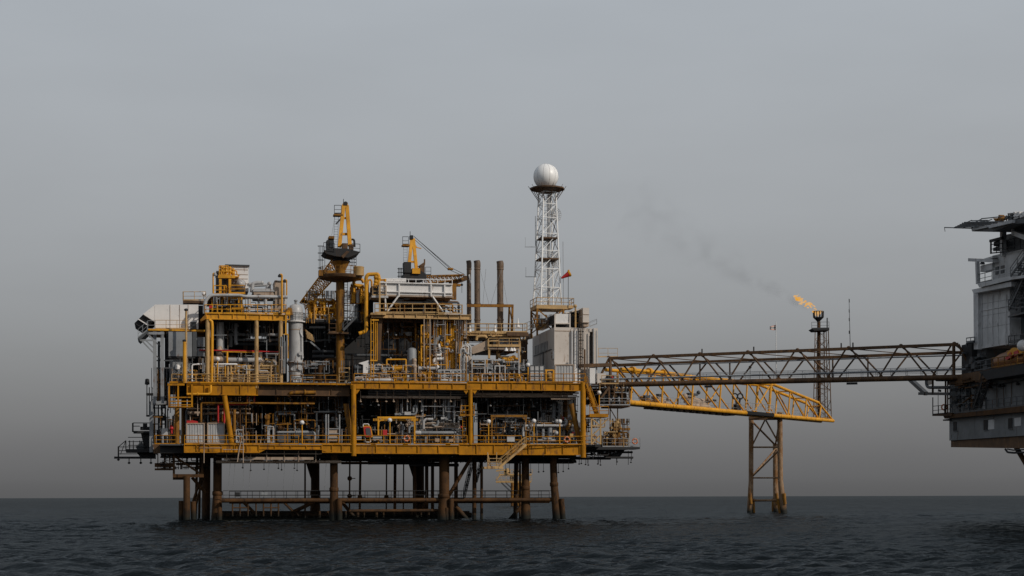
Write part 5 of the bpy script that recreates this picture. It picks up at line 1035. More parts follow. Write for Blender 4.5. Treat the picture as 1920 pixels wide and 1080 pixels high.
T = thing('fan_rack', 'dark fan rack between the air conditioner and roof cabinets', 'fans', R1(1082, 613, BV+2)); MB().B(1071, 586, 1091, 614, BV+3.2, 1).build('backing', M['dgrey'], T); MB().prism([(1060, 586), (1090, 578), (1091, 580), (1062, 588)], BV+2, 3).build('awning', M['wall'], T); b = MB()
for x, y in ((1075, 593), (1075, 606), (1087, 585), (1087, 598), (1087, 608)): b.torus(R1(x, y, BV+2.9), 0.36, 0.1, EV, 16, 6)
b.build('fan', M['dark'], T); MB().T(1079, 573, 1079, 614, BV+1.5, 0.12).sphere(R1(1078.5, 574, BV+1.5), 0.24, 8).build('pole', M['cream'], T)
# lattice tower ------------------------------------------------------
TV = BV+5
T = thing('lattice_tower', 'white lattice mast with yellow base frame carrying the radome', 'tower', R1(1026, 614, TV))
c_ = lambda y: R1(1026, y, TV)
def sq(y, h):     # four leg points at picture height y with half width h (m)
    p = c_(y); k = [Vector((math.cos(a), math.sin(a), 0))*h*1.414 for a in [math.radians(45+12+8+90*i) for i in range(4)]]
    return [p+q for q in k]
ys = [578, 541, 506, 472, 440, 410, 384, 361]
hw = [1.50+(0.88-1.50)*((578-y)/(578-361))**0.85 for y in ys]
lv = [sq(y, h) for y, h in zip(ys, hw)]
for k in range(4):
    b = MB()
    for a, c in zip(lv, lv[1:]): b.tube(a[k], c[k], 0.105, n=8)
    b.build('leg', M['dome'], T)
b = MB(); by = MB()
for i, (a, c) in enumerate(zip(lv, lv[1:])):
    for k in range(4):
        k2 = (k+1) % 4; t = by if i in (3, 4) and k % 2 else b
        t.tube(a[k], c[k2], 0.046, n=6); (t.tube(a[k2], c[k], 0.046, n=6) if k in (0, 3) else None); b.tube(c[k], c[k2], 0.055, n=6)
b.build('lacing', M['dome'], T); by.build('lacing', M['brown'], T)
MB().tube(c_(578)+EU*0.2, c_(365)+EU*0.2, 0.2, n=8).build('cable_duct', M['lgrey'], T); MB().ladder(c_(578)-EU*0.35, c_(365)-EU*0.35, EU, 0.45, 0.035, 0.6).build('ladder', M['dome'], T)
for y, h, m in ((487, 1.3, 'brown'), (448, 1.15, 'brown')): p = c_(y); MB().box((p-F1.O).dot(EU)-h, (p-F1.O).dot(EU)+h, TV-h, TV+h, p.z-0.1, p.z+0.08).build('stage', M[m], T)
p = c_(354)
MB().lathe(p, [(1.2, -0.45), (2.3, -0.15), (2.38, -0.12), (2.38, 0.06), (1.0, 0.08)], 10).build('top_platform', M['brown'], T); b = MB()
for i in range(10): a = 2*math.pi*i/10; d = Vector((math.cos(a), math.sin(a), 0)); b.tube(p+d*2.2-UP*0.15, p+d*1.15-UP*1.7, 0.05, n=5); b.tube(p+d*2.3, p+d*2.55+UP*0.35, 0.03, n=4)
b.build('bracket', M['rust'], T)
p = c_(577); hB = 1.9; u0 = (p-F1.O).dot(EU)
MB().box(u0-hB, u0+hB+0.5, TV-hB, TV+hB, p.z-0.35, p.z).box(u0+hB+0.5, u0+3.2, TV-hB, TV+0.5, p.z-0.2, p.z).build('base_platform', M['cream'], T)
W1 = F1.W; MB().rail([W1(u0-hB, TV+hB, p.z), W1(u0-hB, TV-hB, p.z), W1(u0+3.2, TV-hB, p.z), W1(u0+3.2, TV+0.5, p.z)], r=0.045).build('base_railing', M['cream'], T)
bb = MB(); zb = R1(1026, 632, TV).z
for sx, sy in ((-1, -1), (1, -1), (1, 1), (-1, 1)): bb.bar(W1(u0+sx*(hB-0.1), TV+sy*(hB-0.1), p.z-0.35), W1(u0+sx*(hB-0.1), TV+sy*(hB-0.1), zb), 0.22)
for sy in (-1, 1): bb.bar(W1(u0-hB+.1, TV+sy*(hB-.12), p.z-0.4), W1(u0+hB-.1, TV+sy*(hB-.12), zb+0.6), 0.14); bb.bar(W1(u0+hB-.1, TV+sy*(hB-.12), p.z-0.4), W1(u0-hB+.1, TV+sy*(hB-.12), zb+0.6), 0.14)
for sx in (-1, 1): bb.bar(W1(u0+sx*(hB-.12), TV-hB, p.z-0.4), W1(u0+sx*(hB-.12), TV+hB, zb+0.6), 0.12); bb.bar(W1(u0+sx*(hB-.12), TV+hB, p.z-0.4), W1(u0+sx*(hB-.12), TV-hB, zb+0.6), 0.12)
bb.build('base_frame', M['dyellow'], T)
T = thing('radome', 'white spherical radome on top of the lattice mast', 'radome', c_(353)); k = F1.sc(1026, 331, TV)
MB().sphere(R1(1023.6, 331, TV), 23.6*k, 24).build('dome', M['dome'], T); MB().lathe(R1(1023.6, 353.5, TV), [(1.05, 0), (1.05, 0.25)], 24).build('base_ring', M['lgrey'], T); MB().lathe(R1(1022, 308.5, TV), [(0.22, -0.2), (0.22, 0.05), (0.1, 0.15)], 10).build('vent_cap', M['lgrey'], T)
b = MB()
for i in range(6): a = math.pi*i/6+0.3; b.torus(R1(1023.6, 331, TV), 23.6*k*1.0005, 0.018, Vector((math.cos(a), math.sin(a), 0)), 48, 4)
b.build('seam', M['lgrey'], T)
for y, lab, dx in ((401, 'upper mesh dish antenna on the lattice mast', 1.15), (487, 'lower mesh dish antenna on the lattice mast', 1.05)):
    T = thing('dish_antenna', lab, 'dish antenna', c_(y), 'dish antennas on the mast'); p = c_(y)+EU*dx+EV*0.6; ax = (EU*0.45-EV*0.85).normalized(); b = MB()
    for t in (0.3, 0.55, 0.78, 0.98): b.torus(p+ax*(0.35*t*t), 0.92*t, 0.035, ax, 28, 4)
    x_ = ax.orthogonal().normalized(); y_ = ax.cross(x_)
    for i in range(18):
        d = x_*math.cos(i*math.pi/9)+y_*math.sin(i*math.pi/9)
        for t in (0, .25, .5, .75): b.tube(p+d*0.92*t+ax*0.35*t*t, p+d*0.92*(t+.25)+ax*0.35*(t+.25)**2, 0.028, n=4)
    b.build('mesh_dish', M['lgrey'], T); MB().tube(p, p+ax*0.6, 0.03, n=5).tube(p, c_(y), 0.07, n=6).build('feed', M['white'], T)
for pts, lab, m in (([(1006, 487, TV), (999, 462, TV), (984, 463, TV)], 'upper whip aerial arm on the left of the mast', 'steel'), ([(1003, 521, TV), (990, 520, TV), (985, 519, TV)], 'lower whip aerial arm on the left of the mast', 'dgrey')):
    T = thing('whip_aerial', lab, 'aerial', R1(*pts[0]), 'whip aerials on the mast'); a, b_, c2 = pts; y = c2[1]; MB().T(1006, y, c2[0], y, TV, 0.04).T(c2[0]+1, y, c2[0]+1, y-18, TV, 0.018).build('arm', M[m], T); MB().T(1004, y-2, 1004, y-58 if y < 500 else y-10, TV, 0.05).build('rod', M[m], T)
T = thing('windsock', 'red windsock with yellow collar on thin pole right of the mast', 'windsock', R1(1065.5, 577, TV-2)); MB().T(1065.5, 577, 1065.5, 509, TV-2, 0.04, n=6).build('pole', M['dgrey'], T)
a, c = R1(1066, 514, TV-2), R1(1052.5, 521.5, TV-2); MB().tube(a, c, 0.36, 0.11, 16, False).build('sock', M['red'], T); MB().lathe(a, [(0.38, -0.02), (0.42, 0.1), (0.40, 0.22)], 16, a-c).T(1066, 506, 1067, 516, TV-2, 0.13).build('collar', M['yellow'], T)
T = thing('thin_mast', 'thin grey aerial pole between mast and windsock', 'aerial', R1(1056, 577, TV-1)); MB().T(1056.5, 577, 1055.5, 453, TV-1, 0.035, n=5).build('pole', M['steel'], T)
# machinery on the right cantilever
T = thing('winch_crane', 'small yellow deck crane and winch gear at the right tip of the lower deck', 'deck crane', R1(1155, 838, 3))
MB().prism([(1147, 838), (1150, 818), (1158, 806), (1166, 806), (1160, 822), (1163, 838)], 2.5, 1.2).build('post', M['dyellow'], T); MB().B(1152, 792, 1164, 800, 2.3, 1.5).sphere(R1(1158, 793, 2.6), 0.4, 8).B(1146, 800, 1166, 804, 2.5, 1).build('cab', M['cream'], T); MB().A(1150, 805, 1181, 804.5, 2.4, 0.3).A(1158, 808, 1180, 805, 2.4, 0.2).build('jib', M['dyellow'], T)
MB().B(1130, 822, 1146, 838, 3, 1.5).B(1160, 824, 1174, 838, 2.2, 1.4).build('engine_box', M['brown'], T); manifold(T, 1128, 1178, 808, 838, 2, 4, 40, 91, ('dyellow', 'rust', 'cream'), (0.06, 0.15))
T = thing('bridge_gantry', 'brown and grey landing stage hanging under the left end of the bridge', 'landing stage', R1(1140, 760, 3)); MB().B(1142, 760, 1181, 763, 1, 4).B(1133, 728, 1184, 732, 1.5, 5).build('deck', M['brown'], T); MB().K([(1124, 760, 0.8), (1181, 760, 0.8)], r=0.04, h=0.9).build('railing', M['steel'], T); b = MB()
for x in (1142, 1152, 1166, 1180): b.A(x, 724, x, 762, 1.2, 0.16)
b.A(1126, 748, 1142, 726, 1.0, 0.25).build('frame', M['brown'], T); manifold(T, 1122, 1178, 732, 760, 1.5, 5, 40, 92, ('dgrey', 'rust', 'cream', 'dark'), (0.06, 0.16)); MB().B(1108, 728, 1145, 757, 4.5, 3).build('backing', M['dark'], T)
single(MB().A(1085, 686, 1145, 684, 3, 0.45).A(1096, 655, 1096, 717, 1.5, 0.22), 'bridge_tie_beam', M['brown'], 'brown beam tying the bridge to the off white building', 'beam', R1(1110, 686, 3))
T = thing('trestle_tower', 'cream braced trestle behind the right stair landing', 'trestle', R1(1150, 830, 5)); frame_rack(T, 1144, 1158, 765, 830, 4, [], [790, 812], 'cream', 0.12, 3); b = MB()
for q in ((1144, 766, 1158, 790), (1158, 790, 1144, 812)): b.A(*q, 4, 0.1)
b.build('bracing', M['cream'], T)
T = thing('bridge_access', 'grey doorway block with red lamp at the bridge landing', 'doorway', R1(1140, 717, 2)); MB().B(1120, 700, 1136, 719, 3, 2).build('wall', M['wall'], T); MB().B(1140, 704, 1152, 718, 2.6, 1).build('cabinet', M['dark'], T); MB().sphere(R1(1148, 708, 2.3), 0.16, 6).build('lamp', M['red'], T); MB().K([(1128, 720, 0.6), (1160, 720, 0.6)], r=0.04).K([(1122, 670, 4), (1158, 670, 4)], r=0.03, h=1.2).build('railing', M['cream'], T)
# ================================================================== BRIDGES
R0 = F0.R
def lerp(a, b, t): return a+(b-a)*t
bx1, bx2, bY1, bY2 = 1140, 1797, 211, 197
fa_t, fb_t = R0(1142, 672, bY1), R0(1797, 645.5, bY2); fa_b, fb_b = R0(1112, 722, bY1), R0(1812, 707, bY2)
dirb = (fb_t-fa_t); dirb.z = 0; dirb.normalize(); nb = Vector((-dirb.y, dirb.x, 0))
W = 3.0
ba_t, bb_t = R0(1082, 687.5, bY1+W), R0(1835, 659.5, bY2+W); ba_b, bb_b = fa_b+nb*W, fb_b+nb*W
T = thing('truss_bridge', 'long brown truss footbridge linking the two platforms', 'bridge', (fa_b+fb_b)/2)
MB().tube(fa_b, fb_b, 0.34, n=14).build('bottom_chord', M['brown'], T); MB().tube(ba_b+UP*0.3, bb_b+UP*0.3, 0.25, n=10).build('bottom_chord', M['brown'], T)
MB().bar(fa_t, fb_t, 0.42, 0.36).build('top_chord', M['brown'], T); MB().bar(ba_t, bb_t, 0.36, 0.36).build('top_chord', M['brown'], T)
tops = [1142, 1226, 1313, 1403, 1496, 1592, 1690, 1790]; bots = [1186, 1272, 1361, 1452, 1546, 1644, 1744]
def onl(a, b, px):      # point of the 3D line seen at column px
    f = lambda t: 960+FL*lerp(a, b, t).x/lerp(a, b, t).y
    lo, hi = -0.3, 1.3
    for _ in range(40):
        m_ = (lo+hi)/2
        if f(m_) < px: lo = m_
        else: hi = m_
    return lerp(a, b, lo)
b1, b2 = MB(), MB()
for i, bx in enumerate(bots):
    b1.tube(onl(fa_t, fb_t, tops[i]+4), onl(fa_b, fb_b, bx-3), 0.11, n=8).tube(onl(fa_t, fb_t, tops[i+1]-5), onl(fa_b, fb_b, bx+3), 0.11, n=8)
    b2.tube(onl(ba_t, bb_t, tops[i]+27), onl(ba_b, bb_b, bx+18), 0.11, n=8).tube(onl(ba_t, bb_t, tops[i+1]+14), onl(ba_b, bb_b, bx+22), 0.11, n=8)
b1.tube(fa_t, onl(fa_b, fb_b, 1118), 0.16, n=8).tube(fb_t, onl(fa_b, fb_b, 1829), 0.16, n=8).tube(onl(fa_t, fb_t, 1145), onl(fa_b, fb_b, 1145), 0.2, n=8).tube(onl(fa_t, fb_t, 1789), onl(fa_b, fb_b, 1789), 0.2, n=8)
b1.build('web_diagonal', M['brown'], T); b2.build('web_diagonal', M['brown'], T)
b = MB()
for i, tx in enumerate(tops):
    p, q = onl(fa_t, fb_t, tx), onl(ba_t, bb_t, tx+20); b.tube(p, q, 0.09, n=6)
    if i < len(tops)-1: q2 = onl(ba_t, bb_t, tops[i+1]+20); b.tube(p, q2, 0.06, n=6)
    r_ = onl(fa_b, fb_b, tx); b.tube(r_, r_+nb*W, 0.1, n=6); b.lathe(p+UP*0.15-nb*0.0, [(0.25, 0), (0.22, 0.12), (0.05, 0.2)], 8)
for x in (1313, 1369, 1562, 1628): b.tube(onl(ba_t, bb_t, x), onl(ba_b, bb_b, x), 0.1, n=6)
b.build('cross_brace', M['brown'], T)
n_ = 60; fl = MB()
a, c = fa_b+nb*0.4+UP*0.2, fb_b+nb*0.4+UP*0.2
fl.bar(a+nb*1.1, c+nb*1.1, 2.0, 0.08); fl.build('walkway', M['dgrey'], T)
MB().rail([a, c], r=0.03, sp=1.8, toe=False).rail([a+nb*2.2, c+nb*2.2], r=0.03, sp=1.8, toe=False).build('handrail', M['steel'], T)
MB().tube(fa_b+UP*0.72-nb*0.1, fb_b+UP*0.95-nb*0.1, 0.12, n=8).tube(ba_b+UP*2.6-nb*0.6, bb_b+UP*2.9-nb*0.6, 0.09, n=6).build('service_pipe', M['grey'], T)
b = MB()
for x in (1317, 1414, 1578, 1600): p = onl(fa_t, fb_t, x); b.tube(p, p+UP*0.75, 0.09, n=6)
b.build('beacon', M['dark'], T); p = onl(ba_b, bb_b, 1407); MB().tube(p, p+UP*2, 0.04, n=5).sphere(p+UP*2.1, 0.2, 6).build('deck_lamp', M['dark'], T)
b = MB()
for x0, x1 in ((1322, 1336), (1588, 1608)): p, q = onl(fa_b, fb_b, x0)-UP*0.5, onl(fa_b, fb_b, x1)-UP*0.5; b.bar(p, q, 0.5, 0.25)
b.build('under_tray', M['dark'], T)
# yellow bridge -------------------------------------------------------
yA, yB = 226.0, 300.0
A_b, B_b = R0(1168, 753.5, yA), R0(1562, 789, yB); d_ = (B_b-A_b); dh = Vector((d_.x, d_.y, 0)).normalized(); ny = Vector((-dh.y, dh.x, 0)); WY = 2.4
f_ = lambda px, py: onl(A_b, B_b, px)
def up_at(px, py):
    p = onl(A_b, B_b, px); return Vector((p.x, p.y, CAMZ+(HZ-(px-960)*ROLL-py)*p.y/FL))
T = thing('yellow_truss_bridge', 'bright yellow truss bridge running out to the flare tower', 'bridge', (A_b+B_b)/2)
tp = [(1165, 692), (1250, 699), (1310, 708), (1400, 716), (1452, 721.5), (1535, 755), (1561, 787)]
TP = [up_at(*q) for q in tp]
top_y = lambda px: float(np.interp(px, [q[0] for q in tp], [q[1] for q in tp]))
for o in (0, 1):
    off = ny*WY*o
    MB().tube(A_b+off, B_b+off, 0.37 if o == 0 else 0.26, 0.33, n=14).build('bottom_chord', M['yellow'], T)
    b = MB()
    for p, q in zip(TP, TP[1:]): b.tube(p+off, q+off, 0.26 if p.y < 275 else 0.18, n=10)
    b.build('top_chord', M['yellow'], T)
    b = MB(); xs = [1187, 1245, 1301, 1353, 1402, 1446, 1482, 1513, 1540]
    for i, x in enumerate(xs):
        b.tube(up_at(x, top_y(x))+off, onl(A_b, B_b, x-4)+off, 0.15 if i != 5 else 0.24, n=8)
        if i < len(xs)-1: b.tube(up_at(x, top_y(x))+off, onl(A_b, B_b, xs[i+1]-4)+off, 0.13, n=8)
    b.build('web_member', M['yellow'], T)
    b = MB()
    for x in (1258, 1320, 1380) if o else (1446,): b.tube(up_at(x, top_y(x))+off, onl(A_b, B_b, x-34)+off, 0.12, n=8)
    b.build('web_member', M['yellow'], T)
b = MB()
for x in (1187, 1245, 1301, 1353, 1402, 1446, 1482, 1513, 1540, 1558): p = up_at(x, top_y(x)); b.tube(p, p+ny*WY, 0.12, n=6); q = onl(A_b, B_b, x); b.tube(q, q+ny*WY, 0.14, n=6)
b.build('cross_member', M['yellow'], T); MB().bar((A_b+ny*1.2)+UP*0.1, (B_b+ny*1.2)+UP*0.1, 2.0, 0.12).build('walkway', M['dyellow'], T)
MB().rail([A_b+ny*0.4+UP*0.2, B_b+ny*0.4+UP*0.2], r=0.025, sp=2, toe=False).build('handrail', M['steel'], T)
for x in (1187, 1218, 1245): p = up_at(x, top_y(x)); MB().tube(p-dh*0.35, p+dh*0.35, 0.5, n=14).build('chord_collar', M['yellow'], T)
b = MB()
for i, x in enumerate(range(1230, 1380, 12)): p, q = onl(A_b, B_b, x), onl(A_b, B_b, x+8); b.bar(p+ny*1.2-UP*0.45, q+ny*1.2-UP*0.45, 1.6, 0.25)
b.build('under_tray', M['brown'], T)
for x1, x2, h, lab, m in ((1216, 1235, 0.5, 'small yellow pipe bundle nearest the left end of the yellow bridge', 'dyellow'), (1240, 1260, 0.8, 'tan valve cluster on the left part of the yellow bridge', 'tan'), (1297, 1336, 1.3, 'large tan pig launcher barrels on the middle of the yellow bridge', 'tan')):
    TT = thing('pipe_package', lab, 'pipework', onl(A_b, B_b, (x1+x2)/2)+ny*1.2, 'pipe packages on the yellow bridge'); b = MB(F0)
    p, q = onl(A_b, B_b, x1)+ny*0.6+UP*0.5, onl(A_b, B_b, x2)+ny*0.6+UP*0.5
    for j in range(3): b.tube(p+UP*h*j*0.45+ny*0.4*j, q+UP*h*j*0.35+ny*0.4*j, 0.2*h+0.1, n=10)
    b.sphere(p+UP*h+ny*0.5, 0.3*h+0.1, 8).sphere(q+UP*h*0.8, 0.25*h+0.1, 8); b.build('barrel', M[m], TT)
    MB(F0).bar(p+UP*h*1.3, p.lerp(q, 0.4)+UP*h*1.3, 0.5, 0.35).bar(p-UP*0.25, q-UP*0.25, 1, 0.2).sphere(p.lerp(q, 0.5)+UP*h*1.6, 0.25*h, 6).build('skid', M['dgrey'], TT)
TT = thing('gangway_stage', 'dark railed stage with two black hose reels on the yellow bridge above the tripod', 'stage', R0(1415, 770, 276)); yS = onl(A_b, B_b, 1415).y-3.4
b = MB(F0); b.prism([(1376, 768), (1452, 775), (1452, 781), (1380, 775)], yS, 2.6).build('deck', M['dark'], TT)
b = MB(F0); b.rail([R0(1396, 767.5, yS), R0(1452, 774, yS)], r=0.05, h=1.2, sp=0.7); b.build('railing', M['lgrey'], TT)
b = MB(F0)
for x in (1378, 1388): b.torus(R0(x, 743, yS), 0.45, 0.12, (0.2, -1, 0), 18, 6)
b.A(1380, 747, 1384, 770, yS, 0.4).A(1388, 746, 1383, 770, yS, 0.3).B(1376, 757, 1390, 768, yS, 1); b.build('hose_reel', M['dark'], TT)
for x in (1362, 1421, 1207): TT = thing('sign_plate', {1362: 'small dark plate on wire left of the hose reels', 1421: 'small dark plate right of the hose reels', 1207: 'small dark plate near the left end of the yellow bridge'}[x], 'plate', up_at(x, 750), 'dark plates on the yellow bridge'); y = {1362: 750, 1421: 750, 1207: 734}[x]; p = up_at(x, y)+ny*2; MB(F0).bar(p-dh*0.6, p+dh*0.6, 0.1, 0.3).tube(p, onl(A_b, B_b, x)+ny*2, 0.03, n=4).build('plate', M['dark'], TT)
# tripod --------------------------------------------------------------
tY = 283
T = thing('tripod_jacket', 'rusty three legged jacket standing in the sea under the yellow bridge', 'jacket', R0(1438, 962, tY+4))
for x, xb, y1, v, r, m in ((1408.5, 1406, 783, tY, 0.42, 'rust'), (1462, 1470, 773, tY-3, 0.46, 'dyellow'), (1453.5, 1456, 832, tY+12, 0.44, 'rust')):
    MB(F0).T(x, y1, x+(xb-x)*0.15, 900, v, r, n=14).T(x+(xb-x)*0.15, 900, xb, 968, v, r, None, r*1.4, n=14).build('leg', M['faded'], T)
    MB(F0).T(x+(4 if xb < 1420 else -4), 935, xb+(8 if xb < 1420 else -7), 966, v, 0.24).T(xb, 925, xb+2, 945, v-0.6, 0.3).build('pile_sleeve', M['dyellow'], T)
b = MB(F0)
for x1, y1, v1, x2, y2, v2, r in ((1409, 789, tY, 1455, 836, tY+12, .17), (1410, 836, tY, 1434, 788, tY-1, .14), (1436, 788, tY-1, 1463, 836, tY-3, .15), (1461, 790, tY-3, 1454, 834, tY+12, .15), (1409, 838.5, tY, 1463, 838.5, tY-3, .15), (1410, 893, tY, 1454, 842, tY+12, .17), (1409, 895, tY, 1463, 842, tY-3, .15),
                                 (1456, 842, tY+12, 1464, 880, tY-3, .12), (1409, 896, tY, 1464, 896, tY-3, .13), (1408, 938.5, tY, 1468, 938, tY-3, .2), (1453, 838, tY+12, 1463, 838, tY-3, .15)):
    b.T(x1, y1, x2, y2, v1, r, v2, n=8)
b.build('brace', M['faded'], T); MB(F0).A(1404, 784.5, 1466, 784.5, tY-1.5, 0.55).A(1408, 785, 1455, 785, tY, 0.5, v2=tY+12).A(1462, 785, 1455, 785, tY-3, 0.5, v2=tY+12).build('cap_beam', M['brown'], T)
# flare ---------------------------------------------------------------
fY = 304
T = thing('flare_tower', 'slender dark flare tower with black tip basket behind the bridges', 'flare tower', R0(1543, 788, fY))
lb = [(1525.5, 778), (1556.5, 788), (1546, 772), (1530, 782)]
leg_t = [(1528.5, 618, fY-1.2), (1553, 618, fY-1), (1549, 618, fY+1.4), (1533, 618, fY+1.4)]; leg_b = [(1525, 783, fY-1.8), (1559, 788, fY-1.5), (1552, 783, fY+2), (1530, 783, fY+2)]
for t, q in zip(leg_t, leg_b): MB(F0).tube(R0(*t), R0(*q), 0.09, n=6).build('leg', M['brown'], T)
b = MB(F0); N = 9
LT = [[R0(*t).lerp(R0(*q), i/N) for i in range(N+1)] for t, q in zip(leg_t, leg_b)]
for i in range(N):
    for k in range(4): b.tube(LT[k][i], LT[(k+1) % 4][i+1 if i % 2 else i], 0.05, n=5); b.tube(LT[k][i+1], LT[(k+1) % 4][i], 0.04, n=5) if k % 2 == 0 else None
b.build('lacing', M['brown'], T)
MB(F0).tube(R0(1535, 600, fY), R0(1536, 785, fY), 0.3, 0.36, n=10).tube(R0(1545, 618, fY), R0(1547, 785, fY), 0.1, n=6).build('riser', M['rust'], T); MB(F0).ladder(R0(1541, 786, fY-1), R0(1541, 619, fY-1), (1, 0, 0), 0.5, 0.03, 0.5).build('ladder', M['brown'], T)
MB(F0).prism([(1522, 616), (1555, 615), (1555, 619), (1527, 620)], fY-1.7, 3.4).build('platform', M['dark'], T); MB(F0).rail([R0(1522, 616, fY+1.6), R0(1522, 616, fY-1.6), R0(1554.5, 615.5, fY-1.6), R0(1554.5, 615.5, fY+1.6)], r=0.035, h=1.2).T(1551, 596, 1551, 616, fY, 0.12).build('platform_railing', M['dgrey'], T)
b = MB(F0); c = R0(1534.5, 600, fY); k = fY/FL
for i in range(12):
    a = 2*math.pi*i/12; d = Vector((math.cos(a), math.sin(a), 0)); b.tube(c+d*0.4, c+d*0.95+UP*0.55, 0.11, n=6); b.tube(c+d*0.95+UP*0.55, c+d*0.98+UP*1.65, 0.09, n=6)
b.lathe(c, [(0.3, -0.3), (0.5, 0), (0.85, 0.45), (0.8, 0.5), (0.2, 0.3)], 16).torus(c+UP*1.6, 0.97, 0.07, UP, 24, 6); b.build('burner_basket', M['dark'], T)
fm = bpy.data.materials.new('gas flame'); fm.use_nodes = True; n = fm.node_tree; n.nodes.clear(); o = n.nodes.new('ShaderNodeOutputMaterial'); e = n.nodes.new('ShaderNodeEmission'); t = n.nodes.new('ShaderNodeTexCoord'); a = n.nodes.new('ShaderNodeTexNoise'); a.inputs['Scale'].default_value = 1.1; a.inputs['Detail'].default_value = 5
r = n.nodes.new('ShaderNodeValToRGB'); r.color_ramp.elements[0].position = 0.38; r.color_ramp.elements[1].position = 0.62; r.color_ramp.elements[0].color = (0.72, 0.33, 0.03, 1); r.color_ramp.elements[1].color = (0.62, 0.40, 0.20, 1)
n.links.new(t.outputs['Object'], a.inputs['Vector']); n.links.new(a.outputs[0], r.inputs[0]); n.links.new(r.outputs[0], e.inputs[0]); e.inputs[1].default_value = 1.05
tr = n.nodes.new('ShaderNodeBsdfTransparent'); mxs = n.nodes.new('ShaderNodeMixShader'); a2 = n.nodes.new('ShaderNodeTexNoise'); a2.inputs['Scale'].default_value = 2.3; a2.inputs['Detail'].default_value = 4; r2 = n.nodes.new('ShaderNodeMapRange'); r2.inputs['From Min'].default_value = 0.36; r2.inputs['From Max'].default_value = 0.56
n.links.new(t.outputs['Object'], a2.inputs['Vector']); n.links.new(a2.outputs[0], r2.inputs['Value']); n.links.new(r2.outputs[0], mxs.inputs[0]); n.links.new(tr.outputs[0], mxs.inputs[1]); n.links.new(e.outputs[0], mxs.inputs[2]); n.links.new(mxs.outputs[0], o.inputs[0])
def blob(mb, c, r, seed, sq=(1, 1, 1), n=12):
    q = random.Random(seed); ph = [(Vector((q.gauss(0, 1), q.gauss(0, 1), q.gauss(0, 1))).normalized(), q.uniform(2, 5), q.uniform(0, 6)) for _ in range(7)]; vs = []; m = n*2
    for i in range(n+1):
        for j in range(m):
            a, b_ = math.pi*i/n, 2*math.pi*j/m; d = Vector((math.sin(a)*math.cos(b_), math.sin(a)*math.sin(b_), math.cos(a)))
            f = 1+sum(0.11*math.sin(k*d.dot(p)*1.7+s) for p, k, s in ph); vs.append(c+Vector((d.x*sq[0], d.y*sq[1], d.z*sq[2]))*r*f)
    return mb.add(vs, [(i*m+j, i*m+(j+1) % m, (i+1)*m+(j+1) % m, (i+1)*m+j) for i in range(n) for j in range(m)], True)
T = thing('gas_flame', 'orange gas flame streaming left from the flare tip', 'flame', R0(1534, 588, fY)); b = MB(F0)
for x, y, r, sq in ((1533, 588, 0.5, (1.1, 1, .9)), (1527, 584.5, 0.3, (1.6, 1, .6)), (1539, 583.5, 0.25, (1, 1, .8))): blob(b, R0(x, y, fY), r, int(x), sq)
b.build('flame_root', fm, T); b = MB(F0); q = random.Random(4)
for x, y, r in ((1529, 579, 0.14), (1526, 577, 0.2), (1523, 574.5, 0.24), (1519, 572.5, 0.32), (1515, 570, 0.42), (1511, 570, 0.48), (1517, 568, 0.36), (1507, 566.5, 0.46), (1503, 564.5, 0.44), (1499, 563, 0.40), (1497, 559.5, 0.36), (1494.5, 557, 0.34), (1495, 554.5, 0.26), (1502, 562, 0.3), (1492.5, 561, 0.22)):
    
    for j in range(4): rr_ = r*q.uniform(0.35, 0.72); blob(b, R0(x+q.gauss(0, 2.2), y+q.gauss(0, 1.5), fY+q.uniform(-0.4, 0.4)), rr_*0.9, int(x*7+y+j), (1.3, 1, .8), 8)
b.build('flame_tongue', fm, T)
# smoke: a soft drifting volume
sm = bpy.data.materials.new('flare smoke'); sm.use_nodes = True; n = sm.node_tree; n.nodes.clear(); o = n.nodes.new('ShaderNodeOutputMaterial'); pv = n.nodes.new('ShaderNodeVolumePrincipled'); t = n.nodes.new('ShaderNodeTexCoord'); pv.inputs['Color'].default_value = (0.16, 0.16, 0.17, 1)
a = n.nodes.new('ShaderNodeTexNoise'); a.inputs['Scale'].default_value = 0.35; a.inputs['Detail'].default_value = 4; mr = n.nodes.new('ShaderNodeMapRange'); mr.inputs['From Min'].default_value = 0.42; mr.inputs['From Max'].default_value = 0.75; mr.inputs['To Max'].default_value = 0.5
g = n.nodes.new('ShaderNodeVectorMath'); g.operation = 'LENGTH'; mu = n.nodes.new('ShaderNodeMath'); mu.operation = 'MULTIPLY'
# density falls off with distance along the plume and across it (local x runs down the plume)
sx = n.nodes.new('ShaderNodeSeparateXYZ'); l = n.links.new; l(t.outputs['Object'], sx.inputs[0]); l(t.outputs['Object'], a.inputs['Vector']); l(a.outputs[0], mr.inputs['Value'])
rad = n.nodes.new('ShaderNodeCombineXYZ'); l(sx.outputs['Y'], rad.inputs['Y']); l(sx.outputs['Z'], rad.inputs['Z']); l(rad.outputs[0], g.inputs[0])
wd = n.nodes.new('ShaderNodeMath'); wd.operation = 'MULTIPLY_ADD'; l(sx.outputs['X'], wd.inputs[0]); wd.inputs[1].default_value = 0.2; wd.inputs[2].default_value = 0.3
dv = n.nodes.new('ShaderNodeMath'); dv.operation = 'DIVIDE'; l(g.outputs['Value'], dv.inputs[0]); l(wd.outputs[0], dv.inputs[1])
ed = n.nodes.new('ShaderNodeMapRange'); ed.interpolation_type = 'SMOOTHSTEP'; ed.inputs['From Min'].default_value = 0.1; ed.inputs['From Max'].default_value = 1.0; ed.inputs['To Min'].default_value = 1; ed.inputs['To Max'].default_value = 0; l(dv.outputs[0], ed.inputs['Value'])
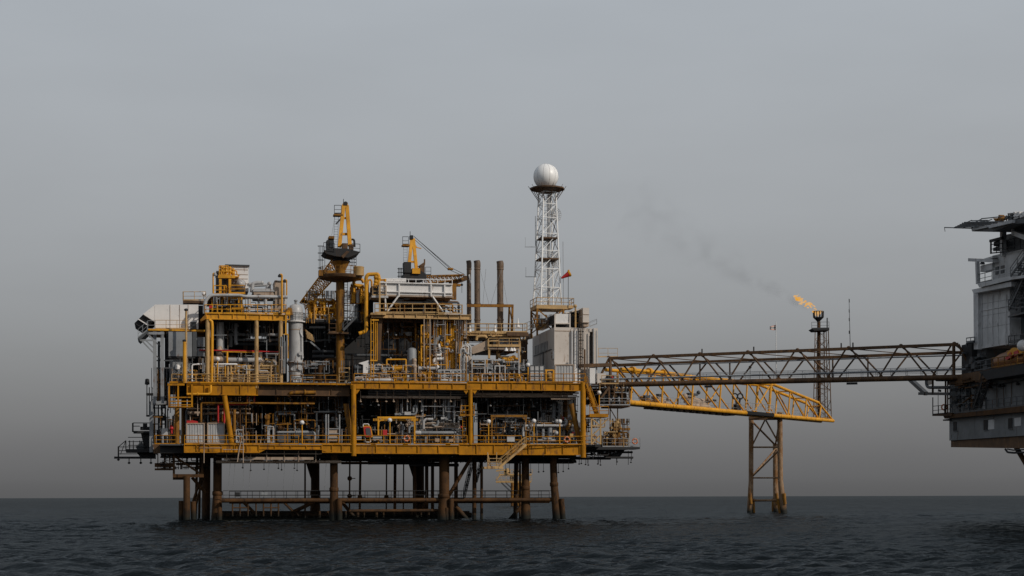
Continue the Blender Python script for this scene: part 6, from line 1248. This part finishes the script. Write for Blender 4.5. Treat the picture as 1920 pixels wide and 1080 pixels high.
al = n.nodes.new('ShaderNodeMath'); al.operation = 'DIVIDE'; al.inputs[0].default_value = 1.0; ad = n.nodes.new('ShaderNodeMath'); ad.operation = 'MULTIPLY_ADD'; l(sx.outputs['X'], ad.inputs[0]); ad.inputs[1].default_value = 0.22; ad.inputs[2].default_value = 1.0
pw = n.nodes.new('ShaderNodeMath'); pw.operation = 'POWER'; l(ad.outputs[0], pw.inputs[0]); pw.inputs[1].default_value = 1.35; l(pw.outputs[0], al.inputs[1])
l(mr.outputs[0], mu.inputs[0]); l(ed.outputs[0], mu.inputs[1]); m2 = n.nodes.new('ShaderNodeMath'); m2.operation = 'MULTIPLY'; l(mu.outputs[0], m2.inputs[0]); l(al.outputs[0], m2.inputs[1]); l(m2.outputs[0], pv.inputs['Density']); l(pv.outputs[0], o.inputs['Volume'])
p0, p1 = R0(1528, 588, fY), R0(1180, 388, fY+4); ln = (p1-p0).length; b = MB(F0); n_ = 20
b.lathe((0, 0, 0), [(0.3+0.2*ln*i/24*1.0, ln*i/24) for i in range(25)], 20, (1, 0, 0))
so_ = b.build('smoke', sm, None, (0, 0, 0)); so_.location = p0; so_.rotation_euler = (p1-p0).to_track_quat('X', 'Z').to_euler(); tag(so_, 'thin grey smoke trailing up and left from the flare flame', 'smoke', kind='stuff')
# flag, antenna -------------------------------------------------------
pb_ = onl(ba_b, bb_b, 1456); fY2 = pb_.y
T = thing('flag_pole', 'thin white pole flying a small striped flag above the brown bridge', 'flag', pb_)
MB(F0).tube(pb_, R0(1455, 603, fY2), 0.06, 0.04, n=6).build('pole', M['white'], T)
fp = lambda t, s: R0(1455-11.5*t, 608.5+4.2*t+(s*10-0)*(1-0.42*t)+0.5*math.sin(5*t), fY2+0.12*math.sin(6*t))
for s0, s1, m in ((0, .17, 'orange'), (.17, .36, 'white'), (.36, .64, 'dgrey'), (.64, .84, 'white'), (.84, 1, 'orange')):
    vs = []; N = 10
    for i in range(N+1): vs += [fp(i/N, s0), fp(i/N, s1)]
    vs2 = [v+Vector((0, 0.02, 0)) for v in vs]; o = len(vs); MB(F0).add(vs+vs2, [(2*i, 2*i+1, 2*i+3, 2*i+2) for i in range(N)]+[(o+2*i+2, o+2*i+3, o+2*i+1, o+2*i) for i in range(N)], True).build('flag_stripe', M[m], T)
p = onl(fa_t, fb_t, 1595); T = thing('radio_mast', 'tall thin dark radio mast on top of the brown bridge', 'aerial', p); MB(F0).tube(p, R0(1592, 560, p.y), 0.05, 0.03, n=6).build('rod', M['dgrey'], T); b = MB(F0)
for y in (561, 580, 596, 620): b.tube(R0(1592.2, y, p.y), R0(1592.4, y+6, p.y), 0.06, n=6)
b.build('collar', M['dark'], T)
# ================================================================== DISTANT PLATFORM seen through the legs
dY = 520
T = thing('distant_platform', 'small pale yellow platform far behind the right legs', 'oil platform', R0(975, 950, dY)); F = F0
def D(): return MB(F0)
D().B(930, 902, 996, 905, dY, 8).prism([(930, 902), (942, 904), (942, 906), (930, 904)], dY, 6).build('lower_deck', M['cream'], T); D().B(935, 889, 997, 891.5, dY, 8).build('upper_deck', M['cream'], T); D().B(956, 891.5, 966, 902, dY+2, 5).B(975, 892, 985, 902, dY+1, 5).build('cabin', M['grey'], T)
D().rail([R0(930, 902, dY), R0(997, 902, dY)], r=0.07, h=1.4).rail([R0(936, 889, dY), R0(998, 889, dY)], r=0.07, h=1.4).build('railing', M['cream'], T)
D().B(945, 881, 957, 889, dY, 3).A(930, 883, 948, 881, dY, 0.5).T(951, 878, 951, 889, dY, 0.5).A(931, 900, 938, 890, dY, 0.4).build('crane', M['cream'], T)
b = D(); b.A(940, 905, 960, 924, dY, 0.5).A(948, 905, 962, 918, dY, 0.4)
b.build('strut', M['dgrey'], T)
for x, y2, r in ((961, 955, 0.6), (972, 952, 0.5), (979, 955, 0.8), (988, 957, 1.0)): D().T(x, 905, x, y2, dY, r, n=12).build('leg', M['dyellow'], T)
b = D()
for q in ((961, 910, 979, 930), (979, 910, 961, 930), (979, 930, 965, 945)): b.T(*q, dY, 0.25)
b.build('brace', M['dyellow'], T)
# ================================================================== RIGHT PLATFORM
R2 = F2.R
def Q(): return MB(F2)
X2 = 1990
T = thing('grey_platform', 'dark grey second platform cut off by the right edge of the photo', 'oil platform', R2(1850, 838, 8))
Q().prism([(1780, 783), (X2, 756), (X2, 812), (1780, 826)], 0, 24).build('hull', M['concrete'], T); Q().prism([(1783, 826), (X2, 812), (X2, 842), (1783, 838.5)], 0.25, 23).build('hull_base', M['brown'], T)
Q().prism([(1768, 779), (X2, 752), (X2, 766), (1771, 785)], -0.8, 24).build('belt_deck', M['rust'], T)
Q().prism([(1780, 712), (X2, 690), (X2, 754), (1780, 779)], 0.6, 22).build('upper_hull', M['concrete'], T)
Q().prism([(1778, 706), (X2, 668), (X2, 690), (1778, 722)], -0.4, 23).build('main_deck', M['brown'], T); Q().prism([(1835, 697), (X2, 668), (X2, 690), (1850, 712)], -1.6, 3).build('deck_overhang', M['dark'], T)
for x1, x2, y1, y2 in ((1787, 1793.5, 791, 808), (1844, 1851, 787, 806), (1890, 1897.5, 784, 804), (1936, 1943, 781, 802)):
    w_ = Q().B(x1, y1, x2, y2, -0.06, 0.2).build('window', M['dark'], T); Q().B(x1-0.6, y2, x2+0.6, y2+1, -0.12, 0.2).build('sill', M['concrete'], w_)
for x1, x2, y1, y2 in ((1853, 1864, 787, 805), (1902, 1914, 783, 799)): Q().B(x1, y1, x2, y2, -0.04, 0.1).build('plate', M['panel'], T)
Q().stair(R2(1832, 765, -1.2), R2(1848, 716, -1.2), F2.ev, 0.9, n=18).build('stair', M['dark'], T)
Q().rail([R2(1749, 778, -0.9), R2(1782, 775, -0.9)], r=0.04).rail([R2(1749, 778, 4), R2(1749, 778, -0.9)], r=0.04).T(1749, 745, 1749, 778, -0.9, 0.07).T(1759, 730, 1759, 778, -0.9, 0.04).prism([(1759, 730), (1762, 731), (1762, 735), (1760, 734)], -0.95, 0.2).build('stage_railing', M['dark'], T); Q().prism([(1748, 778), (1784, 774), (1784, 780), (1748, 780)], -1.0, 8).build('stage_deck', M['rust'], T); Q().B(1768, 786, 1778, 788.5, -0.4, 1).build('outrigger', M['dark'], T)
b = Q(); b.A(1702, 707, 1736, 738, -1.0, 0.5).A(1724, 738, 1780, 738.5, -1.0, 0.35).P([(1737, 706, -1), (1737, 722, -1), (1741, 726.5, -1), (1780, 726.5, -1)], 0.2).B(1735, 708, 1740, 721, -1.1, 0.5).P([(1756, 708, -1), (1756, 712, -1), (1778, 712, -1)], 0.22); b.build('bridge_bracket', M['dgrey'], T); Q().T(1749, 706, 1749, 740, -1.1, 0.14).T(1773, 706, 1773, 775, -1, 0.12).T(1777, 706, 1777, 775, -0.9, 0.1).build('hanger', M['rust'], T)
for x in (1800, 1818): Q().T(x, 715, x, 779, -0.3, 0.1).build('hanger', M['dark'], T)
b = Q()
q = random.Random(12)
for i in range(26): x = q.uniform(1782, 1840); y = q.uniform(716, 760); Q().B(x, y, x+q.uniform(2, 9), y+q.uniform(1.5, 7), q.uniform(-0.5, 0.4), 0.6).T(x, y, x+q.uniform(-8, 8), y+q.uniform(2, 14), q.uniform(-0.3, 0.1), 0.07).build('service_gear', M['dgrey'], T)
b = Q()
for i in range(16): x = q.uniform(1782, 1850); y = q.uniform(706, 728); Q().B(x, y, x+q.uniform(5, 16), y+q.uniform(1.5, 4), -0.6, 0.5).build('service_gear', M['rust'], T)
Q().B(1820, 740, 1823, 765, -0.2, 0.4).T(1796, 763, 1818, 746, -0.5, 0.09).build('service_gear', M['rust'], T)
Q().T(1905, 838, 1930, 880, 2, 0.3).build('brace', M['rust'], T); b = Q(); b.P([(1885, 842, 0), (1889, 848, 0), (1900, 849, 0), (1960, 847, 0)], 0.12).P([(1889, 842, 0), (1900, 844, 0), (1960, 841, 0)], 0.08); b.build('keel_pipe', M['dark'], T)
for x, v in ((1975, 6),): Q().T(x, 840, x, 1010, v, 1.1, n=20).build('leg', M['rust'], T)
# bridge end block
Q().B(1803, 645, 1822, 706, 0.5, 4).build('bridge_abutment', M['dark'], T); b = Q()
for i in range(20): x = q.uniform(1800, 1850); y = q.uniform(655, 700); b.B(x, y, x+q.uniform(2, 8), y+q.uniform(3, 10), q.uniform(-0.2, 0.8), 0.6)
b.P([(1813, 650, 0), (1813, 643, 0), (1826, 641, 0)], 0.15).K([(1812, 642, 0), (1828, 640, 0)], r=0.04, h=0.5).B(1822, 656, 1848, 700, 1.2, 5); b.build('abutment_gear', M['dgrey'], T)
# tower house
TT = thing('accommodation_tower', 'grey panelled tower block on the second platform', 'building', R2(1860, 660, 4))
Q().prism([(1832, 549), (1893, 537), (1893, 645), (1832, 655)], 0.8, 9).build('wall', M['panel'], TT); Q().prism([(1825, 547), (1834, 544), (1834, 655), (1826, 655)], 0.4, 9).build('corner_pilaster', M['panel'], TT); Q().prism([(1822, 543), (1896, 528), (1896, 537), (1825, 550)], -0.3, 10).build('roof', M['panel'], TT); b = Q()
for y in (571, 594, 617): b.prism([(1833, y), (1893, y-10), (1893, y-9.4), (1833, y+0.6)], 0.785, 0.1)
for x in (1852, 1872): b.B(x, 552, x+0.4, 645, 0.785, 0.1)
b.build('panel_seam', M['concrete'], TT); Q().prism([(1893, 537), (X2, 518), (X2, 640), (1893, 648)], 2.2, 8).build('recess_wall', M['dgrey'], TT)
b = Q(); b.stair(R2(1898, 582, 0.6), R2(1940, 490, 0.6), F2.ev, 0.9, n=16).B(1890, 580, X2, 583, 0.3, 2).K([(1891, 580, 0.3), (1960, 572, 0.3)], r=0.05).A(1893, 642, 1960, 632, 0.4, 0.2).K([(1891, 648, 0.3), (1960, 640, 0.3)], r=0.05).B(1890, 648, X2, 650, 0.3, 2); b.build('stair', M['dgrey'], TT)
TT = thing('bridge_wing_house', 'upper grey house with open gallery below the helideck', 'building', R2(1880, 535, 3))
Q().prism([(1861, 479), (1920, 467), (X2, 455), (X2, 505), (1900, 520), (1861, 527)], 0.5, 7).build('wall', M['panel'], TT); Q().prism([(1832, 531), (1898, 519), (X2, 505), (X2, 512), (1898, 524), (1836, 539)], -0.6, 8).build('floor', M['panel'], TT); Q().prism([(1815, 484), (1861, 486), (1861, 492), (1815, 490)], -0.3, 4).prism([(1838, 487), (1861, 480), (1861, 484), (1840, 490)], -0.2, 4).build('gallery_roof', M['panel'], TT)
Q().A(1832.5, 490, 1834, 532, -0.4, 0.4).build('gallery_post', M['panel'], TT); Q().prism([(1838, 498), (1860, 493), (1860, 505), (1838, 510)], 0.2, 1).build('gallery_panel', M['panel'], TT); Q().K([(1834, 532, -0.4), (1860, 526, -0.4)], r=0.04).lathe(R2(1842, 494, 0), [(0.1, 0.4), (0.25, 0.1), (0.3, -0.1)], 10).build('gallery_railing', M['dgrey'], TT)
Q().stair(R2(1902, 518, -0.5), R2(1940, 465, -0.5), F2.ev, 0.9, n=12).build('stair', M['dgrey'], TT)
Q().prism([(1880, 450), (1886, 440), (1900, 437), (X2, 425), (X2, 460), (1880, 474)], 1.2, 5).build('upper_house', M['dgrey'], TT)
b = Q(); b.K([(1857, 476, 0), (1880, 474, 0)], r=0.05).K([(1880, 474, 0), (1960, 460, 0)], r=0.05, h=1.4).A(1857, 452, 1880, 446, 0, 0.3).A(1858, 452, 1858, 476, 0, 0.16).B(1863, 452, 1873, 460, 0.2, 1).B(1862, 462, 1878, 468, 0.4, 1); b.build('balcony', M['dark'], TT)
TT = thing('helideck', 'helideck with sloping net frames over the second platform', 'helideck', R2(1880, 430, 2))
Q().prism([(1821, 428), (1850, 420), (1897, 413), (X2, 398), (X2, 412), (1900, 420), (1860, 434), (1823, 434)], -2.5, 14).build('deck', M['dgrey'], TT); Q().prism([(1821, 427), (1852, 419), (1852, 426), (1822, 433)], -2.7, 0.4).prism([(1852, 421), (1897, 412), (1897, 418), (1854, 428)], -2.9, 0.5).build('edge_beam', M['panel'], TT)
Q().A(1881, 433, 1881, 480, 0.3, 0.55).build('post', M['panel'], TT); Q().A(1900, 436, X2, 470, -0.6, 0.5).A(1898, 418, 1900, 440, -0.8, 0.3).build('strut', M['panel'], TT)
b = Q()
for k in range(6): b.T(1788+k*4, 427-k*2.0, 1822+k*12, 428-k*2.5, -2.8-0.4*k, 0.07)
for q_ in ((1788, 427, 1822, 413), (1805, 428, 1840, 411), (1822, 427, 1860, 411), (1822, 414, 1850, 413), (1840, 410, 1880, 406), (1820, 419, 1852, 413), (1788, 427, 1820, 428), (1788, 427, 1771, 426.5)): b.T(*q_, -2.9, 0.06)
b.T(1771, 427, 1772, 434, -2.9, 0.04).T(1805, 417, 1805, 422, -2.9, 0.05); b.build('safety_net', M['dgrey'], TT)
for x1, x2, y1, y2, m, lab in ((1862, 1881, 403, 414, 'dyellow', 'yellow machinery cluster on the helideck'), (1884, 1897, 399, 412, 'dgrey', 'dark frame on the helideck edge'), (1898, 1919, 397, 405, 'white', 'white cabin corner on the helideck at the photo edge')):
    TU = thing('deck_gear', lab, 'deck gear', R2((x1+x2)/2, y2, -1.5)); b = Q(); qq = random.Random(x1)
    if m == 'white': b.B(x1, y1, x2+20, y2, -2, 3).B(x1+2, y2+0.5, x2, y2+7, -1.6, 2)
    for i in range(12): x = qq.uniform(x1, x2); y = qq.uniform(y1, y2); b.T(x, y, x+qq.uniform(-5, 5), y2+1, -2, 0.07); b.B(x, y, x+qq.uniform(1, 4), y+qq.uniform(1, 4), -2.2, 0.5)
    b.build('gear', M[m], TU)
TT = thing('lifeboat', 'orange enclosed lifeboat hull on the second platform main deck', 'lifeboat', R2(1885, 685, 0)); b = Q(); la, lb_ = R2(1864, 681, 0.9), R2(1960, 666, 0.9); ll = (lb_-la).length
b.lathe(la, [(1.15*math.sin(math.pi*min(1, max(0, t))**0.8)**0.55 if 0 < t < 1 else 0.01, ll*t) for t in [i/20 for i in range(21)]], 20, lb_-la); b.prism([(1880, 668), (1888, 657), (1935, 650), (1948, 660)], 0.2, 1.4).build('hull', M['hullorange'], TT)
Q().prism([(1888, 662), (1898, 652), (1915, 652), (1920, 660), (1900, 666), (1890, 672)], -0.45, 0.5).build('patch', M['yellow'], TT); Q().prism([(1884, 672), (1895, 660), (1897, 668), (1888, 675)], -0.52, 0.3).prism([(1900, 660), (1908, 656), (1910, 664), (1902, 668)], -0.52, 0.3).build('marking', M['red'], TT)
single(Q().sphere(R2(1918, 648, -1.0), 0.65, 12), 'satellite_dome', M['white'], 'white dome at the photo edge above the lifeboat', 'dome', R2(1918, 648, -1))
TT = thing('deck_railing', 'yellow railing along the second platform main deck by the lifeboat', 'railing', R2(1890, 690, -1.6)); Q().K([(1860, 690, -1.7), (1920, 681, -1.7), (1970, 674, -1.7)], r=0.06).build('railing', M['dyellow'], TT); Q().K([(1828, 696, -1.0), (1862, 690, -1.0)], r=0.05).build('railing', M['dgrey'], TT)
buoy(1770.5, 763.5, -0.8, 'dark life ring on the stage of the second platform', F2, (-0.5, -1, 0))

T = thing('wall_piping', 'thin pipes and lamps fixed along the second platform hull above its belt deck', 'pipework', R2(1870, 765, -0.2)); q = random.Random(31)
for i in range(5): x = 1850+i*17+q.uniform(-5, 5); Q().T(x, 716+q.uniform(0, 12), x+0.4, 766-(x-1848)*0.17, 0.45, q.choice((0.04, 0.06, 0.09)), n=6).build('pipe', M[q.choice(('panel', 'dgrey', 'rust'))], T)
for y0 in (724,): Q().T(1846, y0, 1990, y0-22, 0.42, 0.06, n=6).build('pipe', M['dgrey'], T)
for x in (1856, 1874, 1881, 1908): Q().lathe(R2(x, 726-(x-1850)*.12, 0.3), [(0.05, 0.2), (0.2, 0.05), (0.22, -0.12), (0.1, -0.2)], 10).build('lamp', M['dark'], T)
T = thing('belt_railing', 'thin grey railing along the belt deck of the second platform', 'railing', R2(1850, 770, -0.7)); Q().K([(1786, 776, -0.7), (1850, 768.5, -0.7), (1930, 759, -0.7), (1985, 752, -0.7)], r=0.04).build('railing', M['dgrey'], T)
T = thing('tower_fittings', 'ledges, ducts and cable runs on the second platform tower', 'fittings', R2(1870, 600, 0.5))
for y in (583,): Q().prism([(1834, y), (1893, y-10.5), (1893, y-9.5), (1834, y+1.0)], 0.7, 0.12).build('ledge', M['panel'], T)
for x in (1840, 1861, 1886): Q().T(x, 552, x, 648, 0.66, 0.06, n=6).build('cable_run', M['panel'], T)
for x, y in ((1866, 500), (1876, 498), (1908, 492)): Q().B(x, y, x+6, y+14, 0.4, 0.15).build('hatch', M['dgrey'], T)
Q().K([(1862, 527, -0.5), (1898, 519, -0.5)], r=0.045).build('railing', M['panel'], T)
# ================================================================== FINE GEAR: small-bore pipes, drops, cables and boxes on every level
def fine(name, label, cat, x1, x2, y1, y2, v1, v2, n, seed, mats, drops=0, hang=None, par=None):
    q = random.Random(seed); T = thing(name, label, cat, R1((x1+x2)/2, y2, (v1+v2)/2))
    bs = {m: MB() for m in mats}; gear = MB()
    for i in range(n):
        m = q.choice(mats); r = q.choice((0.035, 0.045, 0.06, 0.08)); v = q.uniform(v1, v2); k = q.random()
        xa = q.uniform(x1, x2); xb = min(x2, max(x1, xa+q.gauss(0, (x2-x1)*0.22))); ya = q.uniform(y1, y2); yb = min(y2, max(y1, ya+q.gauss(0, (y2-y1)*0.3)))
        up_ = (ya+yb)/2 < (y1+y2)/2; ye = y1 if up_ else y2
        if k < 0.32: bs[m].T(xa, ya, xb, ya+q.uniform(-.3, .3), v, r, n=6).T(xa*.8+xb*.2, ya, xa*.8+xb*.2, ye, v+0.05, 0.03, n=4).T(xa*.2+xb*.8, ya, xa*.2+xb*.8, ye, v+0.05, 0.03, n=4)
        elif k < 0.62: bs[m].T(xa, ye, xa, yb, v, r, n=6)
        elif k < 0.8: bs[m].P([(xa, ye, v), (xa, ya, v), (xb, ya, v), (xb, ye, v)], r, 6)
        elif k < 0.92: bs[m].B(xa, ya, xa+q.uniform(1.5, 4), ya+q.uniform(1.5, 5), v, q.uniform(0.2, 0.5)).T(xa+1, ya+1, xa+1, ye, v+0.1, 0.05, n=5)
        else: bs[m].T(xa, ya, xa, ye, v, 0.035, n=5); gear.lathe(R1(xa, ya, v), [(0.02, -0.15), (0.13, -0.1), (0.15, 0.05), (0.05, 0.15)], 8)
    for i in range(drops):
        x = q.uniform(x1, x2); v = q.uniform(v1, v2); yb = y1+q.uniform(0.08, 0.4)*(y2-y1); m = q.choice(mats)
        bs[m].T(x, y1, x, yb, v, 0.035, n=5); gear.lathe(R1(x, yb, v), [(0.03, 0.12), (0.14, 0.04), (0.14, -0.06), (0.02, -0.1)], 8)
    for m in mats:
        if bs[m].v: bs[m].build('small_pipe', M[m], T)['kind'] = 'stuff'
    if gear.v: gear.build('fitting', M['grey'], T)['kind'] = 'stuff'
    return T
DK = ('dark', 'dgrey', 'rust', 'grey'); MX = ('grey', 'rust', 'dyellow', 'dgrey', 'tan')
fine('small_pipework', 'fine pipes and drops in shade above the white containers', 'pipework', 350, 480, 744, 792, 1.5, 7, 70, 201, ('dgrey', 'rust', 'tan', 'dyellow'), 14)
fine('small_pipework', 'fine pipes behind railing right of the white containers', 'pipework', 425, 515, 775, 831, 1.2, 5, 60, 202, MX, 0)
fine('small_pipework', 'fine dark pipework filling the recessed bay left of the brown brace', 'pipework', 515, 655, 744, 831, 2.5, 9, 120, 203, ('dgrey', 'rust', 'dark', 'dyellow', 'grey'), 20)
fine('small_pipework', 'fine pipes and hangers under the deck above the rescue float', 'pipework', 668, 760, 746, 800, 2, 8, 70, 204, ('rust', 'dgrey', 'dark'), 14)
fine('small_pipework', 'fine pipes low behind railing under the brighter hoist gantry', 'pipework', 670, 780, 800, 831, 1.5, 4, 44, 205, MX, 0)
fine('small_pipework', 'fine grey pipes around the silver pipes in middle of the lower deck', 'pipework', 740, 874, 748, 830, 2, 5, 110, 206, ('grey', 'tan', 'dgrey', 'rust', 'lgrey'), 16)
fine('small_pipework', 'fine pipes and hangers under the deck right of the middle column', 'pipework', 890, 1084, 746, 792, 2, 8, 110, 207, ('dgrey', 'rust', 'dark', 'grey'), 24)
fine('small_pipework', 'fine pipes low behind railing at the right end of lower deck', 'pipework', 900, 1086, 792, 831, 1.6, 4.5, 110, 208, MX, 0)
fine('small_pipework', 'fine pipes threaded through the open bay of the process module', 'pipework', 392, 524, 604, 684, 2.5, 9, 90, 209, ('dgrey', 'grey', 'dark', 'rust', 'tan'), 16)
fine('small_pipework', 'fine bright pipes at the foot of the process module bay', 'pipework', 378, 526, 684, 717, 1.4, 3, 110, 210, ('tan', 'lgrey', 'cream', 'grey', 'yellow'), 0)
fine('small_pipework', 'fine yellow pipes on top deck of the process module', 'pipework', 398, 534, 556, 587, 1.8, 6, 80, 211, ('yellow', 'dyellow', 'grey', 'dgrey'), 8)
fine('small_pipework', 'fine dark pipework behind the crane pedestal and tall vessel', 'pipework', 568, 700, 606, 716, 6.5, 14, 110, 212, ('dgrey', 'dark', 'rust', 'grey'), 18)
fine('small_pipework', 'fine brown and yellow pipework under the tank module', 'pipework', 712, 800, 600, 700, 3, 9, 80, 213, ('dyellow', 'rust', 'dark', 'dgrey'), 14)
fine('small_pipework', 'fine yellow pipework at the right end under the tank module', 'pipework', 795, 875, 598, 715, 1.8, 4, 120, 214, ('yellow', 'dyellow', 'tan', 'grey'), 10)
fine('small_pipework', 'fine bright pipes along upper deck railing left of the grey drum', 'pipework', 666, 790, 684, 716, 1.0, 3, 90, 215, ('tan', 'lgrey', 'grey', 'yellow'), 0)
fine('small_pipework', 'fine grey pipes inside the metering skid', 'pipework', 884, 990, 674, 716, 1.3, 4, 150, 216, ('grey', 'lgrey', 'tan', 'dgrey', 'yellow'), 0)
fine('small_pipework', 'fine pipes on the stack deck above the air cooler', 'pipework', 868, 985, 626, 660, 4, 9, 60, 217, ('cream', 'dyellow', 'grey', 'dgrey'), 8)
fine('small_pipework', 'fine clutter around the roof machines of the off white building', 'pipework', 1000, 1092, 590, 616, 5.5, 9, 44, 218, ('dyellow', 'grey', 'dgrey', 'cream'), 0)
fine('small_pipework', 'fine pipes at the bridge landing right of the off white building', 'pipework', 1100, 1180, 718, 762, 1.0, 5, 80, 219, ('dgrey', 'rust', 'cream', 'grey', 'dark'), 8)
fine('small_pipework', 'fine gear on the right tip of the lower deck', 'pipework', 1098, 1180, 785, 838, 1.5, 4, 80, 220, ('dyellow', 'rust', 'cream', 'dgrey'), 0)
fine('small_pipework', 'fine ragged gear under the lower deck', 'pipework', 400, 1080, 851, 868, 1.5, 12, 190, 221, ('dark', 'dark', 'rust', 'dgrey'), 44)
fine('small_pipework', 'fine dark gear around the left corner columns and grey enclosure', 'pipework', 284, 330, 690, 832, 3, 8, 110, 222, ('dark', 'dgrey', 'grey', 'dyellow'), 0)
fine('small_pipework', 'fine dark gear under the left corner of the lower deck', 'pipework', 300, 392, 850, 880, 3, 9, 70, 223, ('dark', 'rust', 'dark'), 12)
fine('small_pipework', 'fine gear under the right tip of the lower deck', 'pipework', 1092, 1160, 846, 860, 2, 5, 40, 224, ('dark', 'dgrey', 'rust'), 12)
fine('small_pipework', 'fine pipes at the left foot of the process module and vent poles', 'pipework', 322, 392, 672, 716, 1.5, 4, 60, 226, ('tan', 'yellow', 'grey', 'dgrey'), 0)
fine('small_pipework', 'fine yellow pipes around the valve tree and crane foot', 'pipework', 572, 690, 545, 606, 5, 9, 110, 227, ('yellow', 'dyellow', 'yellow', 'cream', 'grey'), 0)
fine('small_pipework', 'fine pipes in front of the tall vessel base and crane pedestal', 'pipework', 540, 660, 676, 720, 2.5, 6, 60, 228, ('dyellow', 'rust', 'grey', 'tan'), 0)
